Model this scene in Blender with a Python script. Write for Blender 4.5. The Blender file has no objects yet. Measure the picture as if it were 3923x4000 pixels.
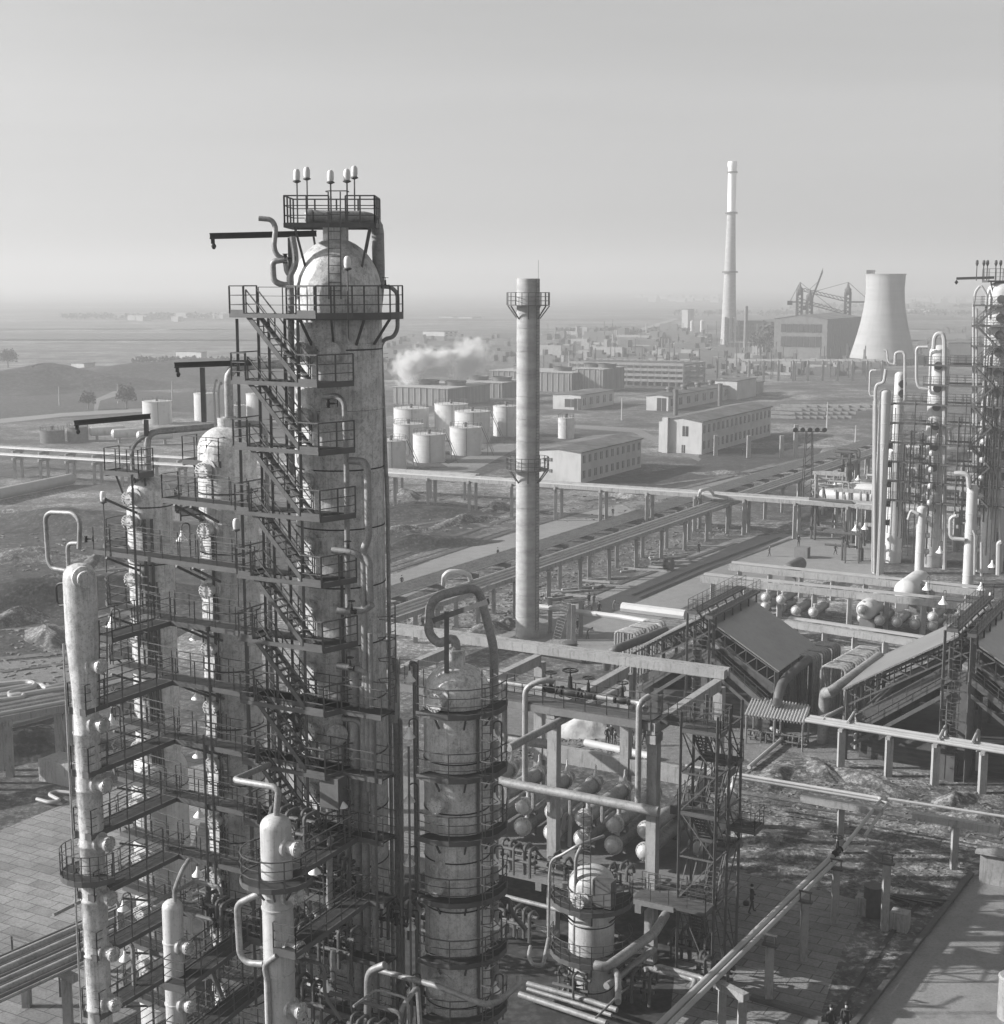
import bpy, math, random
from math import sin, cos, pi, radians as R, atan2, sqrt
from mathutils import Vector as Vec
random.seed(7)
S = bpy.context.scene
COL = S.collection
# ---------------------------------------------------------------- camera
CAMZ, PITCH, FPX = 40.0, R(8.93), 5714.0
cd = bpy.data.cameras.new('camera'); cam = bpy.data.objects.new('camera', cd); COL.objects.link(cam)
cam.location = (0, 0, CAMZ); cam.rotation_euler = (pi/2-PITCH, 0, 0)
cd.sensor_fit = 'HORIZONTAL'; cd.sensor_width = 54.92; cd.lens = 80
cd.clip_start = 0.5; cd.clip_end = 60000
S.camera = cam
# ---------------------------------------------------------------- sky, sun, exposure
SUN_EL, SUN_AZ = R(25), atan2(-1, .0)      # azimuth measured from +Y towards +X
w = bpy.data.worlds.new('World'); S.world = w; w.use_nodes = True
nt = w.node_tree; nt.nodes.clear()
sky = nt.nodes.new('ShaderNodeTexSky'); sky.sky_type = 'NISHITA'; sky.sun_disc = False
sky.sun_elevation = SUN_EL; sky.sun_rotation = SUN_AZ; sky.air_density = 1.0; sky.dust_density = 2.5; sky.altitude = 100
bw = nt.nodes.new('ShaderNodeRGBToBW'); bg = nt.nodes.new('ShaderNodeBackground'); bg.inputs[1].default_value = 0.0955
# faint streaky cirrus, black-and-white film
tc = nt.nodes.new('ShaderNodeTexCoord'); mp = nt.nodes.new('ShaderNodeMapping'); mp.inputs['Scale'].default_value = (1.2, 1.2, 14)
nz = nt.nodes.new('ShaderNodeTexNoise'); nz.inputs['Scale'].default_value = 1.6; nz.inputs['Detail'].default_value = 3
mr = nt.nodes.new('ShaderNodeMapRange'); mr.inputs[1].default_value = .35; mr.inputs[2].default_value = .75; mr.inputs[3].default_value = .95; mr.inputs[4].default_value = 1.07
ml = nt.nodes.new('ShaderNodeMath'); ml.operation = 'MULTIPLY'
out = nt.nodes.new('ShaderNodeOutputWorld')
L = nt.links.new
L(tc.outputs['Generated'], mp.inputs[0]); L(mp.outputs[0], nz.inputs['Vector']); L(nz.outputs[0], mr.inputs[0])
L(sky.outputs[0], bw.inputs[0]); L(bw.outputs[0], ml.inputs[0]); L(mr.outputs[0], ml.inputs[1]); L(ml.outputs[0], bg.inputs[0]); L(bg.outputs[0], out.inputs[0])
sl = bpy.data.lights.new('sun', 'SUN'); sl.energy = 5.0; sl.angle = R(.6); sl.color = (1, .99, .98)
so = bpy.data.objects.new('sun', sl); COL.objects.link(so)
sd = Vec((sin(SUN_AZ)*cos(SUN_EL), cos(SUN_AZ)*cos(SUN_EL), sin(SUN_EL)))
so.rotation_euler = sd.to_track_quat('Z', 'Y').to_euler(); so.location = (-200, 60, 200)
vs = S.view_settings; vs.view_transform = 'Standard'; vs.look = 'None'; vs.exposure = 0.8; vs.gamma = 1
S.cycles.max_bounces = 5; S.cycles.diffuse_bounces = 2; S.cycles.glossy_bounces = 2; S.cycles.transmission_bounces = 2
S.cycles.volume_bounces = 2; S.cycles.transparent_max_bounces = 4; S.cycles.use_denoising = True
S.cycles.use_adaptive_sampling = True; S.cycles.adaptive_threshold = .02
# ---------------------------------------------------------------- surveying helpers
K = 3923/1904.0
def ray(dx, dy):
    a = (dx*K-1961.5)/FPX; b = (dy*K-2000)/FPX
    return Vec((a, cos(PITCH)-b*sin(PITCH), -sin(PITCH)-b*cos(PITCH)))
def g(dx, dy, z=0.0):                 # sight line meets the level z
    r = ray(dx, dy); t = (z-CAMZ)/r.z
    return Vec((r.x*t, r.y*t, z))
def pl(dx, dy, P0, dr):               # sight line meets the upright plane through P0 along dr
    r = ray(dx, dy); n = Vec((-dr[1], dr[0]))
    t = (P0[0]*n.x+P0[1]*n.y)/(r.x*n.x+r.y*n.y)
    return Vec((r.x*t, r.y*t, CAMZ+r.z*t))
def zat(P, dy):                       # height on the plumb line over P seen at row dy
    b = (dy*K-2000)/FPX
    return CAMZ+P[1]*(-sin(PITCH)-b*cos(PITCH))/(cos(PITCH)-b*sin(PITCH))
ANG = R(29)
U = Vec((cos(ANG), -sin(ANG), 0)); V = Vec((sin(ANG), cos(ANG), 0)); Z = Vec((0, 0, 1))
def uv(o, u, v, z=None): 
    p = Vec((o[0], o[1], 0))+U*u+V*v
    p.z = z if z is not None else (o[2] if len(o) > 2 else 0)
    return p
# ---------------------------------------------------------------- materials (black-and-white film: all greys)
MATS = {}
def mat(name, v, rough=.7, metal=0.0, noise=(), bump=0.0, bscale=6, coat=0):
    """noise: list of (scale xyz tuple, lo, hi, factor at hi) multiplying the base grey"""
    if name in MATS: return MATS[name]
    m = bpy.data.materials.new(name); m.use_nodes = True; t = m.node_tree; n = t.nodes; l = t.links.new
    b = n['Principled BSDF']; b.inputs['Roughness'].default_value = rough; b.inputs['Metallic'].default_value = metal
    b.inputs['Specular IOR Level'].default_value = .35
    tcn = n.new('ShaderNodeTexCoord'); cur = None
    for i, (sc, lo, hi, f) in enumerate(noise):
        mpn = n.new('ShaderNodeMapping'); mpn.inputs['Scale'].default_value = sc if isinstance(sc, tuple) else (sc,)*3
        mpn.inputs['Location'].default_value = (i*3.7, i*1.3, i*7.1)
        nn = n.new('ShaderNodeTexNoise'); nn.inputs['Scale'].default_value = 1; nn.inputs['Detail'].default_value = 5; nn.inputs['Roughness'].default_value = .62
        r_ = n.new('ShaderNodeMapRange'); r_.inputs[1].default_value = lo; r_.inputs[2].default_value = hi; r_.inputs[3].default_value = 1; r_.inputs[4].default_value = f
        l(tcn.outputs['Object'], mpn.inputs[0]); l(mpn.outputs[0], nn.inputs['Vector']); l(nn.outputs[0], r_.inputs[0])
        q = n.new('ShaderNodeMath'); q.operation = 'MULTIPLY'; l(r_.outputs[0], q.inputs[0])
        if cur is None: q.inputs[1].default_value = v
        else: l(cur, q.inputs[1])
        cur = q.outputs[0]
    if cur is None: b.inputs['Base Color'].default_value = (v, v, v, 1)
    else:
        cc = n.new('ShaderNodeCombineColor'); [l(cur, cc.inputs[k]) for k in range(3)]; l(cc.outputs[0], b.inputs['Base Color'])
    if bump:
        nb = n.new('ShaderNodeTexNoise'); nb.inputs['Scale'].default_value = bscale; nb.inputs['Detail'].default_value = 4
        bp = n.new('ShaderNodeBump'); bp.inputs['Strength'].default_value = bump; bp.inputs['Distance'].default_value = .1
        l(tcn.outputs['Object'], nb.inputs['Vector']); l(nb.outputs[0], bp.inputs['Height']); l(bp.outputs[0], b.inputs['Normal'])
    MATS[name] = m; return m
M_alu = mat('weathered_aluminium', .6, .4, .12, [(1.3, .44, .66, .72), (6.0, .52, .6, .82), ((3, 3, .25), .45, .7, .8), (3.1, .55, .6, .78), ((9, 9, .35), .52, .64, .74), (14, .56, .62, .7)], .25, 3)
M_alu2 = mat('clean_aluminium', .5, .4, .12, [(1.0, .45, .7, .8), ((4, 4, .4), .45, .7, .85), ((12, 12, .4), .54, .64, .8), (9, .56, .62, .82)], .15, 2)
M_pipe = mat('lagged_pipe', .31, .5, .2, [(.8, .4, .65, .7), (5., .5, .6, .8), (16, .55, .62, .75)], .1, 4)
M_pipew = mat('pale_pipe', .36, .5, .1, [(.8, .4, .7, .85)])
M_pipew2 = mat('white_column_paint', .46, .5, .0, [(.5, .4, .7, .88)])
M_steel = mat('painted_steel', .09, .6, .2, [(3., .4, .7, .7)])
M_steel2 = mat('grey_steel', .11, .6, .2, [(1.5, .4, .7, .7)])
M_deck = mat('grating_deck', .035, .8, .1, [(4., .4, .6, .6)])
M_fascia = mat('fascia_steel', .1, .55, .2, [(1.2, .4, .7, .75)])
M_iron = mat('dark_iron', .025, .5, .3, [(5., .4, .6, .7)])
M_conc = mat('concrete', .3, .9, 0, [((4, 4, .6), .55, .62, .72), (.7, .4, .7, .8), (6., .45, .7, .85), ((2, 2, .3), .5, .7, .85)], .15, 8)
M_concd = mat('stained_concrete', .17, .9, 0, [(.5, .4, .7, .7), (6., .45, .7, .85)], .15, 8)
M_enamel = mat('white_enamel', .85, .3)
M_glass = mat('lamp_glass', .6, .2)
M_dark = mat('dark_opening', .02, .6)
HAZE_D = 0.0006
# ---------------------------------------------------------------- mesh builder (all coordinates are world metres)
def perp(d):
    d = Vec(d).normalized(); a = Vec((0, 0, 1)) if abs(d.z) < .95 else Vec((1, 0, 0))
    x = a.cross(d).normalized(); return x, d.cross(x)
class MB:
    def __init__(s): s.v = []; s.f = []; s.sm = []
    def add(s, vs, fs, sm=False):
        o = len(s.v); s.v += [tuple(p) for p in vs]; s.f += [tuple(i+o for i in f) for f in fs]; s.sm += [sm]*len(fs); return s
    def box(s, c, size, ax=None):     # centre, full sizes, axes (x dir)
        X = Vec(ax).normalized() if ax is not None else Vec((1, 0, 0)); Y = Z.cross(X).normalized(); c = Vec(c)
        vs = [c+X*(i*size[0]/2)+Y*(j*size[1]/2)+Z*(k*size[2]/2) for i in (-1, 1) for j in (-1, 1) for k in (-1, 1)]
        return s.add(vs, [(0, 1, 3, 2), (4, 6, 7, 5), (0, 4, 5, 1), (2, 3, 7, 6), (0, 2, 6, 4), (1, 5, 7, 3)])
    def bar(s, a, b, w, h=None):      # beam, w across, h upright
        a = Vec(a); b = Vec(b); h = h or w; x, y = perp(b-a)
        if abs((b-a).normalized().z) < .95: w_, h_ = w, h
        else: w_, h_ = w, h
        vs = [p+x*(i*w_/2)+y*(j*h_/2) for p in (a, b) for i, j in ((-1, -1), (1, -1), (1, 1), (-1, 1))]
        return s.add(vs, [(3, 2, 1, 0), (4, 5, 6, 7), (0, 1, 5, 4), (1, 2, 6, 5), (2, 3, 7, 6), (3, 0, 4, 7)])
    def cyl(s, a, b, r, r2=None, n=12, cap=True):
        a = Vec(a); b = Vec(b); r2 = r if r2 is None else r2; x, y = perp(b-a)
        c = [(cos(2*pi*i/n), sin(2*pi*i/n)) for i in range(n)]
        vs = [a+(x*p+y*q)*r for p, q in c]+[b+(x*p+y*q)*r2 for p, q in c]
        s.add(vs, [(i, (i+1) % n, (i+1) % n+n, i+n) for i in range(n)], True)
        if cap:
            o = len(s.v)-2*n; s.f += [tuple(o+i for i in range(n))[::-1], tuple(o+n+i for i in range(n))]; s.sm += [False, False]
        return s
    def lathe(s, c, prof, n=32, axis=None, close=True):   # prof: list of (radius, height along axis)
        c = Vec(c); ax = Vec(axis).normalized() if axis is not None else Z; x, y = perp(ax); m = len(prof); vs = []
        for r, h in prof: vs += [c+ax*h+(x*cos(2*pi*i/n)+y*sin(2*pi*i/n))*max(r, .001) for i in range(n)]
        fs = [(j*n+i, j*n+(i+1) % n, (j+1)*n+(i+1) % n, (j+1)*n+i) for j in range(m-1) for i in range(n)]
        s.add(vs, fs, True)
        if close:
            o = len(s.v)-m*n; s.f += [tuple(o+i for i in range(n))[::-1], tuple(o+(m-1)*n+i for i in range(n))]; s.sm += [True, True]
        return s
    def tube(s, pts, r, n=10, bend=None, cap=True):
        pts = [Vec(p) for p in pts]; bend = r*2.2 if bend is None else bend; P = [pts[0]]
        for i in range(1, len(pts)-1):
            a, b, c = pts[i-1], pts[i], pts[i+1]; d1 = (a-b); d2 = (c-b)
            k = min(bend, d1.length*.48, d2.length*.48)
            if d1.normalized().dot(d2.normalized()) < -.995 or k < 1e-4: P.append(b); continue
            p, q = b+d1.normalized()*k, b+d2.normalized()*k
            for j in range(5):
                t = j/4; P.append(p*(1-t)**2+b*(2*t*(1-t))+q*t*t)
        P.append(pts[-1]); x, y = perp(P[1]-P[0]); rings = []
        for i, p in enumerate(P):
            d = (P[min(i+1, len(P)-1)]-P[max(i-1, 0)]).normalized()
            x = (x-d*x.dot(d))
            x = x.normalized() if x.length > 1e-5 else perp(d)[0]
            y = d.cross(x); rings.append([p+(x*cos(2*pi*k/n)+y*sin(2*pi*k/n))*r for k in range(n)])
        vs = [v for rg in rings for v in rg]; m = len(rings)
        s.add(vs, [(j*n+i, j*n+(i+1) % n, (j+1)*n+(i+1) % n, (j+1)*n+i) for j in range(m-1) for i in range(n)], True)
        if cap:
            o = len(s.v)-m*n; s.f += [tuple(o+i for i in range(n))[::-1], tuple(o+(m-1)*n+i for i in range(n))]; s.sm += [False]*2
        return s
    def poly(s, pts, z0, z1):         # prism from a ground outline
        n = len(pts); area = sum(pts[i][0]*pts[(i+1) % n][1]-pts[(i+1) % n][0]*pts[i][1] for i in range(n))
        if area < 0: pts = pts[::-1]
        vs = [(p[0], p[1], z0) for p in pts]+[(p[0], p[1], z1) for p in pts]
        return s.add(vs, [tuple(range(n))[::-1], tuple(range(n, 2*n))]+[(i, (i+1) % n, (i+1) % n+n, i+n) for i in range(n)])
    def quad(s, a, b, c, d): return s.add([a, b, c, d], [(0, 1, 2, 3)])
    def slab(s, a, b, c, d, th):      # thick quad
        n = (Vec(b)-Vec(a)).cross(Vec(d)-Vec(a)).normalized()*th
        vs = [Vec(p) for p in (a, b, c, d)]; vs += [p-n for p in vs]
        return s.add(vs, [(0, 1, 2, 3), (7, 6, 5, 4), (0, 4, 5, 1), (1, 5, 6, 2), (2, 6, 7, 3), (3, 7, 4, 0)])
    def build(s, name, m, parent=None, loc=None, rootloc=None):
        me = bpy.data.meshes.new(name)
        if parent is not None:
            r = parent
            while r.parent: r = r.parent
            Lc = Vec(r.location)
        else: Lc = Vec(loc) if loc is not None else Vec(s.v[0])
        me.from_pydata([(p[0]-Lc.x, p[1]-Lc.y, p[2]-Lc.z) for p in s.v], [], s.f)
        me.polygons.foreach_set('use_smooth', s.sm); me.materials.append(m)
        if any(s.sm): me.set_sharp_from_angle(angle=R(38))
        o = bpy.data.objects.new(name, me); COL.objects.link(o)
        if parent is not None: o.parent = parent
        else: o.location = Lc
        return o
class Bars:                           # separate small members, each its own part
    def __init__(s): s.v = []
    def bar(s, *a): s.v.append(a)
    def build(s, name, m, parent):
        for a in s.v: MB().bar(*a).build(name, m, parent)
def tag(o, label=None, cat=None, group=None, kind=None):
    if label: o['label'] = label
    if cat: o['category'] = cat
    if group: o['group'] = group
    if kind: o['kind'] = kind
    return o
def thing(name, label, cat, loc, group=None):
    o = bpy.data.objects.new(name, None); o.empty_display_size = .5; COL.objects.link(o); o.location = Vec((loc[0], loc[1], loc[2] if len(loc) > 2 else 0))
    return tag(o, label, cat, group)
def dup(o, loc, label=None, group=None, rotz=0, parent=None):
    c = o.copy(); COL.objects.link(c)
    if parent is None:
        c.location = Vec(loc); c.rotation_euler.z += rotz
        if label: c['label'] = label
        if group: c['group'] = group
    else: c.parent = parent
    for ch in o.children: dup(ch, None, parent=c)
    return c
ORD = ['topmost', 'second from the top', 'third from the top', 'fourth from the top', 'fifth from the top', 'sixth from the top', 'seventh from the top', 'eighth from the top', 'ninth from the top', 'tenth from the top', 'eleventh from the top', 'twelfth from the top', 'thirteenth from the top']
NTH = ['first', 'second', 'third', 'fourth', 'fifth', 'sixth', 'seventh', 'eighth', 'ninth', 'tenth', 'eleventh', 'twelfth', 'thirteenth', 'fourteenth', 'fifteenth', 'sixteenth', 'seventeenth', 'eighteenth', 'nineteenth', 'twentieth']
# ---------------------------------------------------------------- plant parts
def rail(mb, pts, h=1.1, sp=1.4, w=.038, bars=3, closed=False):
    pts = [Vec(p) for p in pts]
    if closed: pts = pts+[pts[0]]
    for a, b in zip(pts, pts[1:]):
        L_ = (b-a).length
        for k in range(1, bars+1):
            mb.bar(a+Z*(h*k/bars), b+Z*(h*k/bars), w*(.9 if k == bars else .6))
        n = max(1, round(L_/sp))
        for i in range(n):
            p = a+(b-a)*(i/n); mb.bar(p, p+Z*h, w*1.1)
    mb.bar(pts[-1], pts[-1]+Z*h, w*1.1)
def arc(c, r, a0, a1, n, z):
    return [Vec((c[0]+r*cos(a0+(a1-a0)*i/n), c[1]+r*sin(a0+(a1-a0)*i/n), z)) for i in range(n+1)]
def ladder(mb, a, b, out, w=.45, cage=False):
    a = Vec(a); b = Vec(b); d = (b-a).normalized(); s_ = Vec(out).cross(d).normalized()*(w/2)
    for k in (-1, 1): mb.bar(a+s_*k, b+s_*k, .05)
    n = int((b-a).length/.35)
    for i in range(1, n): p = a+d*(i*.35); mb.bar(p-s_, p+s_, .03)
    if cage:
        o = Vec(out).normalized()
        for i in range(int((b-a).length/.9)):
            p = a+d*(1.0+i*.9); q = [p-s_*1.2, p-s_*1.6+o*.4, p+o*.72, p+s_*1.6+o*.4, p+s_*1.2]
            for x, y in zip(q, q[1:]): mb.bar(x, y, .035)
def flight(mb, a, b, width, side):     # stair flight with two stringers, treads, two handrails
    a = Vec(a); b = Vec(b); s_ = Vec(side).normalized()*(width/2)
    for k in (-1, 1):
        mb.bar(a+s_*k, b+s_*k, .05, .2)
        mb.bar(a+s_*k+Z*1.0, b+s_*k+Z*1.0, .045); mb.bar(a+s_*k+Z*.5, b+s_*k+Z*.5, .03)
        for i in range(4): p = a+(b-a)*(i/3)+s_*k; mb.bar(p, p+Z*1.0, .05)
    n = max(2, int(abs(a.z-b.z)/.24)); r = (b-a); r.z = 0; r = r.normalized()
    for i in range(1, n):
        p = a+(b-a)*(i/n); mb.bar(p-s_, p+s_, .24, .03)
def manhole(parent, c, d, r=.34, depth=.35, m=None, flat=False, bolts=14):
    """nozzle with reinforcing ring, flange, cover and bolts: one part with the cover as sub-part"""
    d = Vec(d).normalized(); mb = MB()
    mb.cyl(c-d*.1, c+d*depth, r*.82, n=16)
    mb.cyl(c-d*.05, c+d*.06, r*1.35, r*1.3, n=18)
    mb.cyl(c+d*depth, c+d*(depth+.06), r, n=18)
    o = mb.build('manhole', m or M_alu, parent)
    cv = MB(); cv.cyl(c+d*(depth+.075), c+d*(depth+.14), r*1.02, n=18)
    x, y = perp(d)
    for i in range(bolts):
        p = c+d*(depth+.13)+(x*cos(2*pi*i/bolts)+y*sin(2*pi*i/bolts))*r*.86; cv.cyl(p, p+d*.07, .035, n=5)
    cv.bar(c+d*(depth+.17)-x*.12, c+d*(depth+.17)+x*.12, .04)
    cv.build('cover', m or M_alu, o); return o
def shell_profile(r, z0, z1, seam=2.8, dome=None, bottom=0):
    p = [(r, z0)]; z = z0+seam*.6
    while z < z1-.6:
        p += [(r, z-.05), (r+.035, z-.03), (r+.035, z+.03), (r, z+.05)]; z += seam
    p.append((r, z1)); d = dome if dome is not None else r*.75
    for i in range(1, 11): a = pi/2*i/10; p.append((r*cos(a), z1+d*sin(a)))
    return p
def hang_lamp(p, label, arm=None, group='cone shaped lamps hanging under the walkways', s=1.0):
    """enamel cone lamp hanging from a bracket pole; p = rim centre"""
    p = Vec(p); t = thing('hanging_lamp', label, 'lamp', p, group)
    MB().lathe(p, [(.32*s, 0), (.31*s, .03), (.1*s, .3*s), (.07*s, .42*s), (.05*s, .55*s)], 16).build('lamp_shade', M_enamel, t)
    MB().lathe(p-Z*.1*s, [(.02, 0), (.1*s, .06), (.1*s, .14*s)], 10).build('bulb', M_glass, t)
    b = MB(); top = p+Z*.95*s; a = arm if arm is not None else Vec((.35, .1, 0))
    b.tube([p+Z*.5*s, top, top+Vec(a), top+Vec(a)-Z*2.2], .035, 6, .2); b.build('bracket', M_steel, t)
    return t
def jar_lamp(p, hgt, label, group='jar shaped lamps on thin poles'):
    p = Vec(p); t = thing('pole_lamp', label, 'lamp', p-Z*hgt, group)
    MB().cyl(p-Z*hgt, p, .035, n=6).build('pole', M_steel, t)
    MB().lathe(p, [(.05, 0), (.17, .05), (.17, .09), (.1, .12)], 12).build('collar', M_steel, t)
    MB().lathe(p+Z*.12, [(.12, 0), (.145, .12), (.14, .34), (.09, .44), (.02, .47)], 12).build('lamp_glass', M_glass, t)
    return t
def valve(mb, c, d, s=.3, wheel=True):
    c = Vec(c); d = Vec(d).normalized(); x, y = perp(d)
    mb.lathe(c-d*s, [(s*.55, 0), (s*.55, s*.2), (s*.35, s*.22), (s*.55, s), (s*.35, s*1.78), (s*.55, s*1.8), (s*.55, s*2)], 10, d)
    up = Z if abs(d.z) < .8 else Vec((1, 0, 0))
    mb.cyl(c, c+up*s*1.6, s*.28, s*.18, 8)
    mb.cyl(c+up*s*1.5, c+up*s*2.3, s*.08, n=6)
    if wheel:
        x, y = perp(up); k = 10; q = c+up*s*2.2
        ps = [q+(x*cos(2*pi*i/k)+y*sin(2*pi*i/k))*s*.75 for i in range(k)]
        for i in range(k): mb.bar(ps[i], ps[(i+1) % k], s*.12)
        mb.bar(ps[0], ps[5], s*.08); mb.bar(ps[2], ps[7], s*.08)
# ---------------------------------------------------------------- ground
M_soil = mat('bare_soil', .07, .95, 0, [((.02, .02, .02), .45, .6, .5), ((.006, .02, .02), .42, .62, 1.9), ((.03, .012, .03), .4, .65, .55), (.12, .45, .6, 2.0), (.9, .42, .6, .5), (3.0, .5, .6, 2.2)], 1.0, 2)
M_soild = mat('dark_soil', .03, .95, 0, [(.05, .4, .7, 1.5), (.5, .42, .56, .5), (2.0, .5, .62, 2.4)], 1.0, 2)
M_rough = mat('churned_mud', .15, .95, 0, [((.05, .05, .05), .42, .62, .5), (.6, .45, .55, .45), (2.2, .48, .58, 2.3), (7, .5, .6, .6)], 1.0, 4)
M_gravel = mat('pale_gravel', .2, .95, 0, [(.06, .4, .7, .7), (1.5, .42, .64, .75), (8., .45, .6, .7)], .6, 5)
M_road = mat('road_concrete', .23, .9, 0, [((.05, .02, .05), .4, .7, .72), (.7, .45, .7, .85), (7., .48, .6, .85)], .2, 6)
def brick(name, v, mortar, bw_, bh, rot, nz_=.8):
    m = mat(name, v, .9, 0, [(.09, .4, .68, .68), (.8, .45, .65, nz_), (6., .45, .6, .8)], .25, 6)
    t = m.node_tree; n = t.nodes; l = t.links.new; b = n['Principled BSDF']
    src = b.inputs['Base Color'].links[0].from_socket
    tcn = n.new('ShaderNodeTexCoord'); mpn = n.new('ShaderNodeMapping'); mpn.inputs['Rotation'].default_value = (0, 0, rot)
    br = n.new('ShaderNodeTexBrick'); br.inputs['Scale'].default_value = 1; br.inputs['Brick Width'].default_value = bw_; br.inputs['Row Height'].default_value = bh
    br.inputs['Mortar Size'].default_value = .035; br.inputs['Color1'].default_value = (1, 1, 1, 1); br.inputs['Color2'].default_value = (.72, .72, .72, 1); br.inputs['Mortar'].default_value = (mortar,)*3+(1,)
    mx = n.new('ShaderNodeMix'); mx.data_type = 'RGBA'; mx.blend_type = 'MULTIPLY'; mx.inputs[0].default_value = 1
    l(tcn.outputs['Object'], mpn.inputs[0]); l(mpn.outputs[0], br.inputs[0]); l(src, mx.inputs[6]); l(br.outputs[0], mx.inputs[7]); l(mx.outputs[2], b.inputs['Base Color'])
    return m
M_pave = brick('paving_slabs', .27, .35, 2.0, 1.0, ANG)
SZ = 11500
mb = MB(); mb.quad((-SZ, -300, 0), (SZ, -300, 0), (SZ, SZ, 0), (-SZ, SZ, 0)); tag(mb.build('ground', M_soil, loc=(0, 0, 0)), kind='structure')
def sheet(name, pts, z, m):
    P = [g(*p) for p in pts]; mb = MB()
    mb.add([(p.x, p.y, z) for p in P], [tuple(range(len(P)))])
    o = mb.build(name, m, loc=(0, 0, 0)); return tag(o, kind='structure')
def band(name, ctr, wid, z, m):       # strip of ground following world points
    mb = MB(); vs = []
    for i, p in enumerate(ctr):
        p = Vec(p); d = (Vec(ctr[min(i+1, len(ctr)-1)])-Vec(ctr[max(i-1, 0)])); d.z = 0; d.normalize(); n = Vec((-d.y, d.x, 0))*wid/2
        vs += [(p.x-n.x, p.y-n.y, z), (p.x+n.x, p.y+n.y, z)]
    mb.add(vs, [(2*i, 2*i+2, 2*i+3, 2*i+1) for i in range(len(ctr)-1)])
    return tag(mb.build(name, m, loc=(0, 0, 0)), kind='structure')
# paved yards, mud, gravel
sheet('pavement', [(-60, 1600), (145, 1515), (430, 1400), (560, 1400), (560, 2300), (-300, 2300)], .02, M_pave)
sheet('pavement', [(560, 1600), (1410, 1655), (1650, 1712), (1598, 1800), (1480, 2150), (560, 2300)], .02, M_pave)
sheet('darkened_floor', [(380, 1560), (930, 1590), (1290, 1725), (1270, 1941), (1200, 2200), (300, 2200), (330, 1700)], .03, mat('darkened_floor_grey', .04, .8, 0, [(.4, .4, .65, .5), (2, .45, .6, 1.8)]))  # darkness of the ground below the columns, put into this sheet's colour
sheet('road', [(1842, 1660), (1980, 1680), (2150, 2100), (1500, 2100)], .03, M_road)
sheet('mud', [(1385, 1440), (1600, 1440), (1960, 1500), (1960, 1690), (1842, 1660), (1770, 1740), (1640, 1712), (1380, 1650)], .012, M_rough)
sheet('gravel_yard', [(950, 1290), (1400, 1290), (1440, 1360), (1960, 1430), (1960, 1520), (1600, 1450), (1480, 1420), (1380, 1460), (950, 1400)], .008, M_gravel)
sheet('road', [(690, 1110), (840, 1055), (960, 1015), (1094, 975), (1180, 955), (1210, 975), (1095, 1005), (979, 1052), (850, 1100), (700, 1160)], .02, M_road)
sheet('road', [(1020, 1170), (1210, 1090), (1391, 1022), (1480, 1012), (1660, 1025), (1680, 1100), (1400, 1100), (1200, 1200), (1180, 1240), (930, 1230), (960, 1195)], .02, M_road)
sheet('dirt_bank', [(-50, 980), (130, 960), (330, 1000), (560, 1020), (560, 1080), (300, 1230), (-50, 1260)], .015, M_soild)
sheet('dirt_bank', [(735, 955), (860, 950), (960, 970), (900, 1010), (735, 1070)], .015, M_soild)
sheet('dirt_bank', [(1010, 880), (1180, 905), (1320, 880), (1330, 850), (1560, 850), (1540, 880), (1330, 935), (1180, 935), (1000, 925)], .012, M_soild)
sheet('dirt_bank', [(840, 860), (960, 845), (975, 880), (900, 905), (735, 905), (735, 885)], .012, M_soild)
sheet('gravel_yard', [(-50, 1250), (130, 1235), (300, 1220), (330, 1260), (140, 1330), (-50, 1340)], .01, M_gravel)
M_field = mat('stubble_field', .1, .95, 0, [((.002, .012, .01), .42, .6, .6), ((.01, .002, .01), .45, .62, 1.4)])
M_fieldd = mat('ploughed_field', .045, .95, 0, [((.004, .01, .01), .42, .6, 1.5)])
rnd = random.Random(3)
rows = [(549, 553), (557, 562), (566, 570), (574, 581), (586, 593), (600, 607), (615, 625), (634, 646)]
for i, (a, b) in enumerate(rows):
    x = -100
    while x < 2000:
        w_ = rnd.uniform(250, 700)
        if rnd.random() < .75:
            s_ = rnd.uniform(-2, 2); sheet('field', [(x, a+s_), (x+w_*.9, a-s_), (x+w_, b-s_), (x+30, b+s_)], .6+.05*i, M_field if rnd.random() < .55 else M_fieldd)
        x += w_
sheet('dirt_bank', [(-30, 700), (150, 712), (235, 740), (330, 745), (560, 730), (560, 790), (300, 780), (170, 790), (-30, 800)], .02, M_soild)
sheet('dirt_track', [(120, 716), (200, 728), (250, 742), (190, 760), (185, 780), (178, 780), (180, 757), (215, 742), (120, 724)], .04, M_gravel)
sheet('road', [(-30, 797), (120, 783), (300, 772), (300, 779), (120, 790), (-30, 806)], .05, M_road)
sheet('dirt_track', [(735, 820), (850, 880), (960, 835), (1000, 840), (900, 893), (735, 905), (735, 895), (850, 886)], .03, M_gravel)
sheet('dirt_track', [(1090, 805), (1210, 812), (1330, 870), (1325, 875), (1200, 820), (1090, 812)], .03, M_gravel)
sheet('dirt_track', [(1560, 865), (1640, 845), (1640, 852), (1480, 895), (1200, 960), (1170, 957), (1460, 890)], .03, M_gravel)
sheet('road', [(1150, 643), (1290, 601), (1300, 601), (1175, 645)], .6, M_road)
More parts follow.
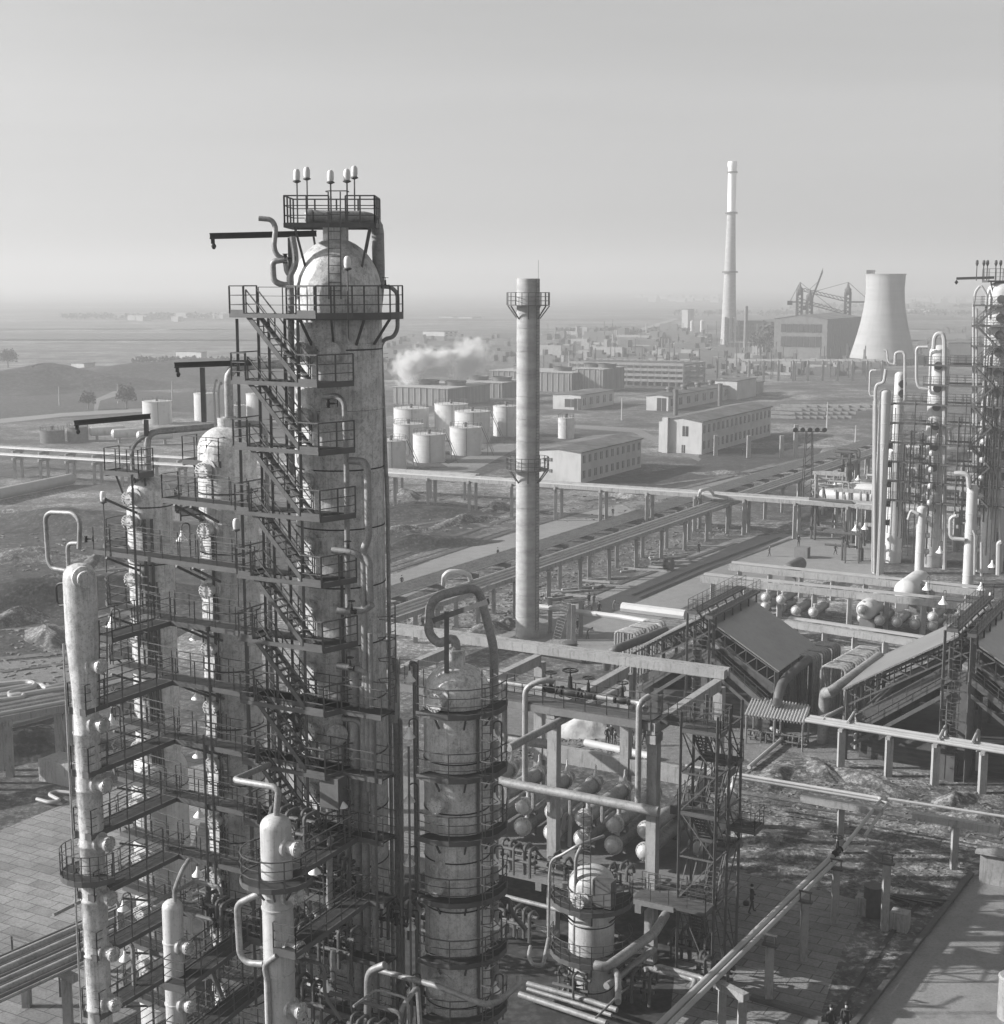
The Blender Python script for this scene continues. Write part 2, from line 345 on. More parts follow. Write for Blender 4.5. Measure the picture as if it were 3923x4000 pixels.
# heaps and banks that stand up from the ground
def heap(name, c, rx, ry, h, m, rot=0, seed=0, kind='structure', n=40):
    rn = random.Random(seed); mb = MB(); vs = []; fs = []; k = 14
    ph = [rn.uniform(0, 6.28) for _ in range(8)]
    for j in range(k+1):
        f = j/k
        for i in range(n):
            a = 2*pi*i/n; wob = 1+.12*sin(3*a+ph[0])+.08*sin(5*a+ph[1])+.05*sin(9*a+ph[2])
            x = rx*f*cos(a)*wob; y = ry*f*sin(a)*wob
            z = h*(cos(f*pi)*.5+.5)*(1+.2*sin(x*1.7/max(rx, 1)*5+ph[3])*sin(y*1.3/max(ry, 1)*5+ph[4]))+rn.uniform(-.03, .03)*h
            if j == k: z = -.3
            vs.append((c[0]+x*cos(rot)-y*sin(rot), c[1]+x*sin(rot)+y*cos(rot), z))
    fs = [(j*n+i, (j+1)*n+i, (j+1)*n+(i+1) % n, j*n+(i+1) % n) for j in range(k) for i in range(n)]
    mb.add(vs, fs, True); return tag(mb.build(name, m, loc=c), kind=kind)
heap('dirt_bank', g(60, 1150), 30, 9, 3.5, M_soild, .3, 1); heap('dirt_bank', g(160, 1000), 26, 8, 3, M_soild, -.2, 2)
heap('dirt_bank', g(70, 735), 60, 40, 8, M_soild, .2, 3); heap('dirt_bank', g(360, 715), 90, 50, 7, M_soild, -.1, 4)
heap('dirt_bank', g(800, 1035), 14, 5, 1.6, M_soild, .5, 5); heap('dirt_bank', g(780, 975), 20, 6, 1.5, M_soild, .3, 6)
heap('dirt_bank', g(48, 1425), 9, 4, 2.0, M_soild, .4, 11)
heap('sand_heap', g(1125, 1385), 4.2, 3, 1.9, mat('pale_sand', .36, .95, 0, [(1.5, .45, .6, .8)], .4, 4), 0, 7)
for i, (x, y, a, b, h) in enumerate([(40, 1060, 12, 4, 1.8), (120, 1110, 10, 3, 1.6), (20, 1180, 9, 3, 1.5), (200, 1060, 10, 3, 1.6), (90, 1210, 8, 2.5, 1.2), (250, 1140, 9, 3, 1.5), (30, 990, 14, 4, 2), (760, 1010, 8, 2.5, 1.2), (880, 990, 9, 3, 1.3), (940, 965, 8, 3, 1.2), (770, 940, 9, 3, 1.2), (1200, 945, 10, 2, .9), (1380, 900, 9, 2, .9), (1850, 1560, 5, 2.5, .9), (1810, 1520, 3, 1.5, .7), (1470, 1475, 5, 1.5, .5), (1560, 1460, 4, 1.3, .5), (1640, 1480, 6, 1.5, .6), (1440, 1590, 5, 2, .5), (1500, 1620, 4, 1.5, .4), (930, 1195, 4, 2, 1.0), (960, 1185, 3, 1.5, .8), (800, 1180, 6, 2, 1.1)]):
    heap('earth_heap', g(x, y), a, b, h, M_rough, i*.5, 20+i)
# scattered rubble and litter on the churned ground
mb = MB(); rn = random.Random(5)
def scatter(poly, n, s0, s1):
    xs = [p[0] for p in poly]; ys = [p[1] for p in poly]; c = 0
    while c < n:
        x = rn.uniform(min(xs), max(xs)); y = rn.uniform(min(ys), max(ys)); ins = False
        for i in range(len(poly)):
            (x1, y1), (x2, y2) = poly[i], poly[i-1]
            if (y1 > y) != (y2 > y) and x < (x2-x1)*(y-y1)/(y2-y1)+x1: ins = not ins
        if not ins: continue
        c += 1; p = g(x, y); s = rn.uniform(s0, s1)*.5; a = rn.uniform(0, 3)
        mb.box(p+Z*s*.15, (s*rn.uniform(.6, 3), s*rn.uniform(.4, 1), s*rn.uniform(.3, .7)), (cos(a), sin(a), rn.uniform(-.1, .1)))
scatter([(1390, 1450), (1600, 1450), (1900, 1510), (1900, 1650), (1780, 1720), (1400, 1645)], 900, .12, .4)
scatter([(740, 1180), (970, 1100), (1350, 985), (1390, 1015), (1020, 1150), (940, 1190), (740, 1210)], 900, .2, .7)
scatter([(980, 1400), (1240, 1400), (1240, 1440), (960, 1440)], 350, .15, .5)
scatter([(735, 925), (1400, 950), (1340, 975), (900, 1000), (735, 1060)], 350, .3, .8)
scatter([(0, 980), (330, 1000), (330, 1220), (150, 1300), (0, 1310)], 700, .2, .8)
tag(mb.build('rubble', M_concd, loc=(0, 100, 0)), kind='stuff')

# wheel tracks and trodden strips
M_trk = mat('wheel_track', .16, .95, 0, [(.3, .4, .62, .5), (2.5, .45, .6, .6)]); M_trkd = mat('wet_wheel_track', .05, .9, 0, [(.3, .4, .62, 1.6)])
for i, (lst, m, w_) in enumerate([([(1400, 1560), (1520, 1575), (1650, 1610), (1790, 1700)], M_trkd, .5), ([(1400, 1568), (1515, 1583), (1640, 1619), (1775, 1705)], M_trkd, .5), ([(1400, 1600), (1500, 1610), (1620, 1650)], M_trk, .7), ([(1900, 1590), (1700, 1545), (1480, 1515), (1390, 1500)], M_trk, .8), ([(1900, 1600), (1700, 1556), (1480, 1526)], M_trkd, .4),
  ([(735, 1085), (860, 1045), (960, 1010), (1100, 972)], M_trkd, .9), ([(735, 1075), (860, 1035), (960, 1003)], M_trk, 1.2), ([(735, 1060), (850, 1020), (960, 985), (1050, 965)], M_trkd, 1.2), ([(740, 1003), (860, 985), (930, 1000)], M_trk, 1.4), ([(0, 1250), (150, 1235), (300, 1200)], M_trk, 1.5), ([(0, 1275), (150, 1255), (330, 1215)], M_trkd, 1.0), ([(0, 1195), (120, 1190), (260, 1150)], M_trk, .8), ([(0, 1120), (150, 1085), (330, 1070)], M_trk, 1.0),
  ([(1045, 1160), (1180, 1105), (1395, 1030)], M_trkd, .9), ([(1200, 1130), (1330, 1075), (1480, 1020)], M_trkd, .6), ([(1215, 1135), (1350, 1078), (1500, 1022)], M_trkd, .6), ([(1250, 920), (1400, 900), (1560, 862)], M_trk, 1.5), ([(1100, 950), (1300, 925), (1470, 880)], M_trk, 1.5), ([(740, 860), (860, 915), (1000, 900)], M_trk, 1.2), ([(1560, 1960), (1700, 1760), (1760, 1700)], M_trkd, .3)]):
    band('wheel_track', [g(*p) for p in lst], w_, .045+.004*i, m)
# ---------------------------------------------------------------- foreground distillation unit
T = Vec((-7.1, 63.5, 0)); B_ = Vec((-16.8, 68.9, 0)); C_ = Vec((-12.6, 66.6, 0)); R_ = Vec((-1.95, 60.8, 0))
A_ = Vec((-17.7, 60.1, 0)); S_ = Vec((-8.95, 55.2, 0)); S2 = Vec((-13.8, 57.9, 0)); Q_ = Vec((5.0, 77.2, 0))
LV = [38.7-2.75*k for k in range(14)]
def column(name, P, r, z1, label, cat='column', m=M_alu, z0=0, seam=2.75, dome=None, group=None):
    t = thing(name, label, cat, P, group)
    MB().lathe((P[0], P[1], 0), shell_profile(r, z0, z1, seam, dome), 48).build('shell', m, t); return t
# tall main tower
t = tT = column('distillation_tower', T, 1.93, 39.5, 'tallest patchy silver tower with domed top and stairs down its left side', 'tower', dome=2.35)
MB().cyl((T.x, T.y, 41.6), (T.x, T.y, 42.35), .55, n=20).build('neck', M_alu, t)
for k in range(1, 14):
    z = LV[k]+1.15
    for a, b in ((-.62, 1), (.12, 1)):
        if a > 0 and k in (3, 5, 6, 8): continue
        d = Vec((a, -.85, 0)).normalized() if a < 0 else Vec((-.02, -1, 0)); manhole(t, Vec((T.x, T.y, z))+d*1.9, d, .42 if a < 0 else .45, .3)
# overhead vapour line on the dome
p0 = Vec((T.x-.7, T.y-.4, 42.9)); mb = MB()
mb.tube([(T.x-.9, T.y-.3, 42.75), (T.x+.6, T.y, 42.75), (T.x+1.75, T.y+.5, 42.7), (T.x+1.75, T.y+.9, 40.0), (T.x+1.1, T.y+2.3, 36), (T.x+1.1, T.y+2.3, 3)], .27, 16, .8)
mb.lathe((T.x-.95, T.y-.3, 42.75), [(.2, -.3), (.3, -.2), (.3, 0), (.27, .05)], 16, (1, 0, 0))
mb.build('vapour_line', M_pipe, t)
# top crow's nest platform
tp = thing('top_platform', 'square railed platform over the dome of the tallest tower', 'platform', (T.x, T.y, 42.2))
x0, x1, y0, y1 = T.x-1.95, T.x+1.8, T.y-1.5, T.y+1.2; zt = 42.35
mb = MB()
for (a, b) in (((x0, y0), (x1, y0)), ((x0, y1), (x1, y1)), ((x0, y0), (x0, y1)), ((x1, y0), (x1, y1))): mb.bar((*a, zt), (*b, zt), .1, .2)
mb.box((x0+.75, (y0+y1)/2, zt+.06), (1.5, y1-y0, .05)); mb.box((x1-.5, (y0+y1)/2, zt+.06), (1., y1-y0, .05)); mb.build('deck', M_steel, tp)
mb = MB(); rail(mb, [(x0, y0, zt), (x0+1.85, y0, zt)], 1.2, .95, .06, 3); rail(mb, [(x1, y0, zt), (x0+2.55, y0, zt)], 1.2, .6, .06, 3)
rail(mb, [(x0, y0, zt), (x0, y1, zt), (x1, y1, zt), (x1, y0, zt)], 1.2, 1., .06, 3); mb.build('railing', M_steel, tp)
mb = MB(); ladder(mb, (T.x+.15, T.y-2.0, 39.3), (T.x+.15, y0-.1, zt+1.35), (0, -1, 0), .5); 
for zz in (zt+.5, zt+1.35): mb.tube([(T.x-.15, y0-.1, zz), (T.x-.15, y0-.7, zz), (T.x+.75, y0-.7, zz), (T.x+.75, y0-.1, zz)], .025, 6, .2)
mb.build('ladder', M_steel, tp)
mb = Bars()
for (a, b) in ((x0+.4, y0), (x0+.8, y1), (x1-.4, y1), (x1-.2, y0)): mb.bar((a, b, zt), (T.x+(a-T.x)*.75, T.y+(b-T.y)*.75, 40.6), .09)
mb.build('leg', M_steel, tp)
for i, (dx, dy) in enumerate([(563, 347), (582, 342), (627, 349), (658, 347), (672, 340)]):
    q = pl(dx, dy, (0, [y0, y1, y0, y0, y1][i]), (1, 0)); jar_lamp(q, q.z-zt, ['leftmost jar lamp on its pole above the top platform', 'second jar lamp from the left, taller, above the top platform', 'middle jar lamp above the top platform by the ladder', 'jar lamp on the right of the ladder, shorter of the right pair', 'rightmost and tallest jar lamp above the top platform'][i])
# hoist beams
def hoist(P, dxy0, dxy1, label, post=None):
    t = thing('hoist_beam', label, 'hoist', P)
    a = pl(*dxy0, P, (1, 0, 0)); b = pl(*dxy1, P, (1, 0, 0)); mb = MB()
    mb.bar(a, b, .2, .05); mb.bar(a-Z*.2, b-Z*.2, .2, .05); mb.bar(a-Z*.1, b-Z*.1, .05, .2); mb.build('beam', M_iron, t)
    mb = MB(); mb.bar(a-Z*.2+(b-a).normalized()*.12, a-Z*.42+(b-a).normalized()*.12, .14); mb.lathe(a-Z*.52+(b-a).normalized()*.15, [(.03, -.1), (.13, -.04), (.13, .04), (.03, .1)], 10, (1, 0, 0)); mb.build('hook', M_iron, t)
    if post:
        q = pl(*post, P, (1, 0, 0)); zz = a.z+(b.z-a.z)*(q.x-a.x)/(b.x-a.x)
        mb = MB(); mb.bar((q.x, P[1], q.z), (q.x, P[1], zz-.25), .2); mb.build('post', M_steel, t)
    return t
hoist((T.x, T.y-1.2), (398, 443), (600, 438), 'long dark hoist beam sticking out left of the tallest tower top', (553, 560))
hoist((C_.x, C_.y), (331, 688), (478, 683), 'hoist beam on a post above the middle patchy column', (387, 800))
hoist((B_.x, B_.y), (141, 798), (285, 785), 'slanting dark hoist beam above the left patchy column', (282, 930))
# the branching relief pipes left of the main dome
def onT(dx, dy, off=-2.0): return pl(dx, dy, (T.x, T.y+off), (1, 0, 0))
t = thing('relief_pipe', 'curved relief pipe with valve above the left stairs of the tallest tower', 'pipe', onT(556, 600))
mb = MB(); mb.tube([onT(491, 414), onT(515, 416), onT(523, 430), onT(519, 470), onT(527, 487), onT(546, 492)], .11, 10, .3)
mb.tube([onT(554, 448), onT(560, 480), onT(560, 505), onT(549, 522), onT(552, 560), onT(553, 900)], .14, 10, .3)
mb.tube([onT(540, 492), onT(521, 495), onT(517, 500), onT(519, 533), onT(535, 540), onT(552, 540)], .13, 10, .3); mb.tube([onT(541, 495), onT(543, 515), onT(552, 525)], .1, 8, .2)
mb.build('pipe', M_pipe, t); mb = MB(); valve(mb, onT(541, 490), Z, .2); mb.build('valve', M_iron, t)
t = thing('steam_pipe', 'thin looped pipe with valve down the right edge of the tallest tower', 'pipe', (T.x+2, T.y, 0))
mb = MB(); q = [onT(722, 543, 0), onT(742, 544, 0), onT(754, 556, 0), onT(754, 625, 0), onT(745, 640, 0), onT(730, 642, 0), onT(722, 655, 0)]; q.append(Vec((T.x+2.08, T.y, 30))); q.append(Vec((T.x+2.08, T.y, 2)))
mb.tube(q, .09, 8, .3); mb.build('pipe', M_pipe, t); mb = MB(); valve(mb, onT(731, 543, 0), (1, 0, 0), .17); mb.build('valve', M_iron, t)
# middle column, left column with broad foot, thin left column
t = tC = column('distillation_column', C_, 1.34, 32.4, 'middle patchy silver column between the tallest tower and the left column', 'column', dome=1.15)
for k in range(3, 13): manhole(t, Vec((C_.x, C_.y, LV[k]+1.2))-V*1.32, -V, .36)
MB().cyl((C_.x, C_.y, 33.4), (C_.x, C_.y, 33.9), .4, n=16).build('neck', M_alu, t)
q = [Vec((C_.x+.15, C_.y, 33.6)), Vec((C_.x+.15, C_.y, 36.2)), Vec((C_.x+2.2, C_.y+.6, 36.3)), Vec((C_.x+3.4, C_.y+2.4, 36.2)), Vec((C_.x+3.4, C_.y+2.4, 2))]
mb = MB(); mb.tube(q, .21, 14, .7); mb.lathe((C_.x+.15, C_.y, 33.9), [(.21, -.1), (.32, -.1), (.32, .06), (.21, .06)], 14); mb.build('vapour_line', M_pipe, t)
mb = MB()
for d, top, bx in ((.35, 718, 404), (.55, 724, 412)):
    p = pl(bx+5, 800, C_, (1, 0, 0)); mb.tube([p-Z*1, pl(bx+2, 740, C_, (1, 0, 0)), pl(bx+6, top, C_, (1, 0, 0)), pl(bx+9, top+5, C_, (1, 0, 0))], .05, 6, .2)
mb.build('vent', M_pipew, t)
t = tB = thing('distillation_column', 'left patchy silver column standing on a broader domed foot', 'column', B_)
MB().lathe((B_.x, B_.y, 0), shell_profile(1.07, 17, 29.9, 2.75, 1.05), 40).build('shell', M_alu, t)
MB().lathe((B_.x, B_.y, 0), shell_profile(1.36, 0, 16.4, 2.75, 1.15), 40).build('lower_shell', M_alu2, t)
for k in range(4, 13): manhole(t, Vec((B_.x, B_.y, LV[k]+1.2))-V*(1.05 if LV[k] > 16.5 else 1.34), -V, .34)
manhole(t, Vec((B_.x, B_.y, 30.0))-V*.95, -V, .33, .4)
q = [Vec((B_.x, B_.y, 30.8)), Vec((B_.x, B_.y, 33.0)), Vec((B_.x+3, B_.y+2.0, 33.1)), Vec((B_.x+5.0, B_.y+3.5, 33.1)), Vec((B_.x+5.0, B_.y+3.5, 2))]
mb = MB(); mb.tube(q, .17, 12, .6); mb.tube([Vec((B_.x-.7, B_.y, 29.0)), Vec((B_.x-.75, B_.y, 32.3)), Vec((B_.x-.2, B_.y, 32.8)), Vec((B_.x+.2, B_.y, 32.75))], .11, 8, .4); mb.build('vapour_line', M_pipe, t)
t = tA = thing('stripping_column', 'thin pale column at far left with a looped pipe on top', 'column', A_)
prof = [(.56, 0)]; 
for k in range(11): prof += [(.55, 2.5*k+1), (.58, 2.5*k+1.04), (.58, 2.5*k+1.1), (.55, 2.5*k+1.14)]
prof = [p for p in prof if p[1] < 22.5]+[(.56, 22.9), (.68, 25.0), (.69, 27.7), (.65, 28.0), (.5, 28.25), (.25, 28.36), (0, 28.4)]
MB().lathe((A_.x, A_.y, 0), prof, 28).build('shell', M_alu, t)
for dy in (1258, 1369, 1482, 1592, 1695, 1800, 1895):
    z = zat(A_, dy); manhole(t, Vec((A_.x, A_.y, z))+U*.5, U, .33, .42)
z = zat(A_, 1090); manhole(t, Vec((A_.x, A_.y, z))+Vec((.5, -.87, 0))*.62, (.5, -.87, 0), .36, .4)
def onA(dx, dy, off=0): return pl(dx, dy, (A_.x, A_.y+off), U)
mb = MB(); mb.tube([onA(150, 1040), onA(152, 988), onA(140, 973), onA(95, 971), onA(86, 980), onA(91, 1062), onA(98, 1077), onA(125, 1082)], .1, 10, .35); mb.build('loop_pipe', M_pipe, t)
mb = MB(); q = onA(126, 1082, 0); q2 = onA(128, 1030, 0); mb.tube([onA(148, 1030), q2, Vec((q2.x-.02, q2.y, 20)), Vec((q2.x-.02, q2.y, 1))], .09, 10, .3)
mb.tube([(A_.x-.72, A_.y-.3, 25), (A_.x-.72, A_.y-.3, 1)], .045, 6); mb.build('downpipe', M_pipe, t)
mb = MB(); mb.tube([onA(136, 1104), onA(112, 1106), onA(106, 1112), onA(108, 1140), onA(112, 1148), onA(138, 1146)], .05, 8, .12); mb.build('bypass_pipe', M_iron, t)
mb = MB(); valve(mb, onA(126, 1106), U, .13); valve(mb, onA(128, 1146), U, .13); valve(mb, onA(163, 1022), Z, .13); mb.build('valve', M_iron, t)
# domed column at right of the row
t = tR = column('distillation_column', R_, 1.42, 22.7, 'broad silver column right of the tallest tower with a big hooped pipe on its dome', 'column', dome=1.2, seam=2.6)
for dy, s_ in ((1328, .4), (1522, .36), (1638, .2), (1678, .36), (1865, .42)):
    d = -V if dy != 1638 else -V; manhole(t, Vec((R_.x, R_.y, zat(R_-V*1.4, dy)))+d*1.38, d, s_)
def onR(dx, dy, off=0): return pl(dx, dy, (R_.x, R_.y+off), U)
MB().cyl((R_.x, R_.y, 23.6), (R_.x, R_.y, 24.5), .38, n=16).build('neck', M_alu, t)
mb = MB(); mb.tube([Vec((R_.x, R_.y, 24.0)), Vec((R_.x-.02, R_.y, 25.1)), onR(832, 1222), onR(812, 1200), onR(816, 1145), onR(835, 1128), pl(907, 1112, (R_.x, R_.y+2.2), U), Vec((R_.x+1.6, R_.y+2.2, 24)), Vec((R_.x+1.6, R_.y+2.2, 2))], .2, 16, .6); mb.build('vapour_line', M_pipe, t)
t = thing('lifting_davit', 'upright post and cross beam above the dome of the broad right column', 'davit', R_)
a = onR(847, 1275, -1.0); b = onR(847, 1160, -1.0); mb = MB(); mb.bar(a, b, .2); mb.build('post', M_steel2, t); mb = MB(); mb.bar(onR(822, 1176, -1.0), onR(926, 1140, -1.0), .16, .22); mb.build('beam', M_steel, t)
# vessels in front
t = tS = column('stripping_vessel', S_, .62, 18.75, 'slim round topped vessel in front of the stairs with its own ring platform', 'vessel', M_alu2, dome=.5)
zt_ = zat(S_, 1545)
def onS(dx, dy, off=0): return pl(dx, dy, (S_.x, S_.y+off), U)
for dy in (1600, 1690, 1790, 1905): manhole(t, Vec((S_.x, S_.y, zat(S_, dy)))+U*.55, U, .34, .4)
mb = MB(); p = Vec((S_.x, S_.y, zt_)); mb.tube([p-Z*.3, onS(528, 1500), onS(520, 1492), onS(443, 1479), pl(510, 1450, (S_.x+1, S_.y+4), U)], .13, 12, .4); mb.build('top_pipe', M_pipe, t)
mb = MB(); mb.tube([onS(500, 1690), onS(455, 1712), onS(450, 1722), onS(455, 1810), onS(470, 1826), onS(500, 1828)], .14, 12, .4); mb.build('side_pipe', M_pipe, t)
mb = MB(); mb.tube([onS(525, 1812, -.8), onS(500, 1830, -.8), onS(508, 1860, -.8), onS(512, 2000, -.8)], .12, 10, .35); mb.build('drain_pipe', M_pipe, t)
t = column('stripping_vessel', S2, .43, zat(S2, 1720), 'thinnest round topped vessel at the bottom left with a slanting pipe on top', 'vessel', M_alu2, dome=.35)
def onS2(dx, dy, off=0): return pl(dx, dy, (S2.x, S2.y+off), U)
mb = MB(); mb.tube([onS2(332, 1712), onS2(330, 1690), onS2(345, 1650), pl(358, 1630, (S2.x, S2.y+1.5), U)], .09, 8, .3); mb.build('top_pipe', M_pipe, t)
for dy in (1790, 1900): manhole(t, Vec((S2.x, S2.y, zat(S2, dy)))+U*.4, U, .28, .3)
zq = zat(Q_, 1672)
t = tQ = column('reflux_vessel', Q_, 1.28, zq, 'stubby shiny domed vessel beside the open concrete frame', 'vessel', M_alu2, dome=.95, seam=1.9)
def onQ(dx, dy, off=-1.3): return pl(dx, dy, (Q_.x, Q_.y+off), U)
manhole(t, Vec((Q_.x, Q_.y, zat(Q_-V*1.2, 1705)))-V*1.25, -V, .36)
mb = MB(); mb.tube([pl(1145, 1585, (Q_.x, Q_.y+.8), U), onQ(1095, 1603), onQ(1067, 1620), onQ(1045, 1630), onQ(1042, 1660), onQ(1040, 1790)], .085, 10, .4)
mb.tube([onQ(1104, 1602), onQ(1092, 1625), onQ(1091, 1690), onQ(1088, 1840), onQ(1078, 1868), onQ(1045, 1905), onQ(1042, 1960)], .1, 10, .5); mb.build('downpipe', M_pipe, t)
bx = MB(); c = onQ(1146, 1692, -1.2); bx.box(c, (1.1, .7, 1.5), U); bx.build('instrument_box', M_steel2, t)

def bands(t, P, r, z0, z1, st):
    z = z0
    while z < z1: MB().lathe((P.x, P.y, z), [(r+.002, 0), (r+.03, .005), (r+.03, .055), (r+.002, .06)], 40, None, False).build('band', M_iron, t); z += st
bands(tT, T, 1.93, 4, 39.6, 2.55); bands(tC, C_, 1.34, 3, 32, 2.75); bands(tB, B_, 1.07, 18.5, 29.8, 2.75); bands(tB, B_, 1.36, 2, 16, 2.75); bands(tR, R_, 1.42, 2.2, 22.6, 2.2); bands(tQ, Q_, 1.28, 1, 8, 1.9)
for P, t, r, aa in ((C_, tC, 1.4, (.12,)), (B_, tB, 1.12, (.5, .8)), (T, tT, 1.97, (.62,)), (R_, tR, 1.47, (1.2,))):      # cable trays and thin pipes clipped along the shells
    for a in aa:
        q = P-V*(r*cos(a))+U*(r*sin(a)); mb = MB(); mb.bar((q.x, q.y, 3), (q.x, q.y, 29 if P is not R_ else 22), .12); mb.bar((q.x+.16, q.y-.05, 3), (q.x+.16, q.y-.05, 26 if P is not R_ else 21), .05); mb.build('conduit', M_steel2, t)
# ---------------------------------------------------------------- walkways across the columns
def tuvz(u, v, z): return uv(T, u, v, z)
def strip(dk, fs, rl, a, b, wd, z, sides=(1, 1), ends=(0, 0), sp=1.15, h=1.1):
    a = Vec(a); b = Vec(b); a.z = b.z = z; d = (b-a).normalized(); s_ = Vec((-d.y, d.x, 0))*(wd/2); L_ = (b-a).length
    dk.box((a+b)/2-Z*.03, (L_, wd, .06), d)
    for k, on in ((1, sides[0]), (-1, sides[1])):
        fs.bar(a+s_*k-Z*.08, b+s_*k-Z*.08, .06, .22)
        if on: rail(rl, [a+s_*k, b+s_*k], h, sp)
    for p, on in ((a, ends[0]), (b, ends[1])):
        if on: fs.bar(p-s_-Z*.1, p+s_-Z*.1, .07, .3); rail(rl, [p-s_, p+s_], h, sp)
def walkway(k, label, runs, rings=(), braces=(), name='walkway', grp='railed steel walkways of the column row'):
    z = LV[k]; t = thing(name, label, 'walkway', tuvz(runs[0][0][0], runs[0][0][1], z) if runs else (rings[0][0][0], rings[0][0][1], z), grp)
    dk, fs, rl, br = MB(), MB(), MB(), Bars()
    for a, b, wd, sides, ends in runs: strip(dk, fs, rl, tuvz(*a, z), tuvz(*b, z), wd, z, sides, ends)
    for c, r0, r1, a0, a1 in rings:
        n = max(4, int(abs(a1-a0)*3)); i_, o_ = arc(c, r0, a0, a1, n, z), arc(c, r1, a0, a1, n, z)
        for j in range(n):
            dk.slab(i_[j], i_[j+1], o_[j+1], o_[j], .05) if a1 < a0 else dk.slab(o_[j], o_[j+1], i_[j+1], i_[j], .05)
            fs.bar(o_[j]-Z*.08, o_[j+1]-Z*.08, .05, .22)
            for q in (1, .66, .33): rl.bar(o_[j]+Z*1.1*q, o_[j+1]+Z*1.1*q, .045 if q == 1 else .03)
            if j % 2 == 0: rl.bar(o_[j], o_[j]+Z*1.1, .045)
            if j % 2 == 1: br.bar(o_[j]+(i_[j]-o_[j])*.4-Z*.15, i_[j]-Z*.8, .07)
    for c, r, us in braces:
        for u in us:
            b = uv(c, u, -r, z-1.15); br.bar(b, uv(c, u*1.05, -3.2, z-.2), .1)
    dk.build('deck', M_deck, t); fs.build('edge_beam', M_fascia, t); rl.build('railing', M_steel, t)
    if br.v: br.build('bracket', M_steel, t)
    return t
aF = atan2(-V.y, -V.x)      # angle of the direction facing the cross walkways
for k in range(3, 13):
    runs = []; rings = []
    if k >= 6: runs.append(((-8.0, -2.75), (4.2, -2.75), 1.0, (1, 1), (0, 0)))
    elif k == 5: runs.append(((-8.0, -2.75), (-2.2, -2.75), 1.0, (1, 1), (0, 0)))
    elif k == 4: runs.append(((-12.0, -2.3), (-2.2, -2.75), 1.0, (1, 1), (0, 0)))
    elif k == 3: runs.append(((-7.6, -2.4), (-2.4, -2.75), 1.0, (1, 1), (1, 0)))
    if k >= 5: runs.append(((-11.4, -2.0), (-8.0, -2.4), .9, (1, 1), (0, 0)))
    if k >= 4: rings.append((B_, 1.15 if k < 9 else 1.42, 2.2, aF-.5, aF-1.9))
    if k >= 6: rings.append((R_, 1.5, 2.2, aF-.35, aF+2.2))
    walkway(k, 'railed steel walkway joining the big columns, %s' % ORD[k-3], runs, rings, [(C_, 1.34, (-.4, .5)), (B_, 1.1, (.2,))])
for k in range(5, 13):
    runs = [((-7.6, -3.2), (-7.6, -8.6 if k > 5 else -6.9), 1.0, (1, 1), (0, 1))]
    walkway(k, 'cross walkway from the thin left column, %s' % ORD[k-5], runs, name='cross_walkway', grp='cross walkways reaching forward from the row')
for k in (8, 9):
    walkway(k, '%s cross walkway ending at the slim round topped vessel' % ('upper' if k == 8 else 'lower'), [((2.4 if k == 8 else 2.9, -3.2), (2.5 if k == 8 else 3.2, -7.4 if k == 8 else -8.8), 1.05, (1, 1), (0, 1))], [(S_, .7, 1.45, aF-1.9, aF+1.9)] if k == 8 else [], name='cross_walkway', grp='cross walkways reaching forward from the row')
walkway(11, 'ring platform low on the slim round topped vessel', [], [(S_, .7, 1.4, aF-2.2, aF+1.6)], name='ring_platform', grp='cross walkways reaching forward from the row')
for k in (10, 11): walkway(k, '%s cross walkway ending at the thinnest vessel' % ('upper' if k == 10 else 'lower'), [((-3.0, -3.2), (-2.4, -9.0), 1.05, (1, 1), (0, 1))], name='cross_walkway', grp='cross walkways reaching forward from the row')
# small ring on the thin left column
za = zat(A_, 1650); t = thing('ring_platform', 'small round railed platform low on the thin far left column', 'platform', (A_.x, A_.y, za))
dk, fs, rl = MB(), MB(), MB(); o_ = arc(A_, 1.35, aF-2.2, aF+1.5, 14, za); i_ = arc(A_, .6, aF-2.2, aF+1.5, 14, za)
for j in range(14): dk.slab(o_[j], o_[j+1], i_[j+1], i_[j], .05); fs.bar(o_[j]-Z*.1, o_[j+1]-Z*.1, .06, .25)
rail(rl, o_, 1.1, .6); dk.build('deck', M_deck, t); fs.build('edge_beam', M_fascia, t); rl.build('railing', M_steel, t)
# little maintenance balcony high on the same column, ladders
def lone_ladder(a, b, label, out=None, cage=False):
    mb = MB(); ladder(mb, a, b, out if out is not None else -V, .45, cage); return tag(mb.build('ladder', M_steel2, loc=a), label, 'ladder', 'steel ladders on the columns')
lone_ladder(tuvz(-6.9, -7.8, 22.2), tuvz(-6.9, -7.6, 25.9), 'pale steel ladder beside the top of the thin far left column')
lone_ladder(tuvz(-6.9, -5.2, 24.2), tuvz(-6.9, -5.0, 27.9), 'steel ladder rising from the top cross walkway at far left')
lone_ladder(uv(R_, 2.2, -1.2, 5), uv(R_, 2.2, -1.2, 24.2), 'long caged ladder up the right side of the broad right column', U*.6-V*.7, True)
lone_ladder(uv(R_, -2.0, -1.9, 22.3), uv(R_, -2.0, -1.9, 26.6), 'short caged ladder left of the hooped pipe on the broad right column', -U, True)
for i, (dx, k0, k1) in enumerate([(420, 7, 8), (416, 9, 11), (300, 5, 6)]):
    p = pl(dx, 1300, tuvz(0, -1.6, 0), U); lone_ladder((p.x, p.y, LV[k1]), (p.x, p.y, LV[k0]+1), 'narrow ladder between walkways, %s one behind the cross rails' % ['upper', 'lower', 'leftmost'][i])
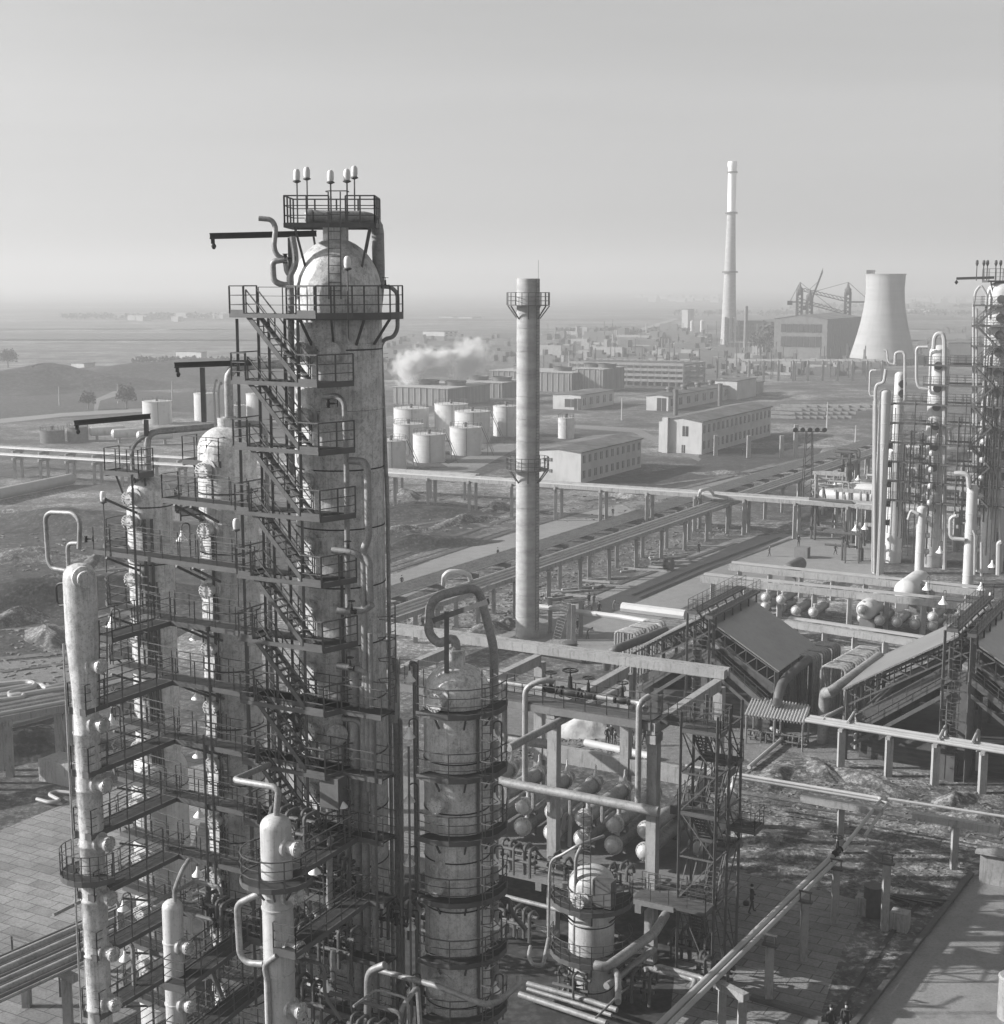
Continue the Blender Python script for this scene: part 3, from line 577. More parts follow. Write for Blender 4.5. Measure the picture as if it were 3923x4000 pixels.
# ring platform under the main dome and stair landings
st = thing('stair_tower', 'dark steel stairs zigzagging down the front of the tallest tower', 'staircase', tuvz(-2.4, -4.1, 0))
for k in range(0, 11):
    z = LV[k]; dk, fs, rl = MB(), MB(), MB(); u0 = -2.5; u1 = 1.9
    c = [tuvz(u0, -4.1, z), tuvz(u1, -4.1, z), tuvz(u1+.5, -2.3, z), tuvz(u0, -2.3, z)]
    # landing with the stair hole in its front lane
    dk.slab(tuvz(u0, -4.1, z), tuvz(-1.75, -4.1, z), tuvz(-1.75, -2.3, z), tuvz(u0, -2.3, z), .05)
    dk.slab(tuvz(-1.75, -3.2, z), tuvz(.9, -3.2, z), tuvz(.9, -2.3, z), tuvz(-1.75, -2.3, z), .05)
    dk.slab(tuvz(.9, -4.1, z), tuvz(u1, -4.1, z), tuvz(u1+.5, -2.3, z), tuvz(.9, -2.3, z), .05)
    fs.bar(c[0]-Z*.06, c[1]-Z*.06, .08, .17); fs.bar(c[1]-Z*.06, c[2]-Z*.06, .08, .24); fs.bar(c[0]-Z*.06, c[3]-Z*.06, .08, .17); fs.bar(c[0]+Z*.1, tuvz(-1.75, -4.1, z+.1), .03, .16); fs.bar(tuvz(.9, -4.1, z+.1), c[1]+Z*.1, .03, .16)
    rail(rl, [c[3], c[0], tuvz(-1.75, -4.1, z)], 1.15, .75, .06); rail(rl, [tuvz(.9, -4.1, z), c[1], c[2]], 1.15, 1., .06); rail(rl, [tuvz(-1.7, -3.2, z), tuvz(.8, -3.2, z)], 1.1, 1.2)
    l = dk.build('landing', M_deck, st); fs.build('edge_beam', M_fascia, l); rl.build('railing', M_steel, l)
    if k < 10:
        mb = MB(); flight(mb, tuvz(-1.7, -3.65, z), tuvz(.95, -3.65, LV[k+1]), .75, V); mb.build('flight', M_steel, st)
for u, v in ((-2.3, -3.9), (-2.3, -2.5), (-.9, -2.5), (.9, -4.0), (-1.2, -3.2)):
    mb = MB(); mb.bar(tuvz(u, v, 8), tuvz(u, v, 38.5), .11); mb.build('post', M_steel, st)
t = thing('ring_platform', 'wide railed platform around the tallest tower just below its dome', 'platform', tuvz(0, -2.5, LV[0]))
z = LV[0]; dk, fs, rl, br = MB(), MB(), MB(), Bars(); a0 = atan2(-V.y, -V.x)-.2; o_ = arc(T, 2.85, a0, a0+2.2, 9, z); i_ = arc(T, 1.98, a0, a0+2.2, 9, z)
for j in range(9):
    dk.slab(o_[j], o_[j+1], i_[j+1], i_[j], .05); fs.bar(o_[j]-Z*.1, o_[j+1]-Z*.1, .07, .3)
    if j % 2: br.bar(o_[j]-Z*.2, i_[j]-Z*1.3, .09)
rail(rl, o_, 1.15, .8, .06); dk.build('deck', M_deck, t); fs.build('edge_beam', M_fascia, t); rl.build('railing', M_steel, t); br.build('bracket', M_steel, t)
# platforms round the tops of left and middle columns
for P, r, dy, lab in ((C_, 1.3, 905, 'small railed platform behind the top of the middle patchy column'), (B_, 1.1, 865, 'small railed platform above the dome of the left patchy column')):
    z = 31.2 if P is B_ else 32.0; t = thing('top_platform', lab, 'platform', (P.x, P.y, z)); dk, fs, rl, br = MB(), MB(), MB(), Bars()
    strip(dk, fs, rl, uv(P, -1.5, -.8, z), uv(P, .6, -.8, z), 1.0, z, (1, 1), (1, 1), .8)
    for u in (-1.4, -.2, .5): br.bar(uv(P, u, -.8, z), uv(P, u*.5, -.4, z-2.4), .08)
    dk.build('deck', M_deck, t); fs.build('edge_beam', M_fascia, t); rl.build('railing', M_steel, t); br.build('leg', M_steel, t)
z = 29.6; t = thing('ring_platform', 'round railed platform at the left shoulder of the middle patchy column', 'platform', (C_.x, C_.y, z)); dk, fs, rl = MB(), MB(), MB(); o_ = arc(C_, 2.4, aF-.4, aF-2.3, 8, z); i_ = arc(C_, 1.4, aF-.4, aF-2.3, 8, z)
for j in range(8): dk.slab(i_[j], i_[j+1], o_[j+1], o_[j], .05); fs.bar(o_[j]-Z*.1, o_[j+1]-Z*.1, .07, .3)
rail(rl, o_, 1.1, .7); dk.build('deck', M_deck, t); fs.build('edge_beam', M_fascia, t); rl.build('railing', M_steel, t)
# ---------------------------------------------------------------- risers and valves in front of the tall tower
def onW(dx, dy, v=-2.45): return pl(dx, dy, tuvz(0, v, 0), U)
def pipe(name, pts, r, label, m=M_pipe, group=None, bend=None, n=10, valves=()):
    mb = MB(); mb.tube(pts, r, n, bend)
    if not valves:
        o = mb.build(name, m, loc=pts[0]); return tag(o, label, 'pipe', group)
    t = thing(name, label, 'pipe', pts[0], group); mb.build('pipe', m, t)
    for c, d, s in valves: v = MB(); valve(v, c, d, s); v.build('valve', M_iron, t)
    return t
G1 = 'risers clipped to the tallest tower'
pipe('riser_pipe', [onW(613, 752), onW(640, 750), onW(653, 763), onW(657, 870), onW(659, 1085), onW(662, 1240)], .12, 'highest hooked riser on the right front of the tallest tower', M_pipe, G1, .35, valves=[(onW(622, 765), Z, .18)])
pipe('riser_pipe', [onW(664, 873), onW(690, 875), onW(697, 888), onW(699, 1020), onW(690, 1040), onW(690, 1052), onW(700, 1064), onW(702, 1140)], .16, 'thick riser with a jog at mid height of the tallest tower', M_pipe, G1, .4)
pipe('riser_pipe', [onW(630, 1043, -2.9), onW(672, 1047, -2.7), onW(690, 1060), onW(692, 1300)], .14, 'riser starting at the shiny stub elbow halfway up the tallest tower', M_pipe, G1, .4, valves=[(onW(660, 1046, -2.75), U, .2)])
pipe('riser_pipe', [onW(639, 1158, -3.1), onW(660, 1159, -2.9), onW(690, 1158), onW(706, 1146)], .15, 'short shiny stub pipe crossing the tallest tower to its right', M_pipe, G1, .3, valves=[(onW(667, 1159, -2.85), U, .2)])
pipe('riser_pipe', [onW(639, 1262, -2.9), onW(680, 1268, -2.6), onW(697, 1276), onW(699, 1500)], .15, 'elbowed riser below the middle of the tallest tower', M_pipe, G1, .4, valves=[(onW(664, 1266, -2.8), U, .2)])
pipe('riser_pipe', [onW(648, 1362, -2.9), onW(676, 1364, -2.6), onW(688, 1376), onW(690, 1560)], .13, 'short elbowed riser beside the walkway corner', M_pipe, G1, .35, valves=[(onW(655, 1350, -2.8), Z, .2)])
for i, (x, r, a, lab) in enumerate([(671, .22, 1230, 'thickest straight riser in front of the tallest tower'), (689, .17, 1300, 'straight riser just right of the thickest one'), (702, .11, 1200, 'thin straight riser at the right of the bundle'), (655, .08, 1450, 'thin riser at the left of the bundle')]):
    p = onW(x, a); pipe('riser_pipe', [p, Vec((p.x, p.y, 1))], r, lab, M_pipe, G1)
for i, dy in enumerate((1035, 1090, 1150, 1250)):
    pass
bx = MB(); bx.box(onW(633, 1499, -3.6), (.95, .7, 1.35), U); tag(bx.build('instrument_box', M_steel2), 'grey instrument box hanging by the walkway corner', 'box')
rn = random.Random(11)
def manifold(P, n, w_, label, d=U, h=1.2, m=M_iron, r=.09):
    P = Vec(P); t = thing('valve_manifold', label, 'valves', P, 'valve manifolds among the foreground pipes'); q = Z.cross(d); mb = MB()
    for j in range(2): mb.tube([P+d*(-w_/2)+Z*(.35+.5*j)+q*(.3*j), P+d*(w_/2)+Z*(.35+.5*j)+q*(.3*j)], r, 8)
    for i in range(n):
        x = -w_/2+w_*(i+.5)/n; b = P+d*x+q*rn.uniform(-.2, .5)
        mb.tube([b-Z*.5, b+Z*h, b+Z*h+q*rn.uniform(.4, 1.0), b+Z*(h-.6)+q*1.1], r*rn.uniform(.7, 1.1), 7, .18)
    mb.build('pipe', M_steel2, t)
    for i in range(n):
        x = -w_/2+w_*(i+.5)/n; v = MB(); valve(v, P+d*x+Z*rn.uniform(.2, .9)+q*rn.uniform(-.1, .4), rn.choice([Z, d]), rn.uniform(.14, .24)); v.build('valve', m, t)
spots = [((.8, -5.3, 16.9), 5, 2.4, 'dark valves on the upper cross walkway near the slim vessel'), ((1.2, -2.9, 14.1), 6, 2.6, 'dark valves on the walkway behind the slim vessel'), ((1.5, -4.2, 11.5), 7, 3.2, 'dense dark valve cluster in the shadow right of the slim vessel'), ((.4, -4.6, 9.0), 7, 3.2, 'lower dark valve cluster right of the slim vessel'), ((-4.2, -4.2, 11.4), 5, 2.2, 'valve cluster above the thinnest vessel'), ((2.4, -3.8, 6.8), 6, 3.0, 'lowest dark valve cluster between the two front vessels'), ((-1.2, -2.7, 20), 3, 1.2, 'small valve group behind the stair landings')]
for p, n_, w_, lab in spots: manifold(tuvz(*p), n_, w_, lab)
# pipes threading the lower part
G2 = 'pipes threading the lower part of the column row'
def pt(lst, P, dr=U): return [pl(a, b, P, dr) for a, b in lst]
P_ = tuvz(0, -4.5, 0)
pipe('process_pipe', pt([(628, 1590), (625, 1598), (625, 1720)], P_), .14, 'hooked pipe rising through the cross walkway by the slim vessel', M_pipe, G2, .3)
pipe('process_pipe', pt([(632, 1800), (630, 1815), (634, 1860)], P_), .14, 'hooked pipe in the dark valve cluster', M_pipe, G2, .3)
pipe('process_pipe', pt([(730, 1830), (704, 1840), (698, 1855), (696, 1990)], P_), .17, 'thick bent pipe dropping out of the bottom edge', M_pipe, G2, .5)
pipe('process_pipe', [pl(720, 1840, tuvz(0, -3.6, 0), U), pl(830, 1870, tuvz(0, -3.8, 0), U), pl(918, 1905, tuvz(0, -4, 0), U), pl(945, 1900, tuvz(0, -2.4, 0), U), pl(985, 1865, tuvz(0, 0, 0), U), pl(984, 1855, tuvz(0, 1, 0), U)], .13, 'long silver pipe crossing in front of the broad right column', M_pipe, G2, .5)
pipe('process_pipe', pt([(856, 1275), (856, 1300)], uv(R_, -2.6, 0, 0)), .1, 'short stub pipe at the broad right column', M_pipe, G2)
for i, (x, y0_, r) in enumerate([(751, 1290, .17), (788, 1295, .14), (760, 1400, .1)]):
    p = pl(x, y0_, uv(R_, -3.2, 2.5, 0), U); pipe('process_pipe', [p+Z*.9-U*.25, p+Z*.9, Vec((p.x, p.y, 1))], r, ['upright pale pipe left of the broad right column', 'upright pipe tight against the broad right column', 'thinner upright pipe behind the walkways left of the broad column'][i], M_pipe, G2, .2)
MB_ = MB(); p = pl(749, 1305, uv(R_, -3.2, 2.5, 0), U); MB_.lathe(p, [(.22, -1.6), (.24, 0), (.2, .5), (.03, 1.9)], 14); tag(MB_.build('bullet_vessel', M_alu2), 'small pointed silver vessel behind the broad right column', 'vessel')
# hand-picked loose uprights and tie rods (thin poles that run past several walkways)
for i, (x, v, z0_, z1_) in enumerate([(-9.0, -3.3, 5, 31.5), (-5.3, -3.35, 12, 20), (-3.6, -2.2, 10, 24), (3.9, -3.3, 4, 22), (-4.9, -3.3, 5, 25), (5.3, -2.9, 3, 21), (2.6, -3.4, 3, 18), (4.4, -2.2, 2, 19)]):
    mb = MB(); a = tuvz(x, v, z0_); mb.bar(a, tuvz(x, v, z1_), .09); tag(mb.build('steel_pole', M_steel2), ['tall thin pole standing before the left patchy column', 'short pole between the left cross walkways', 'pole behind the lowest stair landings', 'pole left of the broad right column, full height', 'pole in front of the middle patchy column', 'pole at the front of the broad right column', 'pole right of the slim vessel cross walkway', 'pole hidden in the gap before the broad right column'][i], 'pole', 'thin steel poles between the walkways')
# hanging cone lamps
rows_ = [  # D x, D y, plane, label
 (777, 1291, uv(R_, -2.3, 0, 0), 'cone lamp at the left of the broad right column, top one'), (776, 1398, uv(R_, -2.6, -1.5, 0), 'cone lamp left of the broad right column, second one down'), (936, 1402, uv(R_, 2, 1, 0), 'cone lamp right of the broad right column, top one'),
 (776, 1520, uv(R_, -2.6, -1.5, 0), 'cone lamp left of the broad right column, third one down'), (938, 1522, uv(R_, 2, 1, 0), 'cone lamp right of the broad right column, second one down'), (776, 1639, uv(R_, -2.6, -1.5, 0), 'cone lamp left of the broad right column, fourth one down, brightest'),
 (938, 1638, uv(R_, 2, 1, 0), 'cone lamp right of the broad right column, third one down'), (778, 1760, uv(R_, -2.6, -1.5, 0), 'cone lamp left of the broad right column, fifth one down'), (936, 1759, uv(R_, 2, 1, 0), 'cone lamp right of the broad right column, fourth one down'), (782, 1880, uv(R_, -2.6, -1.5, 0), 'cone lamp left of the broad right column, lowest one'), (939, 1880, uv(R_, 2, 1, 0), 'cone lamp right of the broad right column, lowest one'),
 (597, 1655, tuvz(0, -5, 0), 'cone lamp right of the slim vessel, upper one'), (597, 1772, tuvz(0, -5, 0), 'cone lamp right of the slim vessel, lower one'), (620, 1877, tuvz(0, -5, 0), 'wide cone lamp low in the shadow by the slim vessel'), (648, 1530, tuvz(0, -3.6, 0), 'cone lamp under the instrument box'),
 (212, 1188, tuvz(0, -4, 0), 'cone lamp under the top left cross walkway'), (370, 1212, tuvz(0, -1.6, 0), 'cone lamp between left and middle columns, upper one'), (374, 1325, tuvz(0, -1.6, 0), 'cone lamp between left and middle columns, second one'), (217, 1338, tuvz(0, -4, 0), 'cone lamp by the far left column, second one'), (212, 1372, tuvz(0, -5, 0), 'large cone lamp by the far left column'), (376, 1435, tuvz(0, -1.6, 0), 'cone lamp between left and middle columns, third one'),
 (223, 1452, tuvz(0, -4, 0), 'cone lamp by the far left column, fourth one'), (378, 1548, tuvz(0, -1.6, 0), 'cone lamp between left and middle columns, fourth one'), (229, 1565, tuvz(0, -4, 0), 'cone lamp by the far left column, fifth one'), (234, 1725, tuvz(0, -4.4, 0), 'cone lamp by the far left column, second from below'), (237, 1820, tuvz(0, -4.4, 0), 'cone lamp by the far left column, lowest one'), (392, 1832, tuvz(0, -4.2, 0), 'cone lamp right of the thinnest vessel, lower one'), (385, 1855, tuvz(0, -3, 0), 'cone lamp below the low cross walkway'),
 (345, 1025, tuvz(0, -1.6, 0), 'white cone lamp on the highest long walkway'), (375, 1660, tuvz(0, -1.6, 0), 'cone lamp between left and middle columns, lowest one')]
for x, y, P, lab in rows_: hang_lamp(pl(x, y, P, U), lab, s=.85)
for x, y, h_, P, lab in [(196, 955, 3.2, tuvz(0, -3, 0), 'jar lamp on a pole left of the left patchy column'), (448, 1008, 3.3, tuvz(0, -3.3, 0), 'jar lamp on a pole before the middle patchy column'), (659, 513, 2.8, tuvz(0, -2.9, 0), 'jar lamp before the dome of the tallest tower')]:
    p = pl(x, y, P, U); jar_lamp(p, h_, lab)

rn = random.Random(15)      # pipework and small gear in the gap behind and below the walkways
for i in range(46):
    u = rn.uniform(-12, 6.5); v = rn.choice([rn.uniform(-8, -3.6), rn.uniform(1.8, 5)]); z = rn.uniform(.5, 13); p = tuvz(u, v, z); mb = MB(); w_ = rn.uniform(1, 3.5); r = rn.uniform(.05, .13); k = rn.random()
    if abs(u+7.7) < 1.2 and v < 0: continue
    if (p-Vec((S_.x, S_.y, z))).length < 1.3 or (p-Vec((S2.x, S2.y, z))).length < 1.2: continue
    if k < .45: mb.tube([p, p+U*w_, p+U*w_+Z*rn.uniform(-3, 2), p+U*(w_+.8)+Z*rn.uniform(-3, 2)], r, 7, .3)
    elif k < .8: mb.tube([p-Z*z, p+Z*rn.uniform(0, 3), p+V*rn.uniform(.5, 2)+Z*rn.uniform(0, 3), p+V*2-Z*z*.6], r, 7, .3)
    else: mb.tube([p, p+V*w_, p+V*w_+U*1.5, p+V*w_+U*1.5-Z*2], r, 7, .3)
    tag(mb.build('small_pipe', M_steel2 if k < .5 else (M_pipe if k > .75 else M_steel)), 'thin bent pipe low among the columns', 'pipe', 'thin bent pipes low among the columns')
for i, (u, v, z, n_, w_) in enumerate([(-10.5, -4.5, 3, 5, 2.6), (-5.5, -5.0, 5.5, 5, 2.4), (-5.0, -6.5, 1.5, 6, 3), (4.5, -5.5, 8.5, 4, 1.8), (4.2, -5.0, 3.5, 6, 3), (-.4, -6.0, 4.5, 7, 3.4), (3.5, -1.5, 12, 4, 1.6), (-9.8, 2.2, 9, 4, 2.2), (1.2, 2.4, 6, 5, 3)]):
    manifold(tuvz(u, v, z), n_, w_, 'cluster of dark valves low among the columns, %s' % ['below the far left walkways', 'under the thinnest vessel top', 'at the bottom edge near the thinnest vessel', 'before the broad right column', 'lower one before the broad right column', 'in the darkest gap', 'between tallest tower and broad column', 'behind the left foot', 'behind the tallest tower foot'][i])
# ---------------------------------------------------------------- open concrete frame with exchangers
P3 = Vec((8.83, 81.8, 0)); FB = 6.5
def fp(u, v, z): return uv(P3, u, v, z)
ZT = 14.9
fr = thing('exchanger_structure', 'open concrete frame of posts and beams round the heat exchangers', 'frame', P3)
for i in range(5):
    for v in (0, 10.6):
        mb = MB(); a = fp(-FB*i, v, 0); mb.box(a+Z*(ZT/2-.3), (.62, .62, ZT-.6), U)
        if v == 0: mb.box(a+Z*(ZT-1.0), (1.1, .62, .5), V)
        mb.build('post', M_conc, fr)
    mb = MB(); mb.bar(fp(-FB*i, -.5, ZT-.35), fp(-FB*i, 10.3, ZT-.35), .5, .7); mb.build('beam', M_conc, fr)
for v, z, w_, h_ in ((10.6, ZT+.3, .6, .55), (11.3, ZT+.32, .35, .5), (10.6, 8.0, .5, 1.1)):
    for i in range(4 if z > 10 else 2):
        mb = MB(); mb.bar(fp(-FB*i+(.4 if i == 0 else -.012), v, z), fp(-FB*(i+1)+.012, v, z), w_, h_); mb.build('beam', M_conc, fr)
for i in range(4):
    mb = MB(); mb.bar(fp(-FB*i, .9, ZT-.2), fp(-FB*(i+1)+.02, .9, ZT-.2), .3, .45); mb.bar(fp(-FB*i, -.45, ZT-.2), fp(-FB*(i+1)+.02, -.45, ZT-.2), .3, .45); mb.build('beam', M_concd, fr)
ZD = 4.7
mb = MB(); o_ = [fp(2.2, -2.0, 0), fp(-27, -2.0, 0), fp(-27, 9.6, 0), fp(2.2, 9.6, 0)]; mb.poly(o_, ZD-.3, ZD); mb.build('deck', M_concd, fr)
for i in range(5):
    mb = MB(); mb.bar(fp(-FB*i, -2.0, ZD-.55), fp(-FB*i, 9.6, ZD-.55), .4, .5); mb.build('beam', M_concd, fr)
mb = MB(); rail(mb, [fp(-3.2, -1.95, ZD), fp(-27, -1.95, ZD)], 1.1, 1.3, .05); mb.build('railing', M_steel, fr)
# valve walkway on top of the front row
t = thing('valve_walkway', 'railed walkway carrying big black valves along the top of the concrete frame', 'walkway', fp(0, 0, ZT)); mb = MB()
mb.box(fp(-9.2, .25, ZT+.08), (18.4, 1.6, .1), U); mb.build('deck', M_fascia, t); mb = MB(); rail(mb, [fp(0, -.55, ZT+.1), fp(-18.2, -.55, ZT+.1)], 1.15, 1.4, .05); rail(mb, [fp(0, 1.05, ZT+.1), fp(-18.2, 1.05, ZT+.1)], 1.15, 1.4, .05); mb.build('railing', M_steel, t)
def onF(dx, dy, v=0.0): return pl(dx, dy, fp(0, v, 0), U)
G3 = 'pipes on the concrete frame'
vz = ZT+.85; hp = [fp(-11.2, .3, vz), fp(-1.0, .3, vz)]
pipe('valve_header', [onF(957, 1410, .3), Vec(fp(-11.2, .3, vz))-U*2.3-Z*.1, hp[0], hp[1], fp(-.4, -.4, vz-.1)], .17, 'header pipe with four big black valves on the frame top', M_pipe, G3, .4, 12, [(fp(-6.9, .3, vz), U, .48), (fp(-5.6, .3, vz), U, .62), (fp(-4.4, .3, vz), U, .48), (fp(-2.2, .3, vz), U, .48)])
q = onF(996, 1303, -.6); pipe('process_pipe', [onF(1050, 1292, .3), onF(1030, 1289, -.1), q, Vec((q.x, q.y, zat(q, 1488)))], .18, 'hooked upright pipe at the left end of the frame valves', M_pipe, G3, .5, 12)
q = onF(1212, 1336, -.7); pipe('process_pipe', [onF(1231, 1320, 0), q+Z*.1, Vec((q.x, q.y, zat(q, 1527)))], .18, 'hooked upright pipe at the right end of the frame valves', M_pipe, G3, .5, 12)
q = onF(957, 1300, 1.0); pipe('process_pipe', [onF(975, 1289, 1.8), q+Z*.2, Vec((q.x, q.y, zat(q, 1425)))], .18, 'hooked upright pipe next to the broad right column', M_pipe, G3, .5, 12)
pipe('process_pipe', [g(1182, 1305, ZT-.2), g(965, 1418, ZT-1.2)], .24, 'long slanting pipe lying across the frame from the valves to the column', M_pipe, G3, None, 14)
pipe('header_pipe', [onF(900, 1463, -.9), onF(955, 1483, -.9), onF(1249, 1539, -.9)], .29, 'thick horizontal header crossing the front of the concrete frame', M_pipe, G3, None, 16)
pipe('header_pipe', [onF(930, 1395, 2.5), onF(960, 1400, 2.5), onF(1045, 1412, 2.5)], .3, 'thick header stub behind the front posts', M_pipe, G3, None, 14)
for i, (x, y0_, y1_) in enumerate([(961, 1492, 1530), (1012, 1500, 1535), (1082, 1510, 1545), (1143, 1522, 1560)]):
    a = onF(x, y0_, -.9); b = Vec((a.x, a.y, zat(a, y1_))); pipe('branch_pipe', [a, b, b+V*1.6+Z*.1], .13, '%s thin branch dropping from the thick header, counted from the left' % NTH[i], M_pipe, 'branches from the thick header', .25, 8)
# exchangers in two tiers
def exchanger(P, L_, r, label, top=True, m=M_alu2):
    t = thing('heat_exchanger', label, 'heat exchanger', P, 'heat exchangers in two tiers in the concrete frame'); P = Vec(P)
    mb = MB(); mb.lathe(P, [(r*.3, -.62*r), (r*.6, -.5*r), (r*.85, -.28*r), (r, 0), (r, .12)], 24, V); h_ = mb.build('head', m, t)
    x, y = perp(V)
    for yy in (.03, L_-.8):
        fl = MB(); fl.lathe(P, [(r, yy+.07), (r*1.28, yy+.07), (r*1.28, yy+.26), (r, yy+.26)], 24, V, False)
        for k in range(18): q = P+V*yy+(x*cos(k*pi/9)+y*sin(k*pi/9))*r*1.16-V*.02; fl.cyl(q, q+V*.34, .035, n=5)
        fl.build('flange', m, t)
    mb = MB(); mb.lathe(P, [(r, .2), (r, L_-.2), (r*.8, L_+.2), (0.01, L_+.3)], 24, V); mb.build('shell', M_pipe, t)
    for yy in (1.2, L_-1.8):
        mb = MB(); mb.box(P+V*yy-Z*(r+.1), (.25, r*1.8, .5), V); mb.build('saddle', M_concd, t)
    if top: mb = MB(); mb.lathe(P+V*(L_-.3)+Z*r, [(r*.45, -.1), (r*.3, .25), (r*.14, .45), (r*.12, .8)], 12); mb.build('nozzle', m, t); mb = MB(); mb.lathe(P+V*.8+Z*r, [(.14, -.1), (.14, .35), (.22, .35), (.22, .42), (.02, .43)], 12); mb.build('nozzle', m, t)
    return t
src = None
for j in range(7):
    u = -1.3-2.1*j
    for k, z in ((0, 6.0), (1, 7.3)):
        lab = '%s heat exchanger with a round bolted end, %s counted from the right hand front post' % ('lower' if k == 0 else 'upper', NTH[j])
        P = fp(u, 1.8+.15*k, z)
        if src is None: src = exchanger(P, 6.6, .46, lab)
        else: dup(src, P, lab)
dup(src, fp(1.1, 4.2, 6.0), 'lower heat exchanger right of the right hand front post'); dup(src, fp(1.1, 4.2, 7.3), 'upper heat exchanger right of the right hand front post')
pipe('process_pipe', pt([(1067, 1572), (1071, 1545), (1078, 1541), (1081, 1548), (1080, 1605)], fp(0, .6, 0)), .12, 'thin hooked pipe standing before the exchanger ends', M_pipew, G3, .25, 8)
# steel stair tower on the right of the frame
sx0, sx1, sv0, sv1 = 1.9, 4.1, -.6, 3.4
t = thing('stair_tower', 'skeletal steel stair tower at the right end of the concrete frame', 'staircase', fp(sx0, sv0, 0))
for u in (sx0, sx1):
    for v in (sv0, (sv0+sv1)/2, sv1):
        mb = MB(); mb.bar(fp(u, v, 0), fp(u, v, ZT+1.0), .15); mb.build('post', M_steel2, t)
lv = [ZD, 7.4, 10.0, 12.4, ZT]
mb = MB()
for i, z in enumerate([0]+lv[:-1]):
    z1 = lv[i]
    for (a, b) in (((sx0, sv0), (sx0, 1.4)), ((sx0, 1.4), (sx0, sv1)), ((sx0, sv0), (sx1, sv0)), ((sx1, sv0), (sx1, 1.4)), ((sx1, 1.4), (sx1, sv1)), ((sx0, sv1), (sx1, sv1))):
        mb.bar(fp(*a, z), fp(*b, z1), .06) if i % 2 else mb.bar(fp(*a, z1), fp(*b, z), .06); mb.bar(fp(*a, z1-.1), fp(*b, z1-.1), .09)
mb.build('bracing', M_steel2, t)
for i, z in enumerate(lv):
    dk, fs, rl = MB(), MB(), MB()
    a, b = (sv0, sv0+1.1) if i % 2 == 0 else (sv1-1.1, sv1)
    dk.slab(fp(sx0, a, z), fp(sx1+.15, a, z), fp(sx1+.15, b, z), fp(sx0, b, z), .06); fs.bar(fp(sx0, a, z-.1), fp(sx1+.15, a, z-.1), .08, .25); fs.bar(fp(sx1+.15, a, z-.1), fp(sx1+.15, b, z-.1), .08, .25)
    rail(rl, [fp(sx0, b if i % 2 else a, z), fp(sx1+.15, b if i % 2 else a, z)], 1.1, .9); rail(rl, [fp(sx1+.15, a, z), fp(sx1+.15, b, z)], 1.1, .8)
    l = dk.build('landing', M_deck, t); fs.build('edge_beam', M_fascia, l); rl.build('railing', M_steel, l)
    z0_ = ([0]+lv)[i]; f_ = MB(); va, vb = (sv1-1.0, sv0+1.0) if i % 2 == 0 else (sv0+1.0, sv1-1.0)
    uu = sx0+.55 if i % 2 == 0 else sx0+1.6
    flight(f_, fp(uu, va, z0_), fp(uu, vb, z), .8, U); f_.build('flight', M_steel2, t)
# bridges from the stair tower to the frame
for z, v, lab in ((ZT, 1.0, 'railed bridge from the steel stairs to the top of the frame'), (ZD+.05, -1.2, 'railed timber floored bridge from the steel stairs to the frame deck')):
    b_ = thing('footbridge', lab, 'footbridge', fp(0, v, z)); dk, fs, rl = MB(), MB(), MB(); strip(dk, fs, rl, fp(-.4, v, z), fp(sx0+2.2, v, z), 1.4, z, (1, 1), (0, 1), 1.1)
    dk.build('deck', M_fascia if z < 6 else M_deck, b_); fs.build('edge_beam', M_fascia, b_); rl.build('railing', M_steel, b_)
b_ = thing('side_platform', 'small railed steel platform sticking out right of the stair tower', 'platform', fp(sx1, 5, 10)); dk, fs, rl = MB(), MB(), MB(); p = g(1405, 1590, 7.4); strip(dk, fs, rl, fp(sx1-.1, 2.6, 8.6), fp(sx1+1.5, 2.6, 8.6), 1.6, 8.6, (1, 1), (0, 1), .9)
dk.build('deck', M_deck, b_); fs.build('edge_beam', M_fascia, b_); rl.build('railing', M_steel, b_)
b_ = thing('side_walkway', 'sloping railed gangway from the stair tower up to the frame beam', 'walkway', fp(1, 5, 9)); rl, fs = MB(), MB(); a, b = fp(1.2, .8, 9.4), fp(1.2, 9.6, 9.4); fs.bar(a, b, .9, .5); rail(rl, [a+Z*.25, b+Z*.25], 1.1, 1.1); fs.build('deck', M_steel2, b_); rl.build('railing', M_steel, b_)
# ring platforms on the stubby vessel
for i, dy in enumerate((1722, 1820)):
    z = zat(Q_-V*2.2, dy+6); b_ = thing('ring_platform', '%s railed ring platform on the stubby shiny vessel' % ['upper', 'lower'][i], 'platform', (Q_.x, Q_.y, z)); dk, fs, rl, br = MB(), MB(), MB(), Bars(); o_ = arc(Q_, 2.3, aF-1.5, aF+2.4, 14, z); i_ = arc(Q_, 1.34, aF-1.5, aF+2.4, 14, z)
    for j in range(14):
        dk.slab(o_[j], o_[j+1], i_[j+1], i_[j], .05); fs.bar(o_[j]-Z*.1, o_[j+1]-Z*.1, .06, .28)
        if j % 3 == 1: br.bar(o_[j]-Z*.2, i_[j]-Z*1.1, .09)
    rail(rl, o_, 1.1, .9); dk.build('deck', M_deck, b_); fs.build('edge_beam', M_fascia, b_); rl.build('railing', M_steel, b_); br.build('bracket', M_steel, b_)
lone_ladder(uv(Q_, .4, -1.5, 7), uv(Q_, .4, -1.5, 12), 'caged ladder over the dome of the stubby shiny vessel', -V, True)
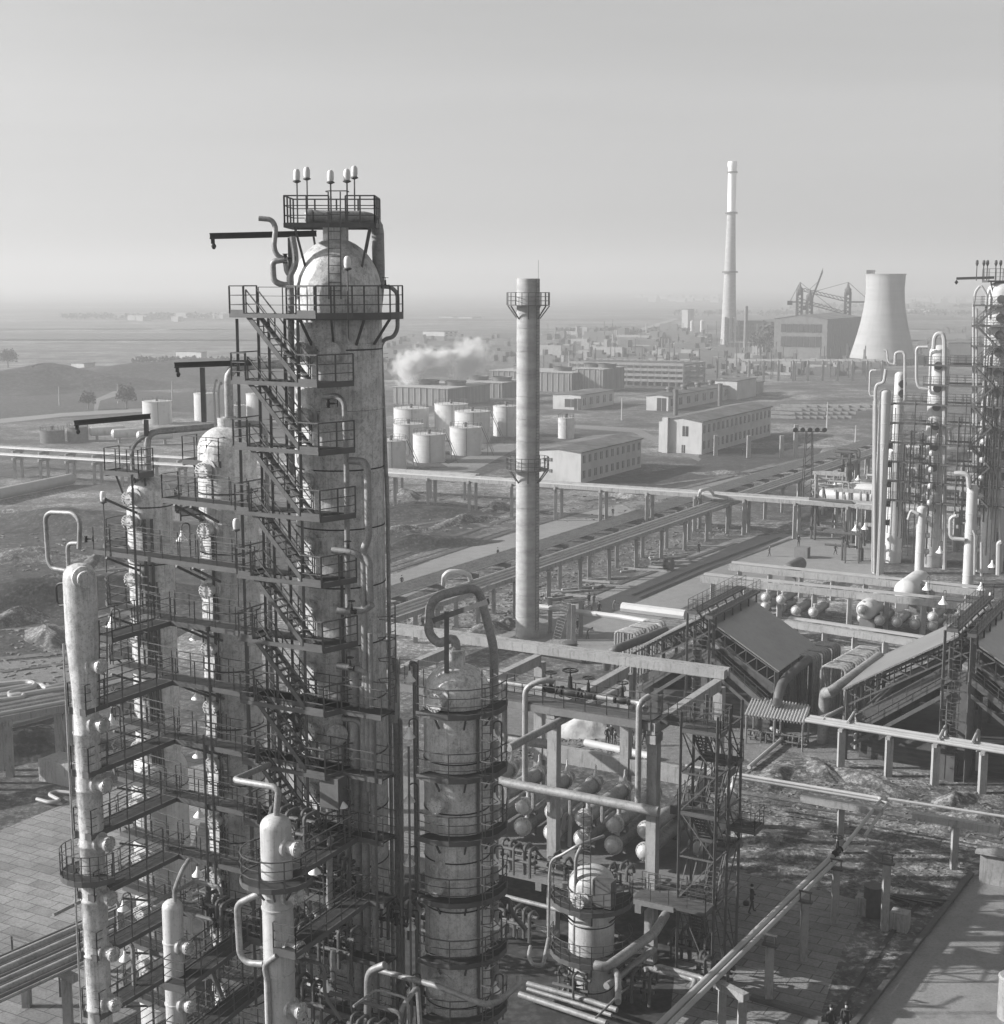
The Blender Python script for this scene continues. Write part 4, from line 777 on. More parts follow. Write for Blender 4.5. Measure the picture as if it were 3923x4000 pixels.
# clutter below and in front of the frame
for i, (u, v, z, n_, w_, lab) in enumerate([(-6.5, -5.6, 3.0, 6, 3.4, 'grey valve station left of the stubby vessel'), (-6.9, -4.2, 6.2, 5, 2.6, 'upper valve station behind the stubby vessel'), (-1.6, -7.5, 1.0, 4, 2.2, 'valve group at the foot of the stubby vessel'), (1.4, -5.8, 1.0, 5, 2.6, 'valve group under the slanting pipe by the frame'), (-9.5, -2.6, 1.2, 6, 4.0, 'dark pumps and valves below the frame deck'), (-3, -1.6, 1.0, 5, 3.0, 'valve group in the shade below the deck'), (2.0, 1.0, .6, 5, 2.6, 'valve group at the foot of the steel stairs'), (-12, -7.5, 2.2, 7, 4.4, 'valve group low behind the broad right column'), (-6, -1.4, ZD, 3, 3.0, 'valves on the deck before the exchangers'), (-1.8, -.9, ZD, 3, 1.6, 'valves beside the right hand front post'), (4.5, -1.5, .6, 5, 2.4, 'vertical pipes and valves outside the steel stairs')]):
    manifold(fp(u, v, z), n_, w_, lab, r=.1)
G4 = 'low pipes around the stubby vessel'
for i, (lst, z, r, lab) in enumerate([
 ([(1128, 1830), (1150, 1835), (1240, 1770), (1262, 1735)], 4.2, .27, 'thick slanting pipe rising to the frame right of the stubby vessel'), ([(1222, 1838), (1230, 1836), (1320, 1858), (1310, 1880)], 3.0, .14, 'first of two parallel pale pipes running to the pipeline'), ([(1243, 1835), (1250, 1832), (1338, 1856), (1330, 1875)], 3.2, .14, 'second of two parallel pale pipes running to the pipeline'),
 ([(1000, 1865), (1110, 1895), (1170, 1915)], .8, .16, 'low pipe along the ground left of the stubby vessel'), ([(1000, 1875), (1100, 1905), (1160, 1925)], .8, .12, 'second low pipe along the ground left of the stubby vessel'), ([(985, 1885), (1090, 1920), (1150, 1940)], .6, .18, 'third low pipe along the ground left of the stubby vessel'),
 ([(1140, 1830), (1165, 1838), (1172, 1850), (1172, 1900)], 4.0, .17, 'elbow pipe on the right side of the stubby vessel'), ([(1040, 1780), (1030, 1830), (1010, 1830), (1002, 1812), (1006, 1795)], 6.0, .1, 'thin bent pipe below the valve station'), ([(1230, 1845), (1180, 1880), (1130, 1930)], 1.4, .06, 'thin handrail pipe on the ground in front of the stubby vessel'), ([(1150, 1870), (1240, 1800)], 2.2, .2, 'second slanting pipe right of the stubby vessel'),
 ([(960, 1700), (1060, 1725), (1130, 1745)], 4.0, .14, 'long pipe under the frame deck'), ([(950, 1745), (1060, 1770)], 2.5, .2, 'thick pipe in the dark below the frame deck')]):
    pipe('process_pipe', [g(a, b, z) for a, b in lst], r, lab, M_pipe, G4, .4, 10)
# ---------------------------------------------------------------- midground: stack, tanks, buildings, racks
M_chim = mat('board_marked_concrete', .36, .85, 0, [((.3, .3, 1.2), .4, .68, .72), (2., .45, .7, .85)], .2, 3)
M_wall = mat('limewashed_wall', .44, .9, 0, [(.15, .45, .7, .8), ((1, 1, .2), .5, .7, .85)])
M_walld = mat('grey_rendered_wall', .3, .9, 0, [(.2, .45, .7, .75), ((1.2, 1.2, .15), .5, .7, .8)])
M_roof = mat('tar_roof', .11, .9, 0, [(.12, .42, .65, .5), (.8, .45, .6, 1.4)])
M_tank = mat('white_tank_paint', .5, .42, .05, [((.12, .12, .03), .45, .7, .85), ((1, 1, .1), .5, .7, .88), (.6, .55, .7, .75)])
M_win = mat('window_glass', .05, .25)
M_rib = mat('louvre_sheet', .2, .8, 0, [((1.2, 1.2, .05), .42, .62, .6), (.1, .4, .6, .75)])
M_sheet = mat('roof_sheeting', .3, .32, .5, [((.25, .25, .25), .4, .7, .8), (2.5, .5, .65, .9)])
c = g(1000, 1207); t = thing('concrete_stack', 'slender banded concrete stack standing in the middle of the plant', 'chimney', c); HT = zat(c, 528)
prof = []; z = 0
while z < HT-2.6:
    r = 1.34-.08*z/HT; prof += [(r, z), (r, z+2.42), (r-.05, z+2.43), (r-.05, z+2.49)]; z += 2.5
prof += [(1.27, HT-1.2), (1.27, HT), (1.05, HT), (1.05, HT-1)]; mb = MB(); mb.lathe(c, prof, 32, None, False); mb.build('shaft', M_chim, t)
for i, dy in enumerate((578, 889)):
    z = zat(c, dy); dk, rl, br = MB(), MB(), Bars(); o_ = arc(c, 2.35, 0, 2*pi, 20, z); i_ = arc(c, 1.3, 0, 2*pi, 20, z)
    for j in range(20): dk.slab(o_[j], o_[j+1], i_[j+1], i_[j], .08); (br.bar(o_[j]-Z*.1, i_[j]-Z*1.5, .12) if j % 3 == 0 else None)
    rail(rl, o_[:-1], 1.35, .9, .07, 3, True); d_ = dk.build('platform', M_fascia, t); rl.build('railing', M_steel2, d_); br.build('bracket', M_steel2, d_)
mb = MB(); ladder(mb, c+Vec((1.1, -.95, 1)), c+Vec((1.05, -.9, HT)), (.7, -.7, 0), .5); mb.build('ladder', M_steel2, t)
for a in (1.1,): mb = MB(); mb.cyl(c+Vec((a, 0, HT-.5)), c+Vec((a, 0, HT+2.0)), .02, n=5); mb.build('lightning_rod', M_steel, t)
def tank(cx, wd, yt, yb, label, stair=True, grp='pale oil storage tanks', m=None):
    f = g(cx, yb); d = Vec((f.x, f.y, 0)).normalized(); tt = f.y; r = wd*K*tt/FPX/2; c = f+d*r*.97; h = zat(c, yt)
    t = thing('storage_tank', label, 'storage tank', c, grp); pr = [(r, 0)]; n = 5
    for i in range(1, n): pr += [(r, h*i/n-.04), (r+.05, h*i/n), (r, h*i/n+.04)]
    pr += [(r, h-.15), (r+.1, h-.1), (r+.1, h), (r*.98, h+.02), (r*.5, h+r*.05), (0, h+r*.08)]
    MB().lathe(c, pr, 40).build('shell', m or M_tank, t)
    rl = MB(); rail(rl, arc(c, r*.97, 0, 2*pi, 18, h)[:-1], 1.0, 1.5, .06, 2, True); rl.build('railing', M_steel2, t)
    v = MB(); v.lathe(c+d*-r*.5+Z*(h+.2), [(.35, 0), (.35, .6), (.5, .7), (.5, .95), (.05, 1.1)], 12); v.build('roof_vent', M_steel2, t)
    s_ = MB(); q = Vec((d.y, -d.x, 0)); gp = MB(); gp.bar(c-d*(r+.06)+q*r*.05, c-d*(r+.06)+q*r*.05+Z*h, .12); gp.build('gauge_pipe', M_steel2, t)
    if stair:
        a = c+q*(r*1.0)-d*.5; b = c+q*(r+h*.45)-d*(h*.5); mid = (a+Z*h+b)/2
        for k in (0, 1): s_.bar(a+Z*h-d*.7*k, b-d*.7*k, .12); s_.bar(a+Z*(h+1)-d*.7*k, b+Z*1-d*.7*k, .07)
        s_.bar(mid, Vec((mid.x, mid.y, 0)), .15); s_.bar(mid-d*.7, mid-d*1.6-Z*mid.z, .12)
        s_.build('stairs', M_steel2, t)
    return t
for a in [(780, 67, 773, 834, 'white storage tank, back left of the cluster behind two smaller ones', 0), (856, 64, 765, 834, 'tallest white storage tank at the back of the cluster', 0), (896, 68, 779, 841, 'wide white storage tank behind the one with the zigzag stairs, right of centre'), (960, 50, 769, 828, 'white storage tank half hidden behind the concrete stack', 0), (775, 57, 803, 862, 'white storage tank between the back left and front tanks', 0), (814, 62, 822, 878, 'front white storage tank with side stairs, left of centre'), (883, 61, 809, 864, 'front white storage tank with side stairs, right of centre'), (742, 60, 834, 892, 'white storage tank half hidden by the tallest tower'), (1073.5, 31, 792, 832, 'small lone white tank right of the concrete stack', 0)]:
    tank(*a[:5], stair=len(a) < 6)
for a in [(299, 55, 760, 805, 'white tank with a sunlit edge, left of the columns'), (391, 44, 745, 798, 'white tank seen over the dome of the middle column'), (450, 34, 768, 808, 'small white tank right of the middle column'), (490, 44, 746, 806, 'white tank seen through the stairs of the tallest tower')]: tank(*a, stair=False)
for a in [(100, 46, 815, 841, 'low dark tank at far left, larger of two'), (148, 40, 809, 838, 'low dark tank behind the left hoist beam')]: tank(*a, stair=False, grp='low dark tanks at far left', m=M_steel2)
for i, (x, y) in enumerate([(172, 818), (214, 822), (262, 826)]):
    p = g(x, y, 2.4); q = p+Vec((10, 4, 0)); t = thing('horizontal_tank', '%s of three horizontal tanks left of the columns, counted from the left' % NTH[i], 'tank', p, 'horizontal tanks'); mb = MB()
    mb.lathe(p, [(0.02, -.5), (.8, -.3), (1.15, .1), (1.2, 8), (.9, 8.5), (.02, 8.7)], 20, (.93, .37, 0)); mb.build('shell', M_tank, t)
    for k in (1.5, 6.5): mb = MB(); mb.box(p+Vec((.93, .37, 0))*k-Z*1.8, (.5, 2, 1.4), (.93, .37, 0)); mb.build('saddle', M_concd, t)
# ---- buildings
def house(name, label, corner, left, far, ytop, m=None, m2=None, rows=0, cols=0, gwin=(), ridge=.5, ribs=False, roofm=None, cat='building', over=.35, group=None, wsz=(.42, .5)):
    c = g(*corner); lw = abs((g(*left)-c).dot(U)); ll = abs((g(*far)-c).dot(V)); h = zat(c, ytop)
    t = thing(name, label, cat, c, group); P = lambda u, v, z: uv(c, -u, v, z)
    mb = MB(); a = [P(0, 0, 0), P(lw, 0, 0), P(lw, ll, 0), P(0, ll, 0)]; vs = a+[p+Z*h for p in a]+[P(lw/2, 0, h+ridge), P(lw/2, ll, h+ridge)]
    mb.add(vs, [(0, 4, 8, 5, 1), (1, 5, 6, 2), (2, 6, 9, 7, 3), (3, 7, 4, 0)]); mb.build('wall', m or M_wall, t)
    mb = MB(); o = over; mb.slab(P(-o, -o, h+.03), P(-o, ll+o, h+.03), P(lw/2, ll+o, h+ridge+.05), P(lw/2, -o, h+ridge+.05), -.22); mb.slab(P(lw/2, -o, h+ridge+.05), P(lw/2, ll+o, h+ridge+.05), P(lw+o, ll+o, h+.03), P(lw+o, -o, h+.03), -.22); mb.build('roof', roofm or M_roof, t)
    if ribs:
        for k in range(max(2, int(lw/2.2))): mb = MB(); mb.box(P((k+.5)*lw/max(2, int(lw/2.2)), -.12, h/2), (.22, .25, h), U); mb.build('rib', M_walld, t)
    for r_ in range(rows):
        for k in range(cols):
            v0 = ll*(k+.5)/cols; w_ = ll/cols*wsz[0]; hh = h/rows*wsz[1]; zc = h*(r_+.55)/rows; mb = MB()
            mb.box(P(.03, v0, zc), (w_, .1, hh), V); wn = mb.build('window', M_win, t)
            fm = MB(); fm.box(P(-.05, v0, zc), (.09, .06, hh), V); fm.box(P(-.06, v0, zc-hh/2-.07), (w_+.2, .14, .1), V); fm.build('frame', M_wall, wn)
    for (fu, fz, w_, hh) in gwin:
        mb = MB(); mb.box(P(lw*fu, .02, h*fz), (w_, .1, hh), U); wn = mb.build('window' if fz > .3 or hh < 1.5 else 'door', M_win, t); fm = MB(); fm.box(P(lw*fu, -.05, h*fz), (.08, .06, hh), U); fm.build('frame', M_wall, wn)
    return t, c, lw, ll, h
house('long_building', 'low white ended building with a dark flat roof right of the concrete stack', (1101.5, 917), (1008, 910), (1215, 886), 859, M_wall, M_walld, 2, 11, [(.72, .72, .7, .7), (.6, .72, .7, .7), (.72, .35, .7, .7), (.6, .35, .7, .7)], .6)
t, c, lw, ll, h = house('two_storey_building', 'long two storey building with a sunlit blank gable and two rows of windows', (1330.2, 861.6), (1246, 857.4), (1453.6, 825), 801, M_wall, M_walld, 2, 16, [(.38, .7, 1.5, 2.4), (.42, .14, .9, 1.9)], .9)
mb = MB(); mb.box(uv(c, -lw*.82, -.55, h/2+.4), (1.4, 1.0, h+.8), U); mb.build('chimney_breast', M_wall, t)
t, c, lw, ll, h = house('long_shed', 'long low workshop with roof vents and a bright gable with a gate', (1267, 779.5), (1218, 779), (1362, 744), 752, M_wall, M_walld, 1, 12, [(.3, .38, 3.2, 4.6)], .5)
for k in range(6): mb = MB(); mb.lathe(uv(c, -lw*.5, ll*(.12+.15*k), h+.4), [(.9, 0), (.9, 1.2), (1.3, 1.3), (1.2, 1.9), (.1, 2.2)], 12); mb.build('roof_vent', M_steel2, t)
house('tall_block', 'taller bright block at the far end of the long workshop', (1397, 758), (1357, 756), (1417, 750), 723, M_wall, M_walld, 0, 0, [], .1)
house('annex', 'small annex right of the taller bright block', (1434, 747), (1417, 747), (1440, 744), 726, M_walld, None, 0, 0, [(.5, .5, 2, 3)], .1)
house('pump_house', 'white gabled pump house in front of the louvred cooling blocks', (1101.5, 777.5), (1042.6, 776), (1147.7, 766), 750, M_wall, M_walld, 1, 5, [(.35, .45, 4.5, 2.6), (.12, .35, 2.4, 4)], .3)
for a in [((849, 771), (724, 769), (893, 758), 738, 'nearest louvred cooling block, left of the concrete stack'), ((952, 755), (850, 753), (975, 748), 727, 'louvred cooling block just left of the concrete stack, second row'), ((1084, 744), (905, 741), (1112, 737), 708, 'longest louvred cooling block, crossed by the concrete stack'), ((1143, 744), (1090, 742), (1163, 737), 701, 'rightmost louvred cooling block')]:
    t, c, lw, ll, h = house('cooling_block', a[4], a[0], a[1], a[2], a[3], M_rib, None, 0, 0, [], .1, True, M_walld, 'cooling unit', group='louvred cooling blocks')
    n = max(2, int(lw/12))
    for k in range(n): mb = MB(); mb.lathe(uv(c, -lw*(k+.5)/n, ll*.5, h), [(3.6, 0), (3.4, 1), (3.8, 1.8), (3.4, 1.8), (3.2, .6)], 20, None, False); mb.build('fan_stack', M_steel2, t)
# distant buildings
for a in [('flat white building far beyond the left columns', (382, 681), (341, 679), (384, 680), 668, 0, 0), ('small white hut on the left plain', (160, 699), (136, 698), (165, 697), 689.5, 0, 0), ('pale two storey block far behind the steam', (843, 640), (804, 639), (848, 638), 629, 2, 3), ('first low white shed on the plain above the tanks', (858, 603.5), (836, 603), (859, 603), 600.5, 0, 0), ('second low white shed on the plain above the tanks', (895, 605), (872, 604.5), (896, 604), 601.5, 0, 0), ('white two storey office block before the power station', (1461, 668), (1389, 665), (1465, 667), 650, 0, 0),
          ('low white store left of the power station stack', (1310, 694), (1292, 693), (1315, 690), 681, 0, 0), ('far white cube house right of the cooling tower', (1735, 596), (1722, 595.5), (1736, 595), 586, 0, 0), ('far white cube house further right of the cooling tower', (1762, 596), (1750, 595.5), (1763, 595), 586, 0, 0), ('bright store between cooling tower and right columns', (1838, 690), (1802, 688), (1850, 684), 652, 0, 0), ('thin tall block left of the power station stack', (1304, 622), (1297, 621.5), (1306, 621), 587, 0, 0)]:
    lab = a[0]; gw = []
    if 'office' in lab: gw = [((k+.5)/9, z_, 3.2, 2.6) for k in range(9) for z_ in (.3, .72)]
    house('distant_building', lab, a[1], a[2], a[3], a[4], M_wall, None, a[5], a[6], gw, .2, group='distant pale buildings')
# ---- power station
c = g(1567, 682); t, c, lw, ll, h = house('power_station_hall', 'large power station hall with big window grids under an arched roof', (1567, 682), (1484, 677), (1624, 672), 606, M_concd, None, 0, 0, [], 2.2, False, M_roof)
for k in range(7):
    for z_, hh in ((.44, .26), (.78, .2)): mb = MB(); mb.box(uv(c, -lw*(.16+.11*k), -.1, h*z_), (lw*.095, .4, h*hh), U); mb.build('window', M_win, t)
M_grille = M_steel2
t, c, lw, ll, h = house('boiler_house', 'dark skeletal boiler house behind the office block', (1478, 655), (1398, 650), (1488, 650), 612, M_steel2, None, 0, 0, [], 1)
for k in range(9): mb = MB(); mb.box(uv(c, -lw*(k+.5)/9, -.8, h*.5), (1.2, 1.2, h*random.Random(k).uniform(.8, 1.25)), U); mb.build('column', M_conc if k % 3 == 0 else M_steel, t)
for k in range(4): mb = MB(); mb.box(uv(c, -lw/2, -.9, h*(.2+.22*k)), (lw, .8, 1.0), U); mb.build('floor_beam', M_concd, t)
for i, (x, w_, yt, yb) in enumerate([(1312, 8, 609, 628), (1331, 9, 608, 629), (1256, 5, 642, 662), (1263, 5, 642, 662), (1269, 5, 643, 663)]): 
    f = g(x, yb); r = w_*K*f.y/FPX/2; mb = MB(); mb.lathe(f, [(r, 0), (r, zat(f, yt)), (r*.2, zat(f, yt)+r*.4)], 16); tag(mb.build('silo', M_tank if i < 2 else M_steel), ['left white silo near the power station stack', 'right white silo near the power station stack', 'first of three dark silos on the plain', 'middle of three dark silos on the plain', 'last of three dark silos on the plain'][i], 'silo', 'distant silos')
# tall power station stack
c = g(1381, 654); HT = zat(c, 306); t = thing('power_station_stack', 'very tall tapering power station stack with a pale upper third', 'chimney', c); w0, w1 = 31*K*c.y/FPX/2, 15.5*K*c.y/FPX/2
pr = [(w0*.99-(w0-w1)*(k/14)**.85, HT*.73*k/14) for k in range(15)]; MB().lathe(c, pr, 32).build('shaft', M_chim, t)
rt = w0*.99-(w0-w1)*.96; rr = pr[-1][0]; MB().lathe(c, [(rr, HT*.73), (w1*1.02, HT*.97), (w1*1.15, HT*.975), (w1*1.1, HT), (w1*.8, HT)], 32).build('upper_shaft', mat('white_stack_paint', .85, .6), t)
for dy in (517, 405, 328): z = zat(c, dy); r = pr[0][0]-(w0-w1)*(z/HT)**.85; MB().lathe(c, [(r*.9, z), (r*1.25, z), (r*1.25, z+1), (r*.9, z+1)], 24, None, False).build('ring_platform', M_steel2, t)
for k in (-1, 0, 1): mb = MB(); mb.box(c+Vec((k*w0*.55, -w0*.97, 9)), (w0*.3, w0*.5, 18)); mb.build('base_pier', M_chim, t)
c = g(1413, 668); mb = MB(); mb.lathe(c, [(1.3, 0), (1.0, zat(c, 580))], 12); tag(mb.build('small_stack', M_concd), 'short dark stack right of the very tall stack', 'chimney')
# cooling tower
f = g(1673, 692); r0 = 62*K*f.y/FPX; c = f+Vec((f.x, f.y, 0)).normalized()*r0*.6; r0 = 61.5*K*c.y/FPX; HT = zat(c, 521); rt = 36.5*K*c.y/FPX
t = thing('cooling_tower', 'big waisted concrete cooling tower in front of the hazy plain', 'cooling tower', c); zb = HT*.07
def hyp(f_): return (rt*.965)*sqrt(1+((1-f_-.14)/.86*1.37)**2) if f_ < .86 else rt*(.965+.035*((f_-.86)/.14))
pr = [(hyp(k/40), zb+(HT-zb)*k/40) for k in range(41)]; s0 = r0/pr[0][0]; pr = [(r*(1+(s0-1)*(1-k/40)**2), z) for k, (r, z) in enumerate(pr)]
pr += [(rt*1.03, HT+.05), (rt*1.03, HT+.5), (rt*.95, HT+.5)]+[(r-.5, z) for r, z in pr[40:0:-4]]; MB().lathe(c, pr, 64, None, False).build('shell', mat('cast_concrete', .34, .9, 0, [((.02, .02, .25), .42, .62, .86), ((.3, .3, .04), .5, .7, .82)]), t)
mb = MB(); 
for k in range(36): a = 2*pi*k/36; b = 2*pi*(k+.5)/36; d_ = 2*pi*(k-.5)/36; top = c+Vec((r0*cos(a), r0*sin(a), zb)); mb.bar(top, c+Vec((r0*1.04*cos(b), r0*1.04*sin(b), 0)), .5); mb.bar(top, c+Vec((r0*1.04*cos(d_), r0*1.04*sin(d_), 0)), .5)
mb.build('raker_columns', M_concd, t); mb = MB(); 
for k in range(7): a = pi*1.03+k*.1; p = c+Vec((rt*cos(a), rt*sin(a), HT+.4)); mb.bar(p, p+Z*1.9, .5); mb.bar(p+Z*1.4, c+Vec((rt*cos(a+.1), rt*sin(a+.1), HT+1.8)), .3)
mb.build('rim_scaffold', M_steel, t)
# tower cranes
def crane(x, yb, yt, jib, cj, lab, up=0):
    c = g(x, yb); h = zat(c, yt); jib = (jib[0]*.5, jib[1]*.5); cj *= .5; t = thing('tower_crane', lab, 'crane', c, 'construction cranes'); w_ = 1.4; mb = MB()
    for a in (-1, 1):
        for b in (-1, 1): mb.bar(c+Vec((a*w_, b*w_, 0)), c+Vec((a*w_, b*w_, h*.86)), .7)
    for k in range(14):
        for a in (-1, 1): mb.bar(c+Vec((a*w_*(-1)**k, -w_, h*.86*k/14)), c+Vec((-a*w_*(-1)**k, -w_, h*.86*(k+1)/14)), .45)
    mb.lathe(c, [(1.8, h*.82), (2.0, h*.9), (1, h*.93), (.3, h)], 8); mb.build('mast', M_steel, t); mb = MB(); zj = h*.72
    a = c+Z*zj; b = c+Vec((jib[0], 0, jib[1]))+Z*zj
    n = 12
    for k in range(n): p, q = a+(b-a)*k/n, a+(b-a)*(k+1)/n; mb.bar(p, q, .5); mb.bar(p+Z*2, q+Z*2*(1-(k+1)/n*.7), .4); mb.bar(p, q+Z*1.8, .3)
    mb.bar(c+Z*h, a+(b-a)*.75, .25); mb.build('jib', M_steel, t)
    mb = MB(); e = c+Vec((cj, 0, 0))+Z*zj; mb.bar(a, e, .8); mb.box(e-Z*.5, (2.6, 2, 2.4)); mb.bar(c+Z*h, e, .25); mb.build('counterweight', M_iron, t)
crane(1513, 668, 535, (60, -16), -11, 'left tower crane above the power station roof'); crane(1604, 668, 535, (-58, 14), 26, 'right tower crane beside the cooling tower')
crane(1532, 669, 548, (14, 40), -5, 'luffing crane with raised jib between the tower cranes')
# ---- steam from the cooling blocks
sm = bpy.data.materials.new('steam'); sm.use_nodes = True; n = sm.node_tree.nodes; n.clear(); lk = sm.node_tree.links.new
pv = n.new('ShaderNodeVolumePrincipled'); pv.inputs['Color'].default_value = (.95, .95, .95, 1); pv.inputs['Anisotropy'].default_value = .3
nn = n.new('ShaderNodeTexNoise'); nn.inputs['Scale'].default_value = 3.0; nn.inputs['Detail'].default_value = 3; tcn = n.new('ShaderNodeTexCoord'); gr = n.new('ShaderNodeVectorMath'); gr.operation = 'LENGTH'
sb = n.new('ShaderNodeMath'); sb.operation = 'MULTIPLY_ADD'; sb.inputs[1].default_value = 1.1; sb.inputs[2].default_value = -.02
s2 = n.new('ShaderNodeMath'); s2.operation = 'SUBTRACT'; r_ = n.new('ShaderNodeMapRange'); r_.inputs[1].default_value = 0; r_.inputs[2].default_value = .5; r_.inputs[3].default_value = 0; r_.inputs[4].default_value = .55
lk(tcn.outputs['Object'], nn.inputs['Vector']); lk(tcn.outputs['Object'], gr.inputs[0]); lk(nn.outputs[0], sb.inputs[0]); lk(sb.outputs[0], s2.inputs[0]); mm = n.new('ShaderNodeMath'); mm.operation = 'MULTIPLY'; mm.inputs[1].default_value = .7; lk(gr.outputs['Value'], mm.inputs[0]); lk(mm.outputs[0], s2.inputs[1]); lk(s2.outputs[0], r_.inputs[0]); lk(r_.outputs[0], pv.inputs['Density'])
om = n.new('ShaderNodeOutputMaterial'); lk(pv.outputs[0], om.inputs['Volume'])
for x, y, sx, sz, a in [(772, 699, 7, 8, -.3), (790, 684, 9, 6, -.5), (828, 678, 13, 4, -.25), (880, 699, 6, 8, .4), (896, 676, 9, 9, .6)]:
    p = pl(x, y, g(849, 762), (1, 0, 0)); mb = MB(); mb.lathe((0, 0, 0), [(sin(pi*k/10), -cos(pi*k/10)) for k in range(11)], 20); o = mb.build('steam', sm, loc=(0, 0, 0)); o.location = p; o.scale = (sx, 7, sz); o.rotation_euler = (0, a, 0); tag(o, kind='stuff')
# ---- pipe racks
def rack(name, label, p0, p1, n0, n1, wd, z, npipes, side=1, pr=.22, post=.5, rows=2, m=M_conc, beam=True, pipem=None):
    p0 = Vec(p0); p1 = Vec(p1); d = (p1-p0); sp = d.length; d.normalize(); q = Vec((d.y, -d.x, 0))*side
    t = thing(name, label, 'pipe rack', p0)
    for i in range(n0, n1+1):
        for k in range(rows):
            b = p0+d*(i*sp)+q*(wd*k); mb = MB(); mb.bar(b, b+Z*(z-.25), post); mb.build('post', m, t)
        mb = MB(); a = p0+d*(i*sp)+Z*z; mb.bar(a-q*.6, a+q*(wd+.6), .4, .5); mb.build('crosshead', m, t)
    A, B = p0+d*(n0*sp-2), p0+d*(n1*sp+2)
    if beam:
        for k in (0, 1): mb = MB(); mb.bar(A+q*(wd*k)+Z*(z+.3), B+q*(wd*k)+Z*(z+.3), .4, .6); mb.build('beam', m, t)
    for k in range(npipes):
        o = q*(wd*(k+.5)/npipes); r = pr*(1+.5*((k*7) % 3-1)*.5); mb = MB(); mb.tube([A+o+Z*(z+.45+r), B+o+Z*(z+.45+r)], r, 8); mb.build('pipe', (M_pipe if k % 3 else M_pipew) if pipem is None else pipem, t)
    return t
r0, r4 = g(1061.8, 1116), g(1263.7, 1040); sp = (r4-r0)/4
rack('pipe_rack', 'long diagonal pipe rack on concrete posts crossing the whole plant', r0, r0+sp, -5, 24, 3.0, 4.4, 10, 1, .15)
rack('pipe_rack', 'low bundle of pipes on short posts beside the long diagonal rack', g(900, 1105), g(900, 1105)+sp, -4, 26, 4.2, 1.0, 13, -1, .15, .4, 2, M_concd, False)
c0, c1 = g(735.6, 962), g(1506, 1022); sp = (c1-c0)/9
rack('pipe_rack', 'cross rack with a pale top beam running behind the concrete stack', c0, c0+sp, -1, 12, 2.6, 5.6, 4, -1, .2, .55)
a, b = g(-20, 905), g(340, 930); rack('pipe_rack', 'nearer pale pipe rack at far left behind the columns', a, a+(b-a)/7, 0, 8, 2.2, 4.2, 5, -1, .22, .5, 2, M_conc, False)
a, b = g(-20, 888), g(340, 912); rack('pipe_rack', 'farther pale pipe rack at far left behind the columns', a, a+(b-a)/7, 0, 16, 2.2, 4.0, 5, -1, .22, .5, 2, M_conc, False)
a, b = g(20, 1472), g(132, 1448); rack('pipe_rack', 'concrete trough rack at the left edge beside the far left column', a, b, -2, 1, 2.0, 4.6, 3, -1, .3, .55)
# pipes on low supports at bottom left
a = g(-40, 1868, 3.4); b = g(154, 1782, 3.4); dd = (b-a).normalized(); q = Vec((dd.y, -dd.x, 0)); t = thing('pipe_bundle', 'bundle of parallel pipes on concrete supports at the bottom left', 'pipe rack', Vec((a.x, a.y, 0)))
for k, (o, r) in enumerate([(-1.9, .1), (-1.4, .22), (-.9, .1), (-.4, .26), (.15, .12), (.6, .18), (1.05, .1), (1.5, .24), (2.0, .12), (2.4, .1)]): mb = MB(); mb.tube([a-dd*4+q*o, b+dd*16+q*o+Z*0], r, 10); mb.build('pipe', M_pipe if k % 2 else M_steel2, t)
for k in range(-1, 5):
    p = a+dd*(k*5.2+4); mb = MB(); mb.bar(p-q*2.3-Z*.45, p+q*2.8-Z*.45, .4, .4); mb.build('crosshead', M_conc, t)
    for s_ in (-1.6, 2.0): mb = MB(); mb.bar(Vec((p.x, p.y, 0))+q*s_, p+q*s_-Z*.65, .45); mb.build('post', M_conc, t)
t = thing('wire_gantry', 'thin steel gantry frame standing over the bottom left pipes', 'gantry', g(25, 1830)); p, q_ = pl(22, 1773, g(25, 1835), U), pl(110, 1800, g(112, 1890), U); mb = MB(); mb.bar(p, q_, .1); mb.bar(p-Z*.25, q_-Z*.25, .06); mb.build('beam', M_steel, t)
for e in (p, q_): mb = MB(); mb.bar(e, Vec((e.x, e.y, 0)), .09); mb.build('leg', M_steel, t)
# serpentine ground pipes at left
G5 = 'serpentine pipes on the ground at left'
for i, (lst, r) in enumerate([([(-20, 1300), (60, 1292), (70, 1303), (20, 1312), (15, 1322), (150, 1300), (230, 1280)], .3), ([(-20, 1312), (50, 1300), (80, 1298), (85, 1306), (150, 1290)], .25), ([(-20, 1330), (48, 1322), (40, 1315), (10, 1320), (-20, 1325)], .25), ([(-20, 1380), (60, 1362), (140, 1338), (250, 1310)], .45), ([(-20, 1350), (150, 1312), (250, 1290)], .25)]):
    pipe('ground_pipe', [g(a, b, .5) for a, b in lst], r, '%s serpentine pale pipe at the left edge, counted from the back' % NTH[i], M_pipew, G5, 1.2, 8)
pipe('ground_pipe', [g(a, b, .3) for a, b in [(70, 1515), (95, 1522), (115, 1518), (92, 1506), (105, 1500), (135, 1503)]], .15, 'small looping pipe beside the paved yard at left', M_pipew, G5, .5, 8)
mb = MB(); mb.box(g(124, 1478)+Z*.9, (3.4, 2.4, 1.8), U); tag(mb.build('concrete_block', M_conc), 'plain concrete block behind the far left column', 'block')
pipe('ground_pipe', [g(-30, 945, 1.2), g(0, 936, 1.2), g(135, 908, 1.2)], 1.1, 'fat pale buried main ending at the left edge', M_pipew, G5, .5, 14)
